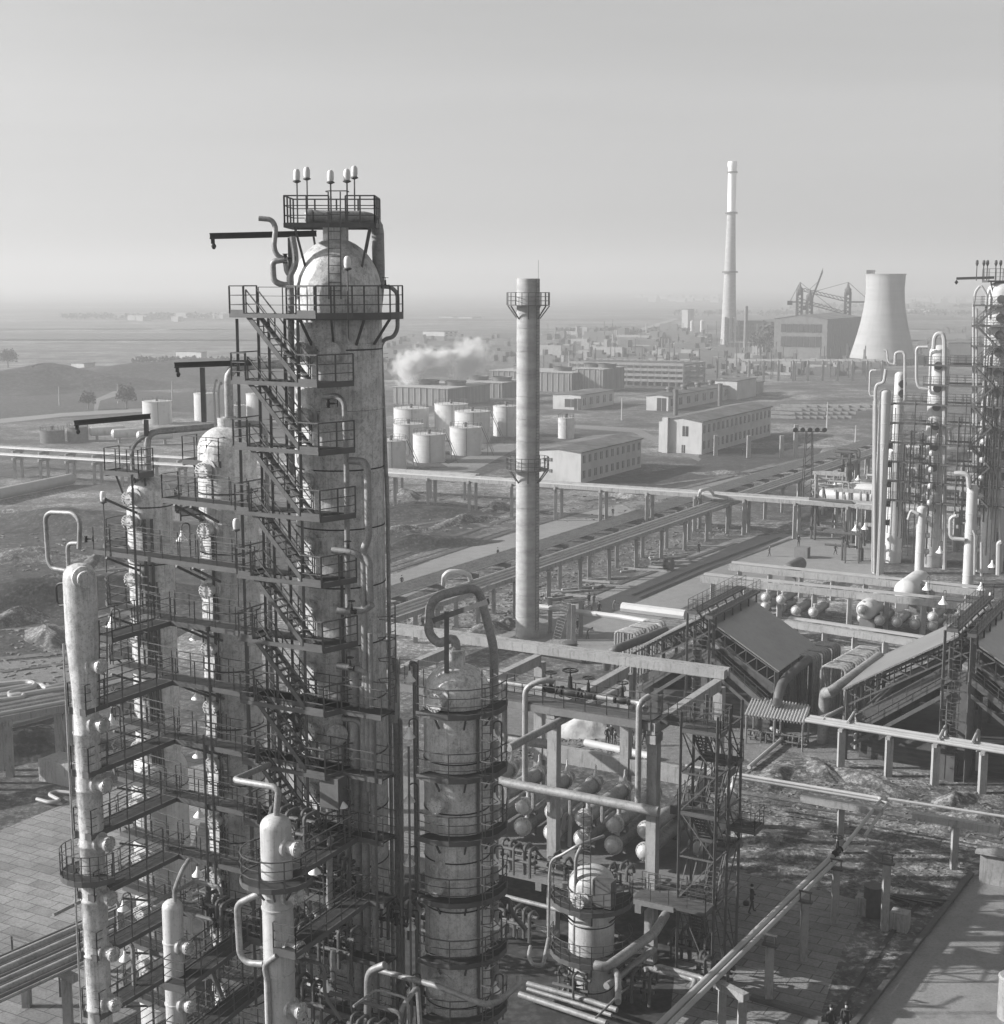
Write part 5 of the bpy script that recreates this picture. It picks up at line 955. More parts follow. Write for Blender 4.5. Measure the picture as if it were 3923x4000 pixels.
# hoop pipes on the racks
for i, lst in enumerate([[(841, 1108, 4), (842, 1092, 6.5), (850, 1084, 7), (872, 1083, 7), (890, 1090, 6.5), (893, 1108, 4)], [(1325, 945, 5), (1328, 930, 7.5), (1345, 926, 7.5), (1352, 935, 6.5), (1354, 950, 5)]]):
    pipe('expansion_loop', [g(*p) for p in lst], .28, ['bright hooped expansion loop on the racks near the broad right column', 'bright hooped expansion loop where the racks cross'][i], M_pipew2, 'expansion loops', .8, 8)
# lying big pipe, drum, ladder frame near the stack foot
t = thing('lying_pipe', 'big dark pipe lying beside the foot of the concrete stack', 'pipe', g(950, 1215)); a, b = g(952, 1219, .6), g(1108, 1247, .6); mb = MB(); mb.tube([a, b], .62, 18); mb.build('pipe', M_steel2, t); mb = MB()
for k in (.3, .36): p = a+(b-a)*k; mb.cyl(p, p+(b-a).normalized()*.12, .72, n=18)
mb.build('flange', M_steel2, t)
t = thing('upright_drum', 'upright steel drum standing by the lying pipe', 'drum', g(1080, 1240)); mb = MB(); mb.lathe(g(1080, 1241), [(.85, 0), (.85, zat(g(1080, 1241), 1218)), (.6, zat(g(1080, 1241), 1216))], 20); mb.build('shell', M_steel2, t)
t = thing('site_ladder', 'wooden ladder leaning against posts near the stack foot', 'ladder', g(1052, 1220)); mb = MB(); a_ = g(1052, 1224); ladder(mb, a_, a_+U*.9+V*1.2+Z*5.2, -V, .9); mb.build('ladder', M_conc, t)
for i, (x, y) in enumerate([(1079, 1212), (1087, 1215), (1101, 1206), (1043, 1200)]): mb = MB(); p = g(x, y); mb.bar(p, p+Z*4.2, .5); tag(mb.build('concrete_post', M_conc), '%s of the free posts by the stack foot, from the left' % NTH[[1, 2, 3, 0][i]], 'post', 'free posts by the stack foot')
mb = MB(); p = g(1261, 1070, .8); mb.lathe(p, [(.9, 0), (.9, .1), (.45, .1), (.45, 1.0), (.9, 1.0), (.9, 1.1)], 16, U); tag(mb.build('cable_drum', M_concd), 'cable drum lying between the rack posts', 'cable drum')
# long pale beams / pipes lying about
rn = random.Random(9)
for i in range(26):
    x, y = rn.uniform(1030, 1380), 0; y = 1150-(x-1030)*.33+rn.uniform(-25, -2); p = g(x, y); a = rn.uniform(-.5, .9); mb = MB(); mb.bar(p+Z*.15, p+Vec((cos(a), sin(a), 0))*rn.uniform(2, 6)+Z*.15, .25, .25); tag(mb.build('loose_plank', M_conc if i % 2 else M_pipew), 'pale beam lying beside the diagonal rack', 'beam', 'loose beams beside the diagonal rack')
# lamp masts, posts
for i, (x, yb, yt) in enumerate([(1179, 797, 754), (1078, 740, 666), (1123, 742, 709), (1568, 812, 762), (1622, 842, 806), (1665, 1100, 850), (402, 770, 734), (113, 770, 733), (224, 765, 728), (327, 760, 722)]):
    c = g(x, yb); mb = MB(); mb.cyl(c, c+Z*zat(c, yt), .28, .14, 6); tag(mb.build('mast', M_pipew if i < 6 else M_conc), ['pale mast before the pump house', 'tall thin flue behind the pump house', 'short mast right of the pump house', 'mast beside the rows of stacked slabs', 'mast at the end of the diagonal rack', 'mast beside the right hand columns', 'pole on the dark bank behind the middle column', 'pole on the dark bank at far left', 'pole on the dark bank near the hoist beam', 'pole on the dark bank left of the white tank'][i], 'mast', 'thin masts about the site')
for i, (x, yb, yt) in enumerate([(1281, 788, 738), (1365, 772, 727)]): c = g(x, yb); mb = MB(); mb.cyl(c, c+Z*zat(c, yt), .75, .75, 12); tag(mb.build('flue', M_steel2), ['left dark flue behind the two storey building', 'right dark flue behind the two storey building'][i], 'chimney', 'dark flues behind the two storey building')
for i, (x, yb, yt) in enumerate([(1357, 864, 825), (1419.5, 868, 826), (1482, 868, 826), (1508, 868, 805)]): c = g(x, yb); mb = MB(); mb.bar(c, c+Z*zat(c, yt), .9); tag(mb.build('concrete_post', M_conc), '%s bare concrete post before the two storey building, from the left' % NTH[i], 'post', 'bare posts before the two storey building')
c = g(1530, 960); t = thing('floodlight_mast', 'lattice mast carrying a row of dark floodlights by the diagonal rack', 'mast', c); h = zat(c, 818); mb = MB()
for a in (-1, 1):
    for b in (-1, 1): mb.bar(c+Vec((a, b, 0)), c+Vec((a*.5, b*.5, h)), .14)
for k in range(12): s_ = 1-.5*k/12; mb.bar(c+Vec((-s_, -s_, h*k/12)), c+Vec((s_, -s_, h*(k+1)/12)), .09); mb.bar(c+Vec((s_, -s_, h*k/12)), c+Vec((s_, s_, h*(k+1)/12)), .09)
mb.build('lattice', M_steel, t); mb = MB(); mb.bar(c+Vec((-3, 0, h)), c+Vec((3, 0, h)), .15); mb.build('crossarm', M_steel, t)
for k in range(5): mb = MB(); mb.lathe(c+Vec((-2.6+1.3*k, -.2, h+.5)), [(.25, 0), (.45, .3), (.45, .5)], 10, (0, -1, -.4)); mb.build('floodlight', M_iron, t)
# rows of slabs
for r_, (xa, xb, y) in enumerate([(1480, 1640, 770), (1455, 1570, 783), (1470, 1590, 776), (1455, 1560, 791)]):
    for k in range(9): x = xa+(xb-xa)*k/8; a = g(x, y+2); mb = MB(); mb.bar(a+Z*.5, a+Vec((8, -2.5, .5)), 1.4, .8); tag(mb.build('stacked_slab', M_conc), 'stacked pale slab beyond the two storey building', 'slab', 'concrete slabs stacked in rows')
# unfinished lattice frame building
t = thing('open_steel_frame', 'unfinished three storey open frame beyond the workshops', 'building frame', g(1165, 724)); a, b = g(1085, 727), g(1296, 733); h = zat(b, 692)
n = 16; vq = V*22
for row in (0, 1):
    mb = MB()
    for i in range(n+1): p = a+(b-a)*i/n+vq*row; mb.bar(p, p+Z*h, .7)
    mb.build('post_row', M_conc, t)
for k in range(4): mb = MB(); [mb.bar(a+vq*r_+Z*(h*(k+1)/4), b+vq*r_+Z*(h*(k+1)/4), .7, 1.0) for r_ in (0, 1)]; [mb.bar(a+(b-a)*i/n+Z*(h*(k+1)/4), a+(b-a)*i/n+vq+Z*(h*(k+1)/4), .5, .8) for i in range(n+1)]; mb.build('floor_beam', M_conc, t)
# far works clutter that reads as one mass
mb = MB(); mbd = MB(); rn = random.Random(21)
for i in range(1500):
    x = rn.uniform(1030, 1660); y = rn.uniform(636, 712) if x < 1620 else rn.uniform(640, 700)
    if 1480 < x < 1625 and y < 690: continue
    if 1350 < x < 1480 and y < 672: continue
    p = g(x, y); s = p.y/700
    a = (rn.choice([.8, 1.5, 2, 3, 5, 14])*s*rn.uniform(.6, 1.3), rn.choice([.8, 2, 3, 5])*s, rn.choice([.7, 1, 1.5, 2, 3, 5])*s*rn.uniform(.6, 1.2)); (mb if rn.random() < .3 else mbd).box(p+Z*a[2]/2, a, U+V*rn.uniform(-.05, .05))
for i in range(160): p = g(rn.uniform(1030, 1650), rn.uniform(632, 722)); mbd.bar(p, p+Z*rn.uniform(4, 13), .35)
for x_ in range(60):
    p = g(rn.uniform(640, 1030), rn.uniform(640, 700)); mbd.box(p+Z*1.5, (rn.uniform(2, 12), 4, 3), U)
for x_ in range(40):
    p = g(rn.uniform(1740, 1904), rn.uniform(620, 690)); mbd.box(p+Z*2, (rn.uniform(2, 12), 5, 4), U)
tag(mb.build('works_clutter', M_conc, loc=(0, 300, 0)), kind='stuff'); tag(mbd.build('works_clutter', M_steel2, loc=(0, 300, 0)), kind='stuff')
for i in range(10): x = 1420+i*28; c = g(x, 722); mb = MB(); mb.bar(c, c+Z*8.5, .9); mb.bar(c+Z*8.5-U*3, c+Z*8.5+U*3, .8); tag(mb.build('tee_post', M_conc), 'tee shaped post before the cooling tower', 'post', 'far row of tee shaped posts')
# far villages
mb = MB(); rn = random.Random(31)
for x0_, x1_, y0_, y1_, n_ in ((1210, 1360, 563, 573, 26), (1700, 1850, 566, 576, 22), (1600, 1720, 560, 570, 10), (300, 520, 600, 606, 10), (250, 340, 604, 611, 6)):
    for i in range(n_): p = g(rn.uniform(x0_, x1_), rn.uniform(y0_, y1_)); s = (p.y/1500)**.6; mb.box(p+Z*2.5*s, (rn.uniform(6, 14)*s, 8*s, 5*s), U)
tag(mb.build('distant_village', M_walld, loc=(0, 1500, 0)), kind='stuff')
# tree belts and single trees
M_leaf = mat('foliage', .06, .9, 0, [(.4, .4, .65, 1.6)])
def crown_leaves(mb, c, rx, rz, n, s, rn):
    for i in range(n):
        while 1:
            v = Vec((rn.uniform(-1, 1), rn.uniform(-1, 1), rn.uniform(-1, 1)))
            if v.length < 1: break
        lump = .8+.25*sin(5*v.x+2)*sin(4*v.z+1); p = c+Vec((v.x*rx, v.y*rx, v.z*rz))*lump
        a = Vec((rn.uniform(-1, 1), rn.uniform(-1, 1), rn.uniform(-1, 1))).normalized(); x, y = perp(a); mb.add([p+x*s, p+y*s, p-x*s, p-y*s], [(0, 1, 2, 3)])
def tree(D_, h, w_, label, n=420):
    p = g(*D_); rn = random.Random(int(D_[0]*7)); t = thing('tree', label, 'tree', p, 'scattered trees'); mb = MB(); mb.cyl(p, p+Z*h*.5, h*.05, h*.03, 7)
    for k in range(5): a = k*1.3; mb.cyl(p+Z*h*(.3+.05*k), p+Vec((cos(a)*w_*.5, sin(a)*w_*.5, h*(.6+.05*k))), h*.025, h*.01, 5)
    mb.build('trunk', M_concd, t); mb = MB()
    for k in range(6): a = k*1.1; crown_leaves(mb, p+Vec((cos(a)*w_*.25, sin(a)*w_*.25, h*(.55+.1*(k % 3)))), w_*.38, h*.3, n//3, h*.045, rn)
    mb.build('crown', M_leaf, t)
for D_, h, w_, lab in [((1453, 672), 18, 10, 'dark tree before the white office block'), ((1441, 674), 14, 12, 'dark round tree left of the one at the office block'), ((1478, 675), 12, 16, 'wide dark tree between office block and power station'), ((15, 697), 9, 9, 'hazy round tree at the left edge of the plain'), ((240, 775), 8, 6, 'dark tree left of the white tank'), ((1499, 676), 9, 10, 'low dark tree under the power station hall'), ((167, 776), 6, 5, 'small tree at the track fork')]: tree(D_, h, w_, lab)
mb = MB(); rn = random.Random(77)
for x0_, x1_, y_, n_ in ((120, 500, 605, 60), (1060, 1300, 634, 90), (1280, 1900, 598, 70), (1500, 1904, 585, 50), (250, 560, 690, 50)):
    for i in range(n_): x = x0_+(x1_-x0_)*rn.random(); p = g(x, y_+rn.uniform(-1, 1)+(x-x0_)*0); s = (p.y/700)**.7; crown_leaves(mb, p+Z*2*s, 4*s, 2.2*s*rn.uniform(.5, 1.2), 24, .8*s, rn)
tag(mb.build('tree_belt', M_leaf, loc=(0, 1000, 0)), kind='stuff')
# ---------------------------------------------------------------- right hand twin unit
M_wcol = M_pipew2
A2, F2, H2 = g(1665, 1087), g(1742, 1108), g(1835, 1113)
B2 = Vec((56.5, 208, 0)); C2 = Vec((61.2, 205.4, 0)); T2 = Vec((68.2, 201.6, 0))
def col2(name, P, r, ztop, label, m, foot=True, seam=2.75):
    t = thing(name, label, 'column', P, 'columns of the right hand unit'); MB().lathe((P[0], P[1], 0), shell_profile(r, 0, ztop, seam), 28).build('shell', m, t); return t
tA2 = col2('stripping_column', A2, .78, zat(A2, 745), 'slim bright white column at the left of the right hand unit', M_wcol)
tF2 = col2('stripping_vessel', F2, .62, zat(F2, 965), 'short white column second from the left in the right hand unit', M_wcol)
tH2 = col2('stripping_vessel', H2, .72, zat(H2, 925), 'white column in front of the tallest right hand tower', M_wcol)
tB2 = col2('distillation_column', B2, .75, zat(B2, 712), 'thin column behind the slim white one at right', M_tank)
tC2 = col2('distillation_column', C2, 1.4, zat(C2, 668), 'middle domed column of the right hand unit', M_tank)
tT2 = col2('distillation_tower', T2, 2.0, zat(T2, 553), 'tallest domed tower at the right edge', M_tank)
MB().lathe((B2.x, B2.y, 0), shell_profile(1.2, 0, 17, 2.75), 28).build('lower_shell', M_tank, tB2)
MB().lathe((C2.x, C2.y, 0), shell_profile(1.75, 0, 11, 2.75), 28).build('lower_shell', M_alu2, tC2)
dF = Vec((-.35, -.93, 0)).normalized()
for k in range(9): z = zat(A2, 860+k*0)-2.75*k-.5
for P, t, r, dys in ((B2, tB2, .75, (727, 745)), (C2, tC2, 1.25, (692, 735, 770, 806, 845, 884, 924, 965)), (T2, tT2, 1.85, (567, 602, 634, 668, 706, 744, 783, 822, 860, 900))):
    for i, dy in enumerate(dys):
        z = zat(P, dy); o = MB(); d = dF if P is not B2 else Vec((.1, -1, 0)); q = Vec((P.x, P.y, z))+d*r
        o.cyl(q-d*.2, q+d*.35, .48, n=14); o.cyl(q+d*.35, q+d*.45, .58, n=14); o.build('manhole', M_steel, t)
        if P is T2:
            d = Vec((.25, -.97, 0)); q = Vec((P.x, P.y, z))+d*r; o = MB(); o.cyl(q-d*.2, q+d*.4, .5, n=14); o.cyl(q+d*.35, q+d*.45, .6, n=14); o.build('manhole', M_steel, t)
for dy in (845, 880, 918, 955, 990): z = zat(A2, dy); o = MB(); q = Vec((A2.x, A2.y, z))+Vec((.75, -.2, 0)); d = Vec((1, -.3, 0)); o.cyl(q, q+d*.4, .4, n=12); o.cyl(q+d*.4, q+d*.5, .5, n=12); o.build('manhole', M_iron, tA2)
for k in range(7): z = 4.5+k*2.2; o = MB(); q = Vec((F2.x, F2.y, z))+Vec((.6, -.1, 0)); o.lathe(q, [(.3, 0), (.42, .25), (.3, .55)], 12, (1, -.2, 0)); o.build('manhole', M_alu2, tF2); 
for k in range(7): z = 5+k*2.4; o = MB(); q = Vec((H2.x, H2.y, z))+Vec((.7, -.1, 0)); o.lathe(q, [(.3, 0), (.42, .25), (.3, .55)], 12, (1, -.2, 0)); o.build('manhole', M_alu2, tH2)
def on2(dx, dy, P=A2): return pl(dx, dy, P, U)
G6 = 'tall looped pipes of the right hand unit'
for i, (lst, r, P, lab) in enumerate([
 ([(1658, 1085), (1660, 740), (1663, 728), (1676, 726), (1680, 700)], .22, A2, 'tall downpipe hugging the slim white column'), ([(1662, 752), (1651, 750), (1649, 744), (1650, 706), (1653, 702), (1662, 702)], .14, A2, 'small square loop left of the slim white column top'),
 ([(1654, 1085), (1657, 760)], .13, A2, 'thin pipe at the far left edge of the right hand unit'), ([(1676, 664), (1682, 664), (1684, 685), (1690, 690), (1700, 691)], .14, B2, 'small bent vent pipe above the thin right hand column'), ([(1697, 690), (1698, 670), (1704, 667), (1712, 667), (1716, 672), (1716, 760)], .2, B2, 'narrow hooped pipe above the thin right hand column'),
 ([(1760, 658), (1741, 658), (1738, 664), (1738, 720), (1742, 735), (1760, 738)], .22, C2, 'square looped pipe left of the middle right hand column'), ([(1770, 662), (1772, 640), (1777, 632), (1788, 632), (1791, 645), (1791, 1080)], .3, C2, 'thick hooped overhead pipe on the middle right hand column'),
 ([(1810, 898), (1822, 897), (1836, 900), (1838, 925)], .34, H2, 'bright elbow pipe on top of the white front column'), ([(1830, 1023), (1806, 1021), (1802, 1015), (1802, 985), (1806, 980), (1814, 978)], .26, H2, 'square looped pipe left of the white front column'), ([(1742, 975), (1735, 971), (1728, 968), (1722, 985)], .22, F2, 'short branch on top of the second white column'),
 ([(1848, 1090), (1849, 1015), (1845, 1005)], .16, H2, 'slender pipe right of the white front column'), ([(1861, 1092), (1861, 1028)], .18, H2, 'upright pipe end at the right of the white front column'), ([(1869, 600), (1872, 560), (1860, 540), (1850, 552), (1846, 580), (1846, 1080)], .18, T2, 'curved relief pipe at the top of the tallest right hand tower'), ([(1852, 585), (1852, 1080)], .15, T2, 'first riser on the tallest right hand tower'), ([(1896, 590), (1896, 1080)], .2, T2, 'second riser on the tallest right hand tower'),
 ([(1893, 1090), (1894, 1030), (1900, 1028)], .35, H2, 'thick pale riser near the right edge')]):
    off = Vec((-.5, -2.0, 0)) if P in (B2, C2, T2) else Vec((-.2, -.9, 0)); pipe('looped_pipe', pt(lst, Vec(P)+off), r, lab, M_pipew, G6, None, 8)
pT = T2+Vec((-.3, -2.1, 0))
lev = [zat(pT, 578)-2.75*k for k in range(11)]
for k, z in enumerate(lev):
    t = thing('walkway', 'dark railed walkway across the right hand unit, %s' % ORD[k], 'walkway', (T2.x, T2.y, z), 'walkways of the right hand unit'); dk, fs, rl = MB(), MB(), MB()
    u0 = -3.2 if k < 3 else (-9.4 if k < 5 else -14.2)
    strip(dk, fs, rl, uv(T2, u0, -2.5, z), uv(T2, 2.8, -2.5, z), 1.0, z, (1, 1), (1, 1), 1.1)
    strip(dk, fs, rl, uv(T2, u0, 2.8, z), uv(T2, 2.8, 2.8, z), .9, z, (1, 1), (1, 1), 1.1)
    if k >= 5: strip(dk, fs, rl, uv(T2, u0+.5, -3.0, z), uv(T2, u0+.5, -6.5, z), .9, z, (1, 1), (0, 1), 1.2)
    dk.build('deck', M_deck, t); fs.build('edge_beam', M_steel, t); rl.build('railing', M_steel, t)
    if k < 10:
        mb = MB(); flight(mb, uv(T2, -2.6 if k % 2 else .2, -3.3, z), uv(T2, .2 if k % 2 else -2.6, -3.3, z-2.75), .7, V); mb.build('stair_flight', M_steel, t)
rn = random.Random(4)
for i in range(56):
    u = rn.uniform(-15, 3); v = rn.choice([-3.1, -2.0, -3.4]); z0_ = rn.uniform(0, 14); h_ = rn.uniform(5, 20 if u > -8 else 14); mb = MB(); a = uv(T2, u, v, z0_); mb.bar(a, a+Z*min(h_, 40-z0_), rn.choice([.1, .12, .16]))
    tag(mb.build('steel_pole', M_steel if i % 3 else M_steel2), 'thin upright pole of the right hand unit', 'pole', 'thin poles of the right hand unit')
t = thing('top_platform', 'railed platform over the dome of the tallest right hand tower', 'platform', (T2.x, T2.y, 43)); z = zat(T2, 532); dk, fs, rl = MB(), MB(), MB(); strip(dk, fs, rl, T2+Vec((-2.4, 0, z)), T2+Vec((2.4, 0, z)), 2.6, z, (1, 1), (1, 1), .9, 1.6); rl.bar(T2+Vec((-2, -1, z)), T2+Vec((-1.2, -1, z-3.2)), .15); rl.bar(T2+Vec((2, -1, z)), T2+Vec((1.2, -1, z-3.2)), .15)
dk.build('deck', M_deck, t); fs.build('edge_beam', M_steel, t); rl.build('railing', M_steel, t)
for i, x in enumerate((1853, 1866, 1873, 1889, 1898)):
    p = pl(x, 497, T2, (1, 0, 0)); mb = MB(); mb.bar((p.x, p.y, z), p, .1); mb.lathe(p-Z*.3, [(.1, -.2), (.22, .1), (.18, .5), (.05, .6)], 8); tag(mb.build('pole_lamp', M_steel), '%s pole lamp over the tallest right hand tower, from the left' % NTH[i], 'lamp', 'pole lamps over the right hand tower')
t = thing('hoist_beam', 'dark hoist beam sticking out left of the tallest right hand tower', 'hoist', (T2.x, T2.y, z)); mb = MB(); a, b = pl(1814, 528, T2, U), pl(1885, 526, T2, U); mb.bar(a, b, .3, .35); mb.build('beam', M_iron, t); mb = MB(); mb.lathe(a-Z*.5, [(.05, -.3), (.28, 0), (.05, .3)], 8); mb.build('hook', M_iron, t)
# process clutter behind and under the right hand unit
G7 = 'small process equipment around the right hand unit'
for i in range(22):
    x = rn.uniform(1560, 1900); y = rn.uniform(905, 1085); p = g(x, y); n_ = rn.randint(3, 5)
    mb = MB(); w_ = rn.uniform(3, 8)
    for j in range(3): z = rn.uniform(1, 7); mb.tube([p-U*w_/2+Z*z+V*j, p+U*w_/2+Z*z+V*j, p+U*w_/2+V*j], rn.uniform(.14, .3), 7, .5)
    for j in range(n_): q = p+U*rn.uniform(-w_/2, w_/2)+V*rn.uniform(-1, 2); mb.tube([q, q+Z*rn.uniform(3, 8), q+Z*2+V*2], rn.uniform(.1, .22), 6, .4)
    tag(mb.build('pipework', M_pipew if i % 3 == 0 else (M_steel if i % 3 == 1 else M_pipe)), 'tangle of pipework by the right hand unit', 'pipework', G7)
for i in range(9):
    p = g(1545+i*40, 965+(i % 3)*38); mb = MB(); h_ = 6.5
    for a in (0, 5): mb.bar(p+U*a, p+U*a+Z*h_, .5)
    mb.bar(p-U*.5+Z*h_, p+U*5.5+Z*h_, .5, .6); mb.bar(p-U*.5+Z*h_*.6, p+U*5.5+Z*h_*.6, .4, .5); tag(mb.build('portal_frame', M_conc), 'pale concrete portal frame behind the slim white column', 'frame', 'pale portal frames behind the right hand unit')
for i, (x, y) in enumerate([(1627, 910), (1640, 1003), (1622, 1006), (1583, 923), (1660, 860), (1788, 1145), (1757, 1118), (1782, 1048), (1860, 1118), (1877, 1138), (1881, 1075)]):
    hang_lamp(g(x, y, 5), 'white cone lamp %s' % ['left of the slim white column', 'low left of the slim white column', 'at the left end of the portal frames', 'above the small yard behind the racks', 'near the top of the diagonal rack end', 'over the spherical exchanger ends', 'between the pale beams', 'between the second and third white columns', 'right of the white front column', 'by the pale beams at the right', 'at the right edge by the white column'][i], s=1.6, group='cone lamps around the right hand unit')
for i, (x, y, r, L_) in enumerate([(1718, 1122, 1.5, 7), (1642, 1157, 1.15, 6), (1495, 1080, .9, 5), (1560, 938, 1.3, 9), (1620, 925, 1.2, 9), (1590, 925, 1.2, 8)]):
    p = g(x, y, 2.6); t = thing('drum_vessel', ['largest pale drum with round end behind the pale beams', 'pale drum with round end between the pale beams', 'dark ended drum beside the first pale beam', 'pale drum in the yard left of the slim white column', 'second pale drum in that yard', 'third pale drum in that yard'][i], 'vessel', p, 'horizontal drums right of centre'); mb = MB(); mb.lathe(p, [(.02, -.45*r), (r*.6, -.32*r), (r*.92, -.1*r), (r, .1), (r, L_), (.02, L_+r*.4)], 22, V if i < 3 else U); mb.build('shell', M_tank if i != 2 else M_steel2, t)
    for k in (1.0, L_-1.2): mb = MB(); mb.box(p+(V if i < 3 else U)*k-Z*1.9, (.5, r*1.6, 1.5), V if i < 3 else U); mb.build('saddle', M_concd, t)
# pale beams on posts and the twin exchangers between them
def beamrow(name, label, d0, d1, zD, n, dpost):
    a0 = g(*dpost[0]); a1 = g(*dpost[1]); z = zat((a0+a1)/2, zD); a = g(d0[0], d0[1], z); b = g(d1[0], d1[1], z)
    t = thing(name, label, 'pipe rack', Vec((a.x, a.y, 0)))
    mb = MB(); mb.bar(a, b, .6, .75); mb.build('beam', M_conc, t); mb = MB(); q = (b-a).normalized(); q = Vec((-q.y, q.x, 0)); mb.bar(a+q*.9+Z*.5, b+q*.9+Z*.5, .25); mb.bar(a+q*1.3+Z*.5, b+q*1.3+Z*.5, .2); mb.build('pipe', M_pipew, t)
    for i in range(n+1): p = a+(b-a)*((i+.35)/(n+.7)); mb = MB(); mb.bar((p.x, p.y, 0), p-Z*.3, .55); mb.build('post', M_conc, t)
    return z
beamrow('beam_rack', 'farther long pale beam on posts in front of the right hand unit', (1383, 1075), (1858, 1124), 1110, 7, ((1560, 1150), (1700, 1160)))
beamrow('beam_rack', 'nearer long pale beam on posts in front of the right hand unit', (1330, 1098), (1850, 1152), 1130, 7, ((1521, 1187), (1619, 1194)))
beamrow('beam_rack', 'low pale pipe beam behind the row of bent coil pipes', (1490, 1182), (1760, 1222), 1205, 4, ((1560, 1232), (1700, 1242)))
pipe('pale_pipe', [g(1022, 1150, 3), g(1180, 1170, 3), g(1310, 1192, 3)], .3, 'pale pipe bundle in front of the road workers', M_pipew2, 'pale pipes near the road workers', .4, 8)
pipe('pale_pipe', [g(1180, 1151, 5), g(1300, 1166, 5)], .55, 'bright wide pipe run behind the first bent coils', M_pipew2, 'pale pipes near the road workers', .4, 8)
src2 = None
for i, (x, y, z) in enumerate([(1451, 1133, 2.8), (1480, 1137, 2.8), (1450, 1150, 1.2), (1480, 1153, 1.2), (1508, 1158, 1.6), (1541, 1161, 1.6), (1634, 1156, 2.8), (1634, 1172, 1.2), (1645, 1173, 1.2), (1667, 1177, 1.6), (1700, 1180, 1.6), (1734, 1184, 1.2), (1768, 1170, 2.8), (1768, 1187, 1.2), (1798, 1186, 1.4)]):
    p = g(x, y, z); lab = '%s round exchanger end under the pale beams, counted from the left' % NTH[i]
    if src2 is None:
        src2 = exchanger(p, 5.5, .46, lab, True, M_alu2); src2['group'] = 'round ended exchangers under the pale beams'
    else: dup(src2, p, lab)
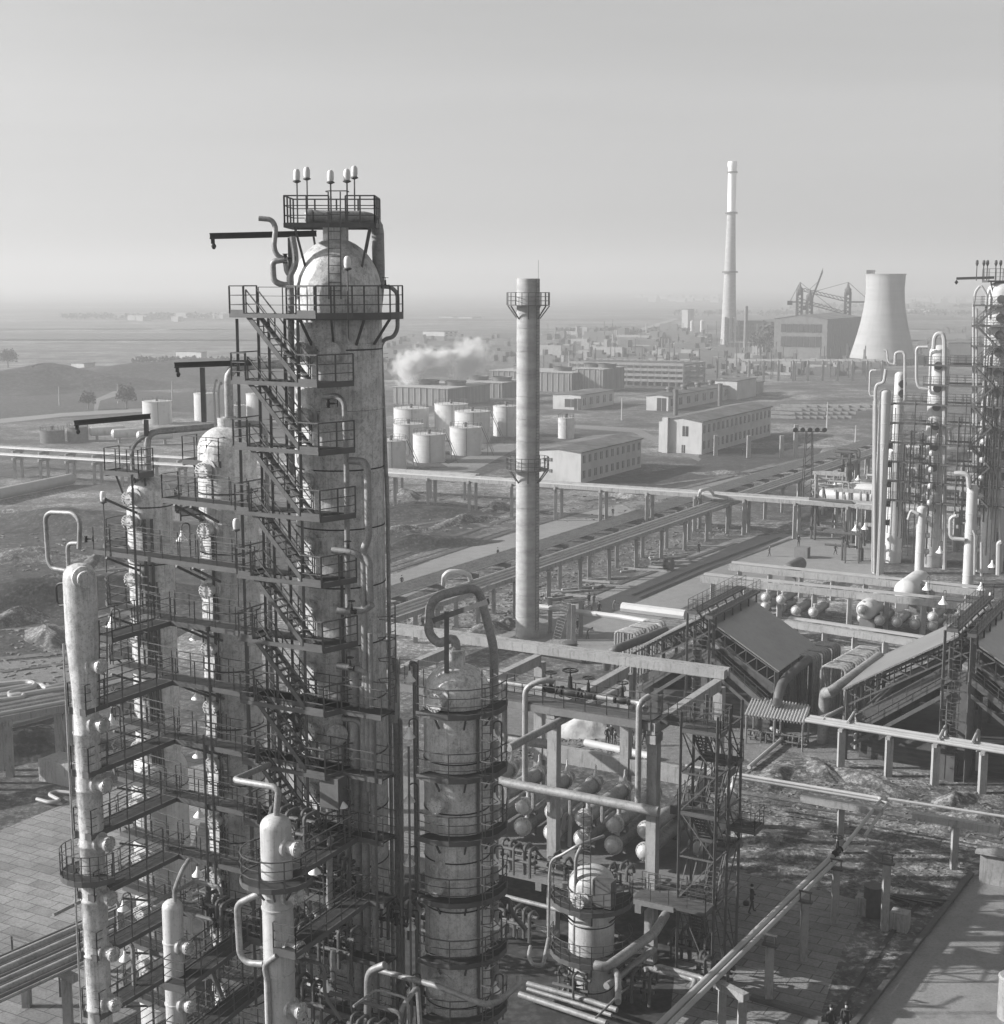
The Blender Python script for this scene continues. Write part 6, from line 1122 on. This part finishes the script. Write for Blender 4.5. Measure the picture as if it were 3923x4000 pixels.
# ---------------------------------------------------------------- sheet roofed cooler houses
def coolhouse(label, NL, NR, hw, ln, ze, zr, near):
    """NL: near left eave point, hw half width along U, ln length along V, eaves and ridge heights"""
    c = Vec((NL.x, NL.y, 0)); P = lambda u, v, z: uv(c, u, v, z); t = thing('cooler_house', label, 'industrial shed', c, 'sheet roofed cooler houses')
    for k, (a, b) in enumerate((((0, ze), (hw-.35, zr)), ((hw+.35, zr), (2*hw, ze)))):
        mb = MB(); mb.slab(P(a[0], 0, a[1]), P(b[0], 0, b[1]), P(b[0], ln, b[1]), P(a[0], ln, a[1]), .12) ; r_ = mb.build('roof', M_sheet, t)
    for v in (.3, ln/3, 2*ln/3, ln-.3):
        for u, h_ in ((.4, ze), (hw-.9, zr-.4), (hw+.9, zr-.4), (2*hw-.4, ze)): mb = MB(); mb.bar(P(u, v, 0), P(u, v, h_-.2), .28); mb.build('post', M_steel, t)
        mb = MB()
        for s_ in (0, 1):
            u0, u1 = (0.2, hw) if s_ == 0 else (2*hw-.2, hw); n = 7
            for i in range(n):
                a_, b_ = i/n, (i+1)/n; A = P(u0+(u1-u0)*a_, v, ze+(zr-ze)*a_-.25); B = P(u0+(u1-u0)*b_, v, ze+(zr-ze)*b_-.25)
                mb.bar(A, B, .14); mb.bar(A-Z*1.3, B-Z*1.3, .14); mb.bar(A, B-Z*1.3, .09); mb.bar(A, A-Z*1.3, .09)
        mb.build('truss', M_steel, t)
    for s_ in (0, 1):          # sloping tube banks and gangways under the roofs
        u0, u1 = (.9, hw-.8) if s_ == 0 else (2*hw-.9, hw+.8); mb = MB(); zz = 2.4
        mb.slab(P(u0, .8, ze-zz), P(u1, .8, zr-zz), P(u1, ln-.8, zr-zz), P(u0, ln-.8, ze-zz), .7); mb.build('tube_bank', M_steel, t)
        mb = MB(); mb.bar(P(u0, .2, ze-zz-1.2), P(u1, .2, zr-zz-1.2), .3, .5); mb.bar(P(u0, .1, ze-zz-2.4), P(u1, .1, zr-zz-2.4), .15, .3); mb.build('girder', M_fascia, t)
        mb = MB(); rail(mb, [P(u0, -.2, ze-zz-1.0), P(u1, -.2, zr-zz-1.0)], 1.1, 1.4, .05); mb.build('railing', M_steel, t)
        mb = MB(); n = 5
        for k in range(n): q = P(u0+(u1-u0)*(k+.5)/n, 2.5, ze+(zr-ze)*(k+.5)/n-zz-1.6); mb.lathe(q, [(1.1, -.6), (1.1, .2), (1.3, .8)], 14)
        mb.build('fan_ring', M_iron, t)
    mb = MB(); mb.box(P(hw, .6, (zr-3)/2), (.25, 2*hw-.0, .01) if 0 else (2.2, .25, zr-3.2), U); mb.build('end_wall', M_walld if 0 else M_steel2, t)
    mb = MB(); mb.poly([P(1.2, 1.5, 0), P(2*hw-1.2, 1.5, 0), P(2*hw-1.2, ln-1, 0), P(1.2, ln-1, 0)], 0, ze-3.6); mb.build('plenum_wall', M_louv, t)
    # ridge gangway
    w_ = thing('ridge_gangway', 'railed gangway along the ridge of the %s' % near, 'walkway', P(hw, 0, zr)); dk, fs, rl = MB(), MB(), MB()
    strip(dk, fs, rl, P(hw-.55, -1.2, zr+.75), P(hw-.55, ln+.6, zr+.75), .9, zr+.75, (1, 1), (1, 1), 1.2); strip(dk, fs, rl, P(hw+1.0, -1.2, zr+.5), P(hw+1.0, ln+.6, zr+.5), .7, zr+.5, (0, 1), (1, 1), 1.2)
    for v in range(6): dk.bar(P(hw, ln*v/5, zr-.3), P(hw-.55, ln*v/5, zr+.7), .12); dk.bar(P(hw+1.2, ln*v/5, zr-.9), P(hw+1.2, ln*v/5, zr+.4), .12)
    dk.build('deck', M_deck, w_); fs.build('edge_beam', M_steel, w_); rl.build('railing', M_steel, w_)
    l = MB(); ladder(l, P(hw-.2, -.6, 0.2), P(hw-.2, -.6, zr+1.8), -V, .6, True)
    for u in (-1.2, .9): l.bar(P(hw+u, -.8, 0), P(hw+u, -.8, zr+.5), .2)
    for z in (2.5, 5, 7.5): l.bar(P(hw-1.2, -.8, z), P(hw+.9, -.8, z), .12); rail(l, [P(hw-1.2, -1.3, z), P(hw+.9, -1.3, z)], 1.0, 1.0, .05, 2)
    tag(l.build('ladder_tower', M_steel, loc=P(hw, 0, 0)), 'dark caged ladder tower at the gable of the %s' % near, 'ladder', 'ladder towers of the cooler houses')
    return t
M_louv = mat('dark_louvre_boards', .07, .8, 0, [((.6, .6, 4), .42, .62, .5)])
NL1 = g(1193.5, 1235, 6.2); NL2 = g(1597, 1306, 6.2)
coolhouse('sheet roofed cooler house with a broad grey slope right of centre', NL1, None, 7.2, 10.8, 6.2, 10.2, 'grey sloped cooler house')
coolhouse('sheet roofed cooler house with the sunlit left slope at the right edge', NL2, None, 9.6, 12.6, 6.2, 11.9, 'sunlit cooler house')
# fat ducts
pipe('duct', [g(1150, 1265, 2), g(1152, 1240, 5.3), g(1165, 1232, 6), g(1262, 1195, 6)], .42, 'fat dark duct leading to the first cooler house', M_steel2, 'fat ducts of the cooler houses', 1.2, 16)
pipe('duct', [g(1474, 1370, 0), g(1474, 1325, 4.2), g(1484, 1290, 5.2), g(1534, 1250, 6.3)], .42, 'fat upright duct behind the corrugated canopy', M_steel2, 'fat ducts of the cooler houses', 1.4, 18)
pipe('duct', [g(1560, 1408, 0), Vec(g(1560, 1408, 0))+Z*4.6, g(1572, 1315, 5.4), g(1668, 1245, 6.3)], .48, 'fattest upright duct standing beside the corrugated canopy', M_pipe, 'fat ducts of the cooler houses', 1.4, 20)
# banks of bent coil pipes
def coils(x0, y0, x1, y1, n, label, zt, zb=.6, wu=2.4, r=.12):
    a, b = g(x0, y0, zt), g(x1, y1, zt); t = thing('coil_bank', label, 'pipes', Vec((a.x, a.y, 0)), 'banks of bent coil pipes')
    for i in range(n):
        p = a+(b-a)*((i+(i//4)*.8)/(n+(n//4)*.8)); mb = MB(); mb.tube([Vec((p.x, p.y, zb)), p, p+U*wu, Vec((p.x, p.y, zb))+U*wu], r, 8, .45); mb.build('coil_pipe', M_pipe, t)
    return t
coils(1167, 1196, 1228, 1172, 10, 'bank of bent coil pipes before the first cooler house', 6.0, .8, 2.2)
coils(1500, 1240, 1556, 1213, 12, 'bank of bent coil pipes between the cooler houses, farther one', 6.2, 1, 2.2, .13)
coils(1558, 1262, 1630, 1222, 14, 'bank of bent coil pipes between the cooler houses, nearer one', 6.2, 1, 2.2, .13)
# corrugated canopy
cA, cB, cC, cD = g(1412, 1356, 2.6), g(1526, 1372, 2.6), g(1538, 1338, 3.4), g(1428, 1321, 3.4)
t = thing('canopy', 'small corrugated sheet canopy over pumps', 'canopy', Vec((cA.x, cA.y, 0))); mb = MB(); n = 76; vs = []
for i in range(n+1):
    f = i/n; o = .09*(1 if i % 4 in (0, 1) else -1); vs += [cA+(cB-cA)*f+Z*o, cD+(cC-cD)*f+Z*o]
vs2 = [v-Z*.03 for v in vs]; fs_ = [(2*i, 2*i+2, 2*i+3, 2*i+1) for i in range(n)]; mb.add(vs+vs2, fs_+[tuple(k+len(vs) for k in f)[::-1] for f in fs_]); mb.build('roof', mat('corrugated_sheet', .5, .45, .3), t)
for p in (cA, cB, cC, cD, (cA+cB)/2, (cC+cD)/2): q = p+((cA+cC)/2-p)*.06; mb = MB(); mb.bar((q.x, q.y, 0), q-Z*.08, .14); mb.build('post', M_conc, t)
for i in range(5): p = cA+(cB-cA)*(.12+.18*i)+V*1.2; p.z = 0; manifold(p, 3, 1.6, '%s small pump set under the corrugated canopy, from the left' % NTH[i], h=.8)
G8 = 'pale ground pipes near the canopy'
for i, lst in enumerate([[(1458, 1378, .4), (1480, 1390, .4), (1487, 1398, .4), (1420, 1455, .3)], [(1545, 1365, 3.4), (1570, 1356, 3.4), (1610, 1340, 3.4)], [(1560, 1368, 3.6), (1566, 1360, 3.6), (1600, 1342, 3.6)]]): pipe('ground_pipe', [g(*p) for p in lst], .18, ['pale kinked pipe running from the canopy to the mud', 'pale pipe turning behind the canopy duct', 'second pale pipe turning behind the canopy duct'][i], M_pipew, G8, .5, 8)
# small pale rack along the gravel strip
a, b = g(1527, 1366, 3.6), g(1904, 1427, 3.6); t = thing('pipe_rack', 'pale pipes on square posts along the gravel strip', 'pipe rack', Vec((a.x, a.y, 0))); dd = (b-a).normalized(); q = Vec((-dd.y, dd.x, 0))
for o, r in ((0, .16), (.4, .2), (.85, .14), (1.2, .2)): mb = MB(); mb.tube([a+q*o, b+dd*8+q*o], r, 10); mb.build('pipe', M_pipew, t)
for i, x in enumerate((1596, 1687, 1776, 1867, 1958)): p = pl(x, 1400, a, dd); mb = MB(); mb.bar((p.x, p.y, 0), (p.x, p.y, 3.3), .55); mb.build('post', M_conc, t); mb = MB(); mb.bar(Vec((p.x, p.y, 3.35))-q*.5, Vec((p.x, p.y, 3.35))+q*1.8, .35, .25); mb.build('crosshead', M_conc, t)
for i, (x0_, y0_, x1_, y1_) in enumerate([(1608, 1370, 1630, 1355), (1780, 1402, 1803, 1376), (1843, 1410, 1868, 1382)]):
    p = g(x0_, y0_, 3.8); q_ = p+V*2.6+Z*.5; pipe('branch_pipe', [p, q_, q_+Z*-3.5], .14, '%s raised branch pipe rising from the gravel strip rack, from the left' % NTH[i], M_pipew, 'raised branches on the gravel strip rack', .4, 8)
p = g(1792, 1478); mb = MB(); mb.box(p+Z*1.15, (1.5, .7, 2.3), U); o = mb.build('switch_cabinet', M_steel2); mb2 = MB(); tag(o, 'dark two door switch cabinet standing on the gravel strip', 'cabinet')
mb2 = MB(); mb2.bar(p-V*.36+Z*.2, p-V*.36+Z*2.2, .05); mb2.box(p+Vec((.9, .2, .9)), (.3, .5, 1.4), U); mb2.build('door_seam', M_steel, o)
# right foreground pipeline on posts
zP = zat(g(1523, 1822), 1712); G9 = 'posts under the foreground pipeline'
l0, l1 = g(1583, 1626, zP+.2), g(1262, 1941, zP+.2); dl = (l1-l0).normalized(); ql = Vec((-dl.y, dl.x, 0))
t = thing('pipeline', 'thick twin pipeline slanting across the lower right', 'pipeline', Vec((l0.x, l0.y, 0))); 
for o, r in ((-.18, .2), (.22, .15)):
    mb = MB(); mb.tube([l0+ql*o, l1+dl*14+ql*o], r, 14); mb.build('pipe', M_pipew, t)
pipe('ground_pipe', [g(1300, 1452, zP), g(1370, 1463, zP), g(1672, 1514, zP), g(1590, 1620, zP+.3)], .13, 'thin pipe elbowing back to the thick pipeline at lower right', M_pipew, 'long thin pipes over the mud', .3, 10)
pipe('ground_pipe', [g(1300, 1460, zP), g(1370, 1470, zP), g(1684, 1522, zP), g(1640, 1585, zP-.4)], .11, 'second thin pipe elbowing back beside the thick pipeline', M_pipew, 'long thin pipes over the mud', .3, 10)
pipe('ground_pipe', [g(1684, 1514, zP+.1), g(1980, 1560, zP+.1)], .1, 'thin pipe running on to the right edge over the mud', M_pipew, 'long thin pipes over the mud', .3, 8)
mb = MB(); valve(mb, g(1588, 1615, zP+.4), dl, .45); tag(mb.build('line_valve', M_iron), 'dark valve at the upper end of the thick pipeline', 'valve')
for i, (x, yb, yt, cap) in enumerate([(1523, 1822, 1712, 0), (1457, 1900, 1795, 0), (1582, 1750, 1650, 0), (1677, 1763, 1640, 0), (1592, 1618, 1528, 3.4), (1808, 1648, 1562, 3.4), (1386, 1486, 1490, 0)][:6]):
    p = g(x, yb); h = zat(p, yt); t = thing('concrete_support', ['slim concrete post right of the pipeline with a steel saddle', 'slim concrete post close to the pipeline at the bottom', 'concrete post of the pair by the rubbish heap, left', 'concrete post of the pair by the rubbish heap, right', 'concrete post with a broad sloping cap in the mud', 'right hand concrete post with a broad sloping cap'][i], 'pipe support', p, 'concrete supports at lower right'); mb = MB(); mb.bar(p, p+Z*h, .42); mb.build('post', M_conc, t)
    if cap: mb = MB(); mb.bar(p+Z*(h+.1)-U*2.9, p+Z*(h+.1)+U*2.9, .6, .5); mb.build('cap', M_conc, t)
    else: mb = MB(); mb.box(p+Z*(h+.1), (.9, .3, .12), U); mb.bar(p+Z*h-U*.3, p+Z*(h+.7)-U*.3, .07); mb.bar(p+Z*h+U*.3, p+Z*(h+.7)+U*.3, .07); mb.bar(p+Z*(h+.7)-U*.4, p+Z*(h+.7)+U*.4, .1); mb.build('saddle', M_steel, t)
p = g(1372, 1905, 0); t = thing('concrete_portal', 'concrete portal carrying the pipeline at the bottom edge', 'frame', p); z = zP-.2
a, b = g(1370, 1868, z), g(1408, 1890, z); mb = MB(); mb.bar(a-U*.2, b+U*.2, .45, .4); mb.build('beam', M_conc, t)
for e in (a, b): mb = MB(); mb.bar((e.x, e.y, 0), e-Z*.2, .42); mb.build('post', M_conc, t)
for i, (x, y) in enumerate([(1640, 1733), (1706, 1762)]): p = g(x, y); mb = MB(); mb.box(p+Z*.6, (1.1, .9, 1.2), U); tag(mb.build('concrete_block', M_conc), ['rough concrete block between the post pair', 'rough concrete block right of the post pair'][i], 'block', 'rough concrete blocks')
p = g(1656, 1735); mb = MB(); mb.lathe(p, [(.65, 0), (.65, 2.0), (.6, 2.0)], 18); tag(mb.build('steel_drum', M_steel), 'dark upright steel drum between the post pair', 'drum')
for i in range(7): a = g(1640+i*9, 1700+i*5); mb = MB(); mb.bar(a+Z*(.6+.1*i), a+Vec((2.5+.3*i, -1.5+.5*i, .1)), .14); tag(mb.build('timber', M_conc if i % 2 else M_steel), 'loose timber leaning by the steel drum', 'timber', 'loose timbers by the steel drum')
# kerb, low walls
a, b = g(1842, 1660), g(1500, 2100); mb = MB(); mb.bar(a+Z*.1, b+Z*.1, .35, .3); tag(mb.build('kerb', M_steel, loc=a), kind='structure')
a = g(1857, 1672); b = g(1960, 1690); mb = MB(); mb.bar(a+Z*1.1, b+Z*1.1, .5, 2.2); mb.bar(a+Z*2.25-U*.3, b+Z*2.25, 1.2, .15); tag(mb.build('low_wall', M_conc), 'low pale concrete wall at the right edge', 'wall')
p = g(1921, 1930); h_ = zat(p, 1850); mb = MB(); mb.lathe(p, [(.85, 0), (.85, h_-.2), (.9, h_-.1), (.8, h_)], 24); tag(mb.build('cylinder_tank', M_conc), 'pale round tank cut by the right edge near the bottom', 'tank')
a, b = g(1110, 1408, .2), g(1245, 1437, .2); pipe('ground_pipe', [a, b], .35, 'bright pale pipe on the ground behind the frame workers', M_pipew2, 'long thin pipes over the mud', .3, 10); mb = MB()
a, b = g(1425, 1895), g(1560, 1935); mb.bar(a+Z*.12, b+Z*.12, .4, .3); tag(mb.build('kerb', M_steel2, loc=a), kind='structure')
# ---------------------------------------------------------------- people (one skinned body each)
M_cloth = mat('dark_work_clothes', .045, .9, 0, [(3, .4, .6, .7)]); M_cloth2 = mat('grey_work_clothes', .12, .9); M_skin = mat('skin', .4, .6); M_hair = mat('dark_hair', .03, .8); M_shirt = mat('pale_shirt', .5, .9)
def body(name, J, m):
    """J: joints dict name->(pos, radius), built as one skin surface"""
    E = [('pel', 'bel'), ('bel', 'che'), ('che', 'nck'), ('nck', 'hd1'), ('hd1', 'hd2'), ('che', 'shl'), ('shl', 'ell'), ('ell', 'wrl'), ('wrl', 'hnl'), ('che', 'shr'), ('shr', 'elr'), ('elr', 'wrr'), ('wrr', 'hnr'), ('pel', 'hil'), ('hil', 'knl'), ('knl', 'anl'), ('anl', 'tol'), ('pel', 'hir'), ('hir', 'knr'), ('knr', 'anr'), ('anr', 'tor')]
    ks = list(J); me = bpy.data.meshes.new(name); me.from_pydata([J[k][0] for k in ks], [(ks.index(a), ks.index(b)) for a, b in E], [])
    o = bpy.data.objects.new(name, me); COL.objects.link(o); o.modifiers.new('s', 'SKIN'); sv = me.skin_vertices[0].data
    for i, k in enumerate(ks): r = J[k][1]; sv[i].radius = (r, r) if not isinstance(r, tuple) else r; sv[i].use_root = (k == 'pel')
    o.modifiers.new('u', 'SUBSURF').levels = 1; o.modifiers['s'].use_smooth_shade = True
    dg = bpy.context.evaluated_depsgraph_get(); me2 = bpy.data.meshes.new_from_object(o.evaluated_get(dg)); COL.objects.unlink(o); bpy.data.objects.remove(o)
    me2.materials.clear(); me2.materials.append(m); me2.materials.append(M_skin); me2.name = name
    hz = J['hd1'][0]; 
    for p in me2.polygons:
        c = p.center
        if (c-Vec(J['hd2'][0])).length < .17 and c.z > J['nck'][0][2] if J['hd2'][0][2] > J['nck'][0][2] else False: p.material_index = 1
        if min((c-Vec(J['hnl'][0])).length, (c-Vec(J['hnr'][0])).length) < .07: p.material_index = 1
    return me2
def joints(lean=0, stride=.0, arml=(0, .1), armr=(0, .1), bend=0, hand=.0):
    z = .92; J = {'pel': ((0, 0, z), (.15, .11)), 'bel': ((0, -.05*bend, z+.18), (.15, .1)), 'che': ((0, -.3*bend, z+.43-.1*bend), (.17, .11)), 'nck': ((0, -.46*bend, z+.58-.22*bend), .055), 'hd1': ((0, -.55*bend-.02, z+.68-.3*bend), .085), 'hd2': ((0, -.62*bend, z+.78-.36*bend), .08)}
    c = Vec(J['che'][0])
    for s, n, a in ((1, 'l', arml), (-1, 'r', armr)):
        sh = c+Vec((.2*s, 0, .08)); el = sh+Vec((.06*s, -a[0]*.3-.0, -.28)); wr = el+Vec((-.02*s, -a[1]*1.2, -.24+abs(a[1])*.6)); hn = wr+(wr-el).normalized()*.09
        J['sh'+n] = (tuple(sh), .065); J['el'+n] = (tuple(el), .047); J['wr'+n] = (tuple(wr), .035); J['hn'+n] = (tuple(hn), .035)
        f = stride*s; J['hi'+n] = ((.1*s, 0, z-.06), .1); J['kn'+n] = ((.11*s, -.22*f-.02, .49), .068); J['an'+n] = ((.11*s, -.42*f+.03, .09), .045); J['to'+n] = ((.12*s, -.42*f-.14, .045), .04)
    return J
P_stand = body('standing', joints(0, .12), M_cloth); P_walk = body('walking', joints(0, .55, (.6, .15), (-.6, .1)), M_cloth); P_bend = body('bending', joints(0, .3, (.4, .3), (.4, .3), 1.0), M_cloth2); P_lean = body('leaning', joints(0, .2, (.5, .4), (.4, .35), .35), M_cloth2)
P_grey = body('standing_grey', joints(0, .15, (.2, .3), (.1, .1)), M_cloth2)
hm_ = MB(); hm_.lathe((0, 0, 0), [(.1, -.05), (.105, .0), (.09, .06), (.05, .1), (.01, .115)], 12); HAIR = hm_.build('hair_source', M_hair, loc=(0, 0, 0)); hair_me = HAIR.data; bpy.data.objects.remove(HAIR)
def person(p, me, hgt, rot, label, z=0, bend=0, group=None, hat=None):
    o = bpy.data.objects.new('person', me); COL.objects.link(o); o.location = (p.x, p.y, p.z); s = hgt/1.78; o.scale = (s, s, s); o.rotation_euler = (0, 0, rot)
    h = bpy.data.objects.new('hair', hair_me); COL.objects.link(h); h.parent = o; h.location = (0, -.58*bend+.015, 1.75-.35*bend)
    return tag(o, label, 'person', group)
lst = [(1425, 1731, P_walk, 1.9, 1.9, 'man in dark coat walking on the paved yard carrying a bag'), (1574, 1968, P_stand, 1.85, .3, 'left of two men in dark clothes talking at the bottom edge'), (1603, 1965, P_stand, 1.9, -.4, 'right of two men in dark clothes talking at the bottom edge'),
 (762, 1114, P_stand, 1.65, .5, 'lone person on the road left of the diagonal rack'), (944, 1059, P_stand, 1.6, .9, 'person on the road just left of the concrete stack'), (1139, 985, P_grey, 1.6, 0, 'left of two people far up the road'), (1162, 979, P_stand, 1.6, 0, 'right of two people far up the road'), (1459, 1055, P_walk, 1.6, -1.5, 'person walking across the sunlit yard'), (1325, 1048, P_stand, 1.6, .2, 'person beside the trench by the sunlit yard'),
 (1117, 1148, P_stand, 1.6, 0, 'person in dark clothes beside the one in a pale shirt'), (1126.5, 1150, P_grey, 1.6, .3, 'person with pale shirt standing by the road workers'), (1136, 1166, P_stand, 1.65, .2, 'dark standing worker in the middle of the road gang'), (1105, 1163, P_lean, 1.6, 1, 'leaning worker at the left of the road gang'), (1122, 1165, P_bend, 1.6, -1, 'bending worker in the road gang'), (1163, 1159, P_lean, 1.6, 1.2, 'worker with a shovel right of the road gang'),
 (1096, 1199, P_stand, 1.65, .5, 'person half hidden behind the free posts'), (1114, 1212, P_bend, 1.7, 1.4, 'stooping worker with a tool near the stack foot'), (1151.5, 1413, P_stand, 1.75, .4, 'left worker of the group by the pale sand heap'), (1159, 1410, P_stand, 1.8, -.2, 'tall dark worker of the group by the pale sand heap'), (1166, 1418, P_grey, 1.6, .9, 'shorter grey worker of the group by the pale sand heap'), (1196, 1415, P_stand, 1.75, 0, 'worker between the two back posts'), (1222, 1413, P_walk, 1.75, .6, 'worker walking right of the back post'),
 (1394, 1376, P_stand, 1.75, 1, 'man in dark clothes at the left of the corrugated canopy'), (1584, 1052, P_walk, 1.65, 1, 'person walking left of the right hand unit'), (1272, 855, P_stand, 1.7, 0, 'left of two people before the bright gable'), (1278, 855, P_stand, 1.7, 0, 'right of two people before the bright gable'), (1408, 864, P_stand, 1.7, 0, 'lone person on the dark ground before the bare posts'), (1074, 1238, P_bend, 1.7, 0, 'crouching person by the upright drum'), (1085, 1237, P_bend, 1.6, 1, 'second crouching person by the upright drum'), (1013, 934, P_bend, 1.6, 0, 'crouching person at the corner of the long building')]
for x, y, me, h, r, lab in lst: person(g(x, y), me, h, r, lab, bend=1 if me is P_bend else (.35 if me is P_lean else 0))
for i, (x, y) in enumerate([(1604, 828), (1750, 830), (1776, 832), (1899, 838), (1811, 1045)]):
    p = pl(x, y, uv(T2, 0, -2.6, 0), U); kz = min(lev, key=lambda q: abs(q-(p.z-1.0))); p.z = kz
    if x > 1610: person(p, P_stand if i % 2 else P_lean, 1.75, i, ['', 'worker on the upper walkway beside the middle right hand column', 'worker on the upper walkway right of the middle right hand column', 'worker on a walkway at the right edge', 'worker low on the right hand unit'][i], bend=0 if i % 2 else .35)
b = MB(); p = g(1415, 1712, 1.0); b.lathe(p, [(.08, -.2), (.2, -.14), (.22, .05), (.12, .14)], 12); tag(b.build('bag', M_iron), 'dark round bag held by the man on the paved yard', 'bag')
# statue-like figure on a block by the right yard
p = g(1521, 1057); mb = MB(); mb.box(p+Z*.8, (2.0, 1.4, 1.6), U); tag(mb.build('concrete_block', M_concd), 'block at the yard with a person standing on it', 'block'); person(p+Z*1.6-U*.6, P_stand, 1.75, .3, 'person standing on the block in the sunlit yard')
# ---------------------------------------------------------------- neighbours that look alike are told apart by their order
TENS = ['', '', 'twenty', 'thirty', 'forty', 'fifty', 'sixty', 'seventy', 'eighty']
def ordinal(n):
    if n < 20: return NTH[n]
    return TENS[(n+1)//10]+'-'+NTH[(n+1) % 10-1] if (n+1) % 10 else ['', '', 'twentieth', 'thirtieth', 'fortieth', 'fiftieth', 'sixtieth', 'seventieth', 'eightieth'][(n+1)//10]
bpy.context.view_layer.update(); by = {}
for o in COL.objects:
    if o.parent is None and 'label' in o: by.setdefault(o['label'], []).append(o)
for lab, os_ in by.items():
    if len(os_) > 1:
        os_.sort(key=lambda o: o.location.x/max(o.location.y, 1))
        for i, o in enumerate(os_): o['label'] = '%s, %s counted from the left' % (lab, ordinal(i))
# ---------------------------------------------------------------- haze over the plain
hm = bpy.data.materials.new('haze_air'); hm.use_nodes = True; n = hm.node_tree.nodes; n.clear()
pv = n.new('ShaderNodeVolumePrincipled'); pv.inputs['Color'].default_value = (.68, .68, .68, 1); pv.inputs['Density'].default_value = HAZE_D; pv.inputs['Anisotropy'].default_value = .2
om = n.new('ShaderNodeOutputMaterial'); hm.node_tree.links.new(pv.outputs[0], om.inputs['Volume'])
mb = MB(); mb.box((0, (SZ-300)/2, 62), (2*SZ+200, SZ+300+400, 126)); tag(mb.build('haze', hm, loc=(0, 0, 0)), kind='stuff')
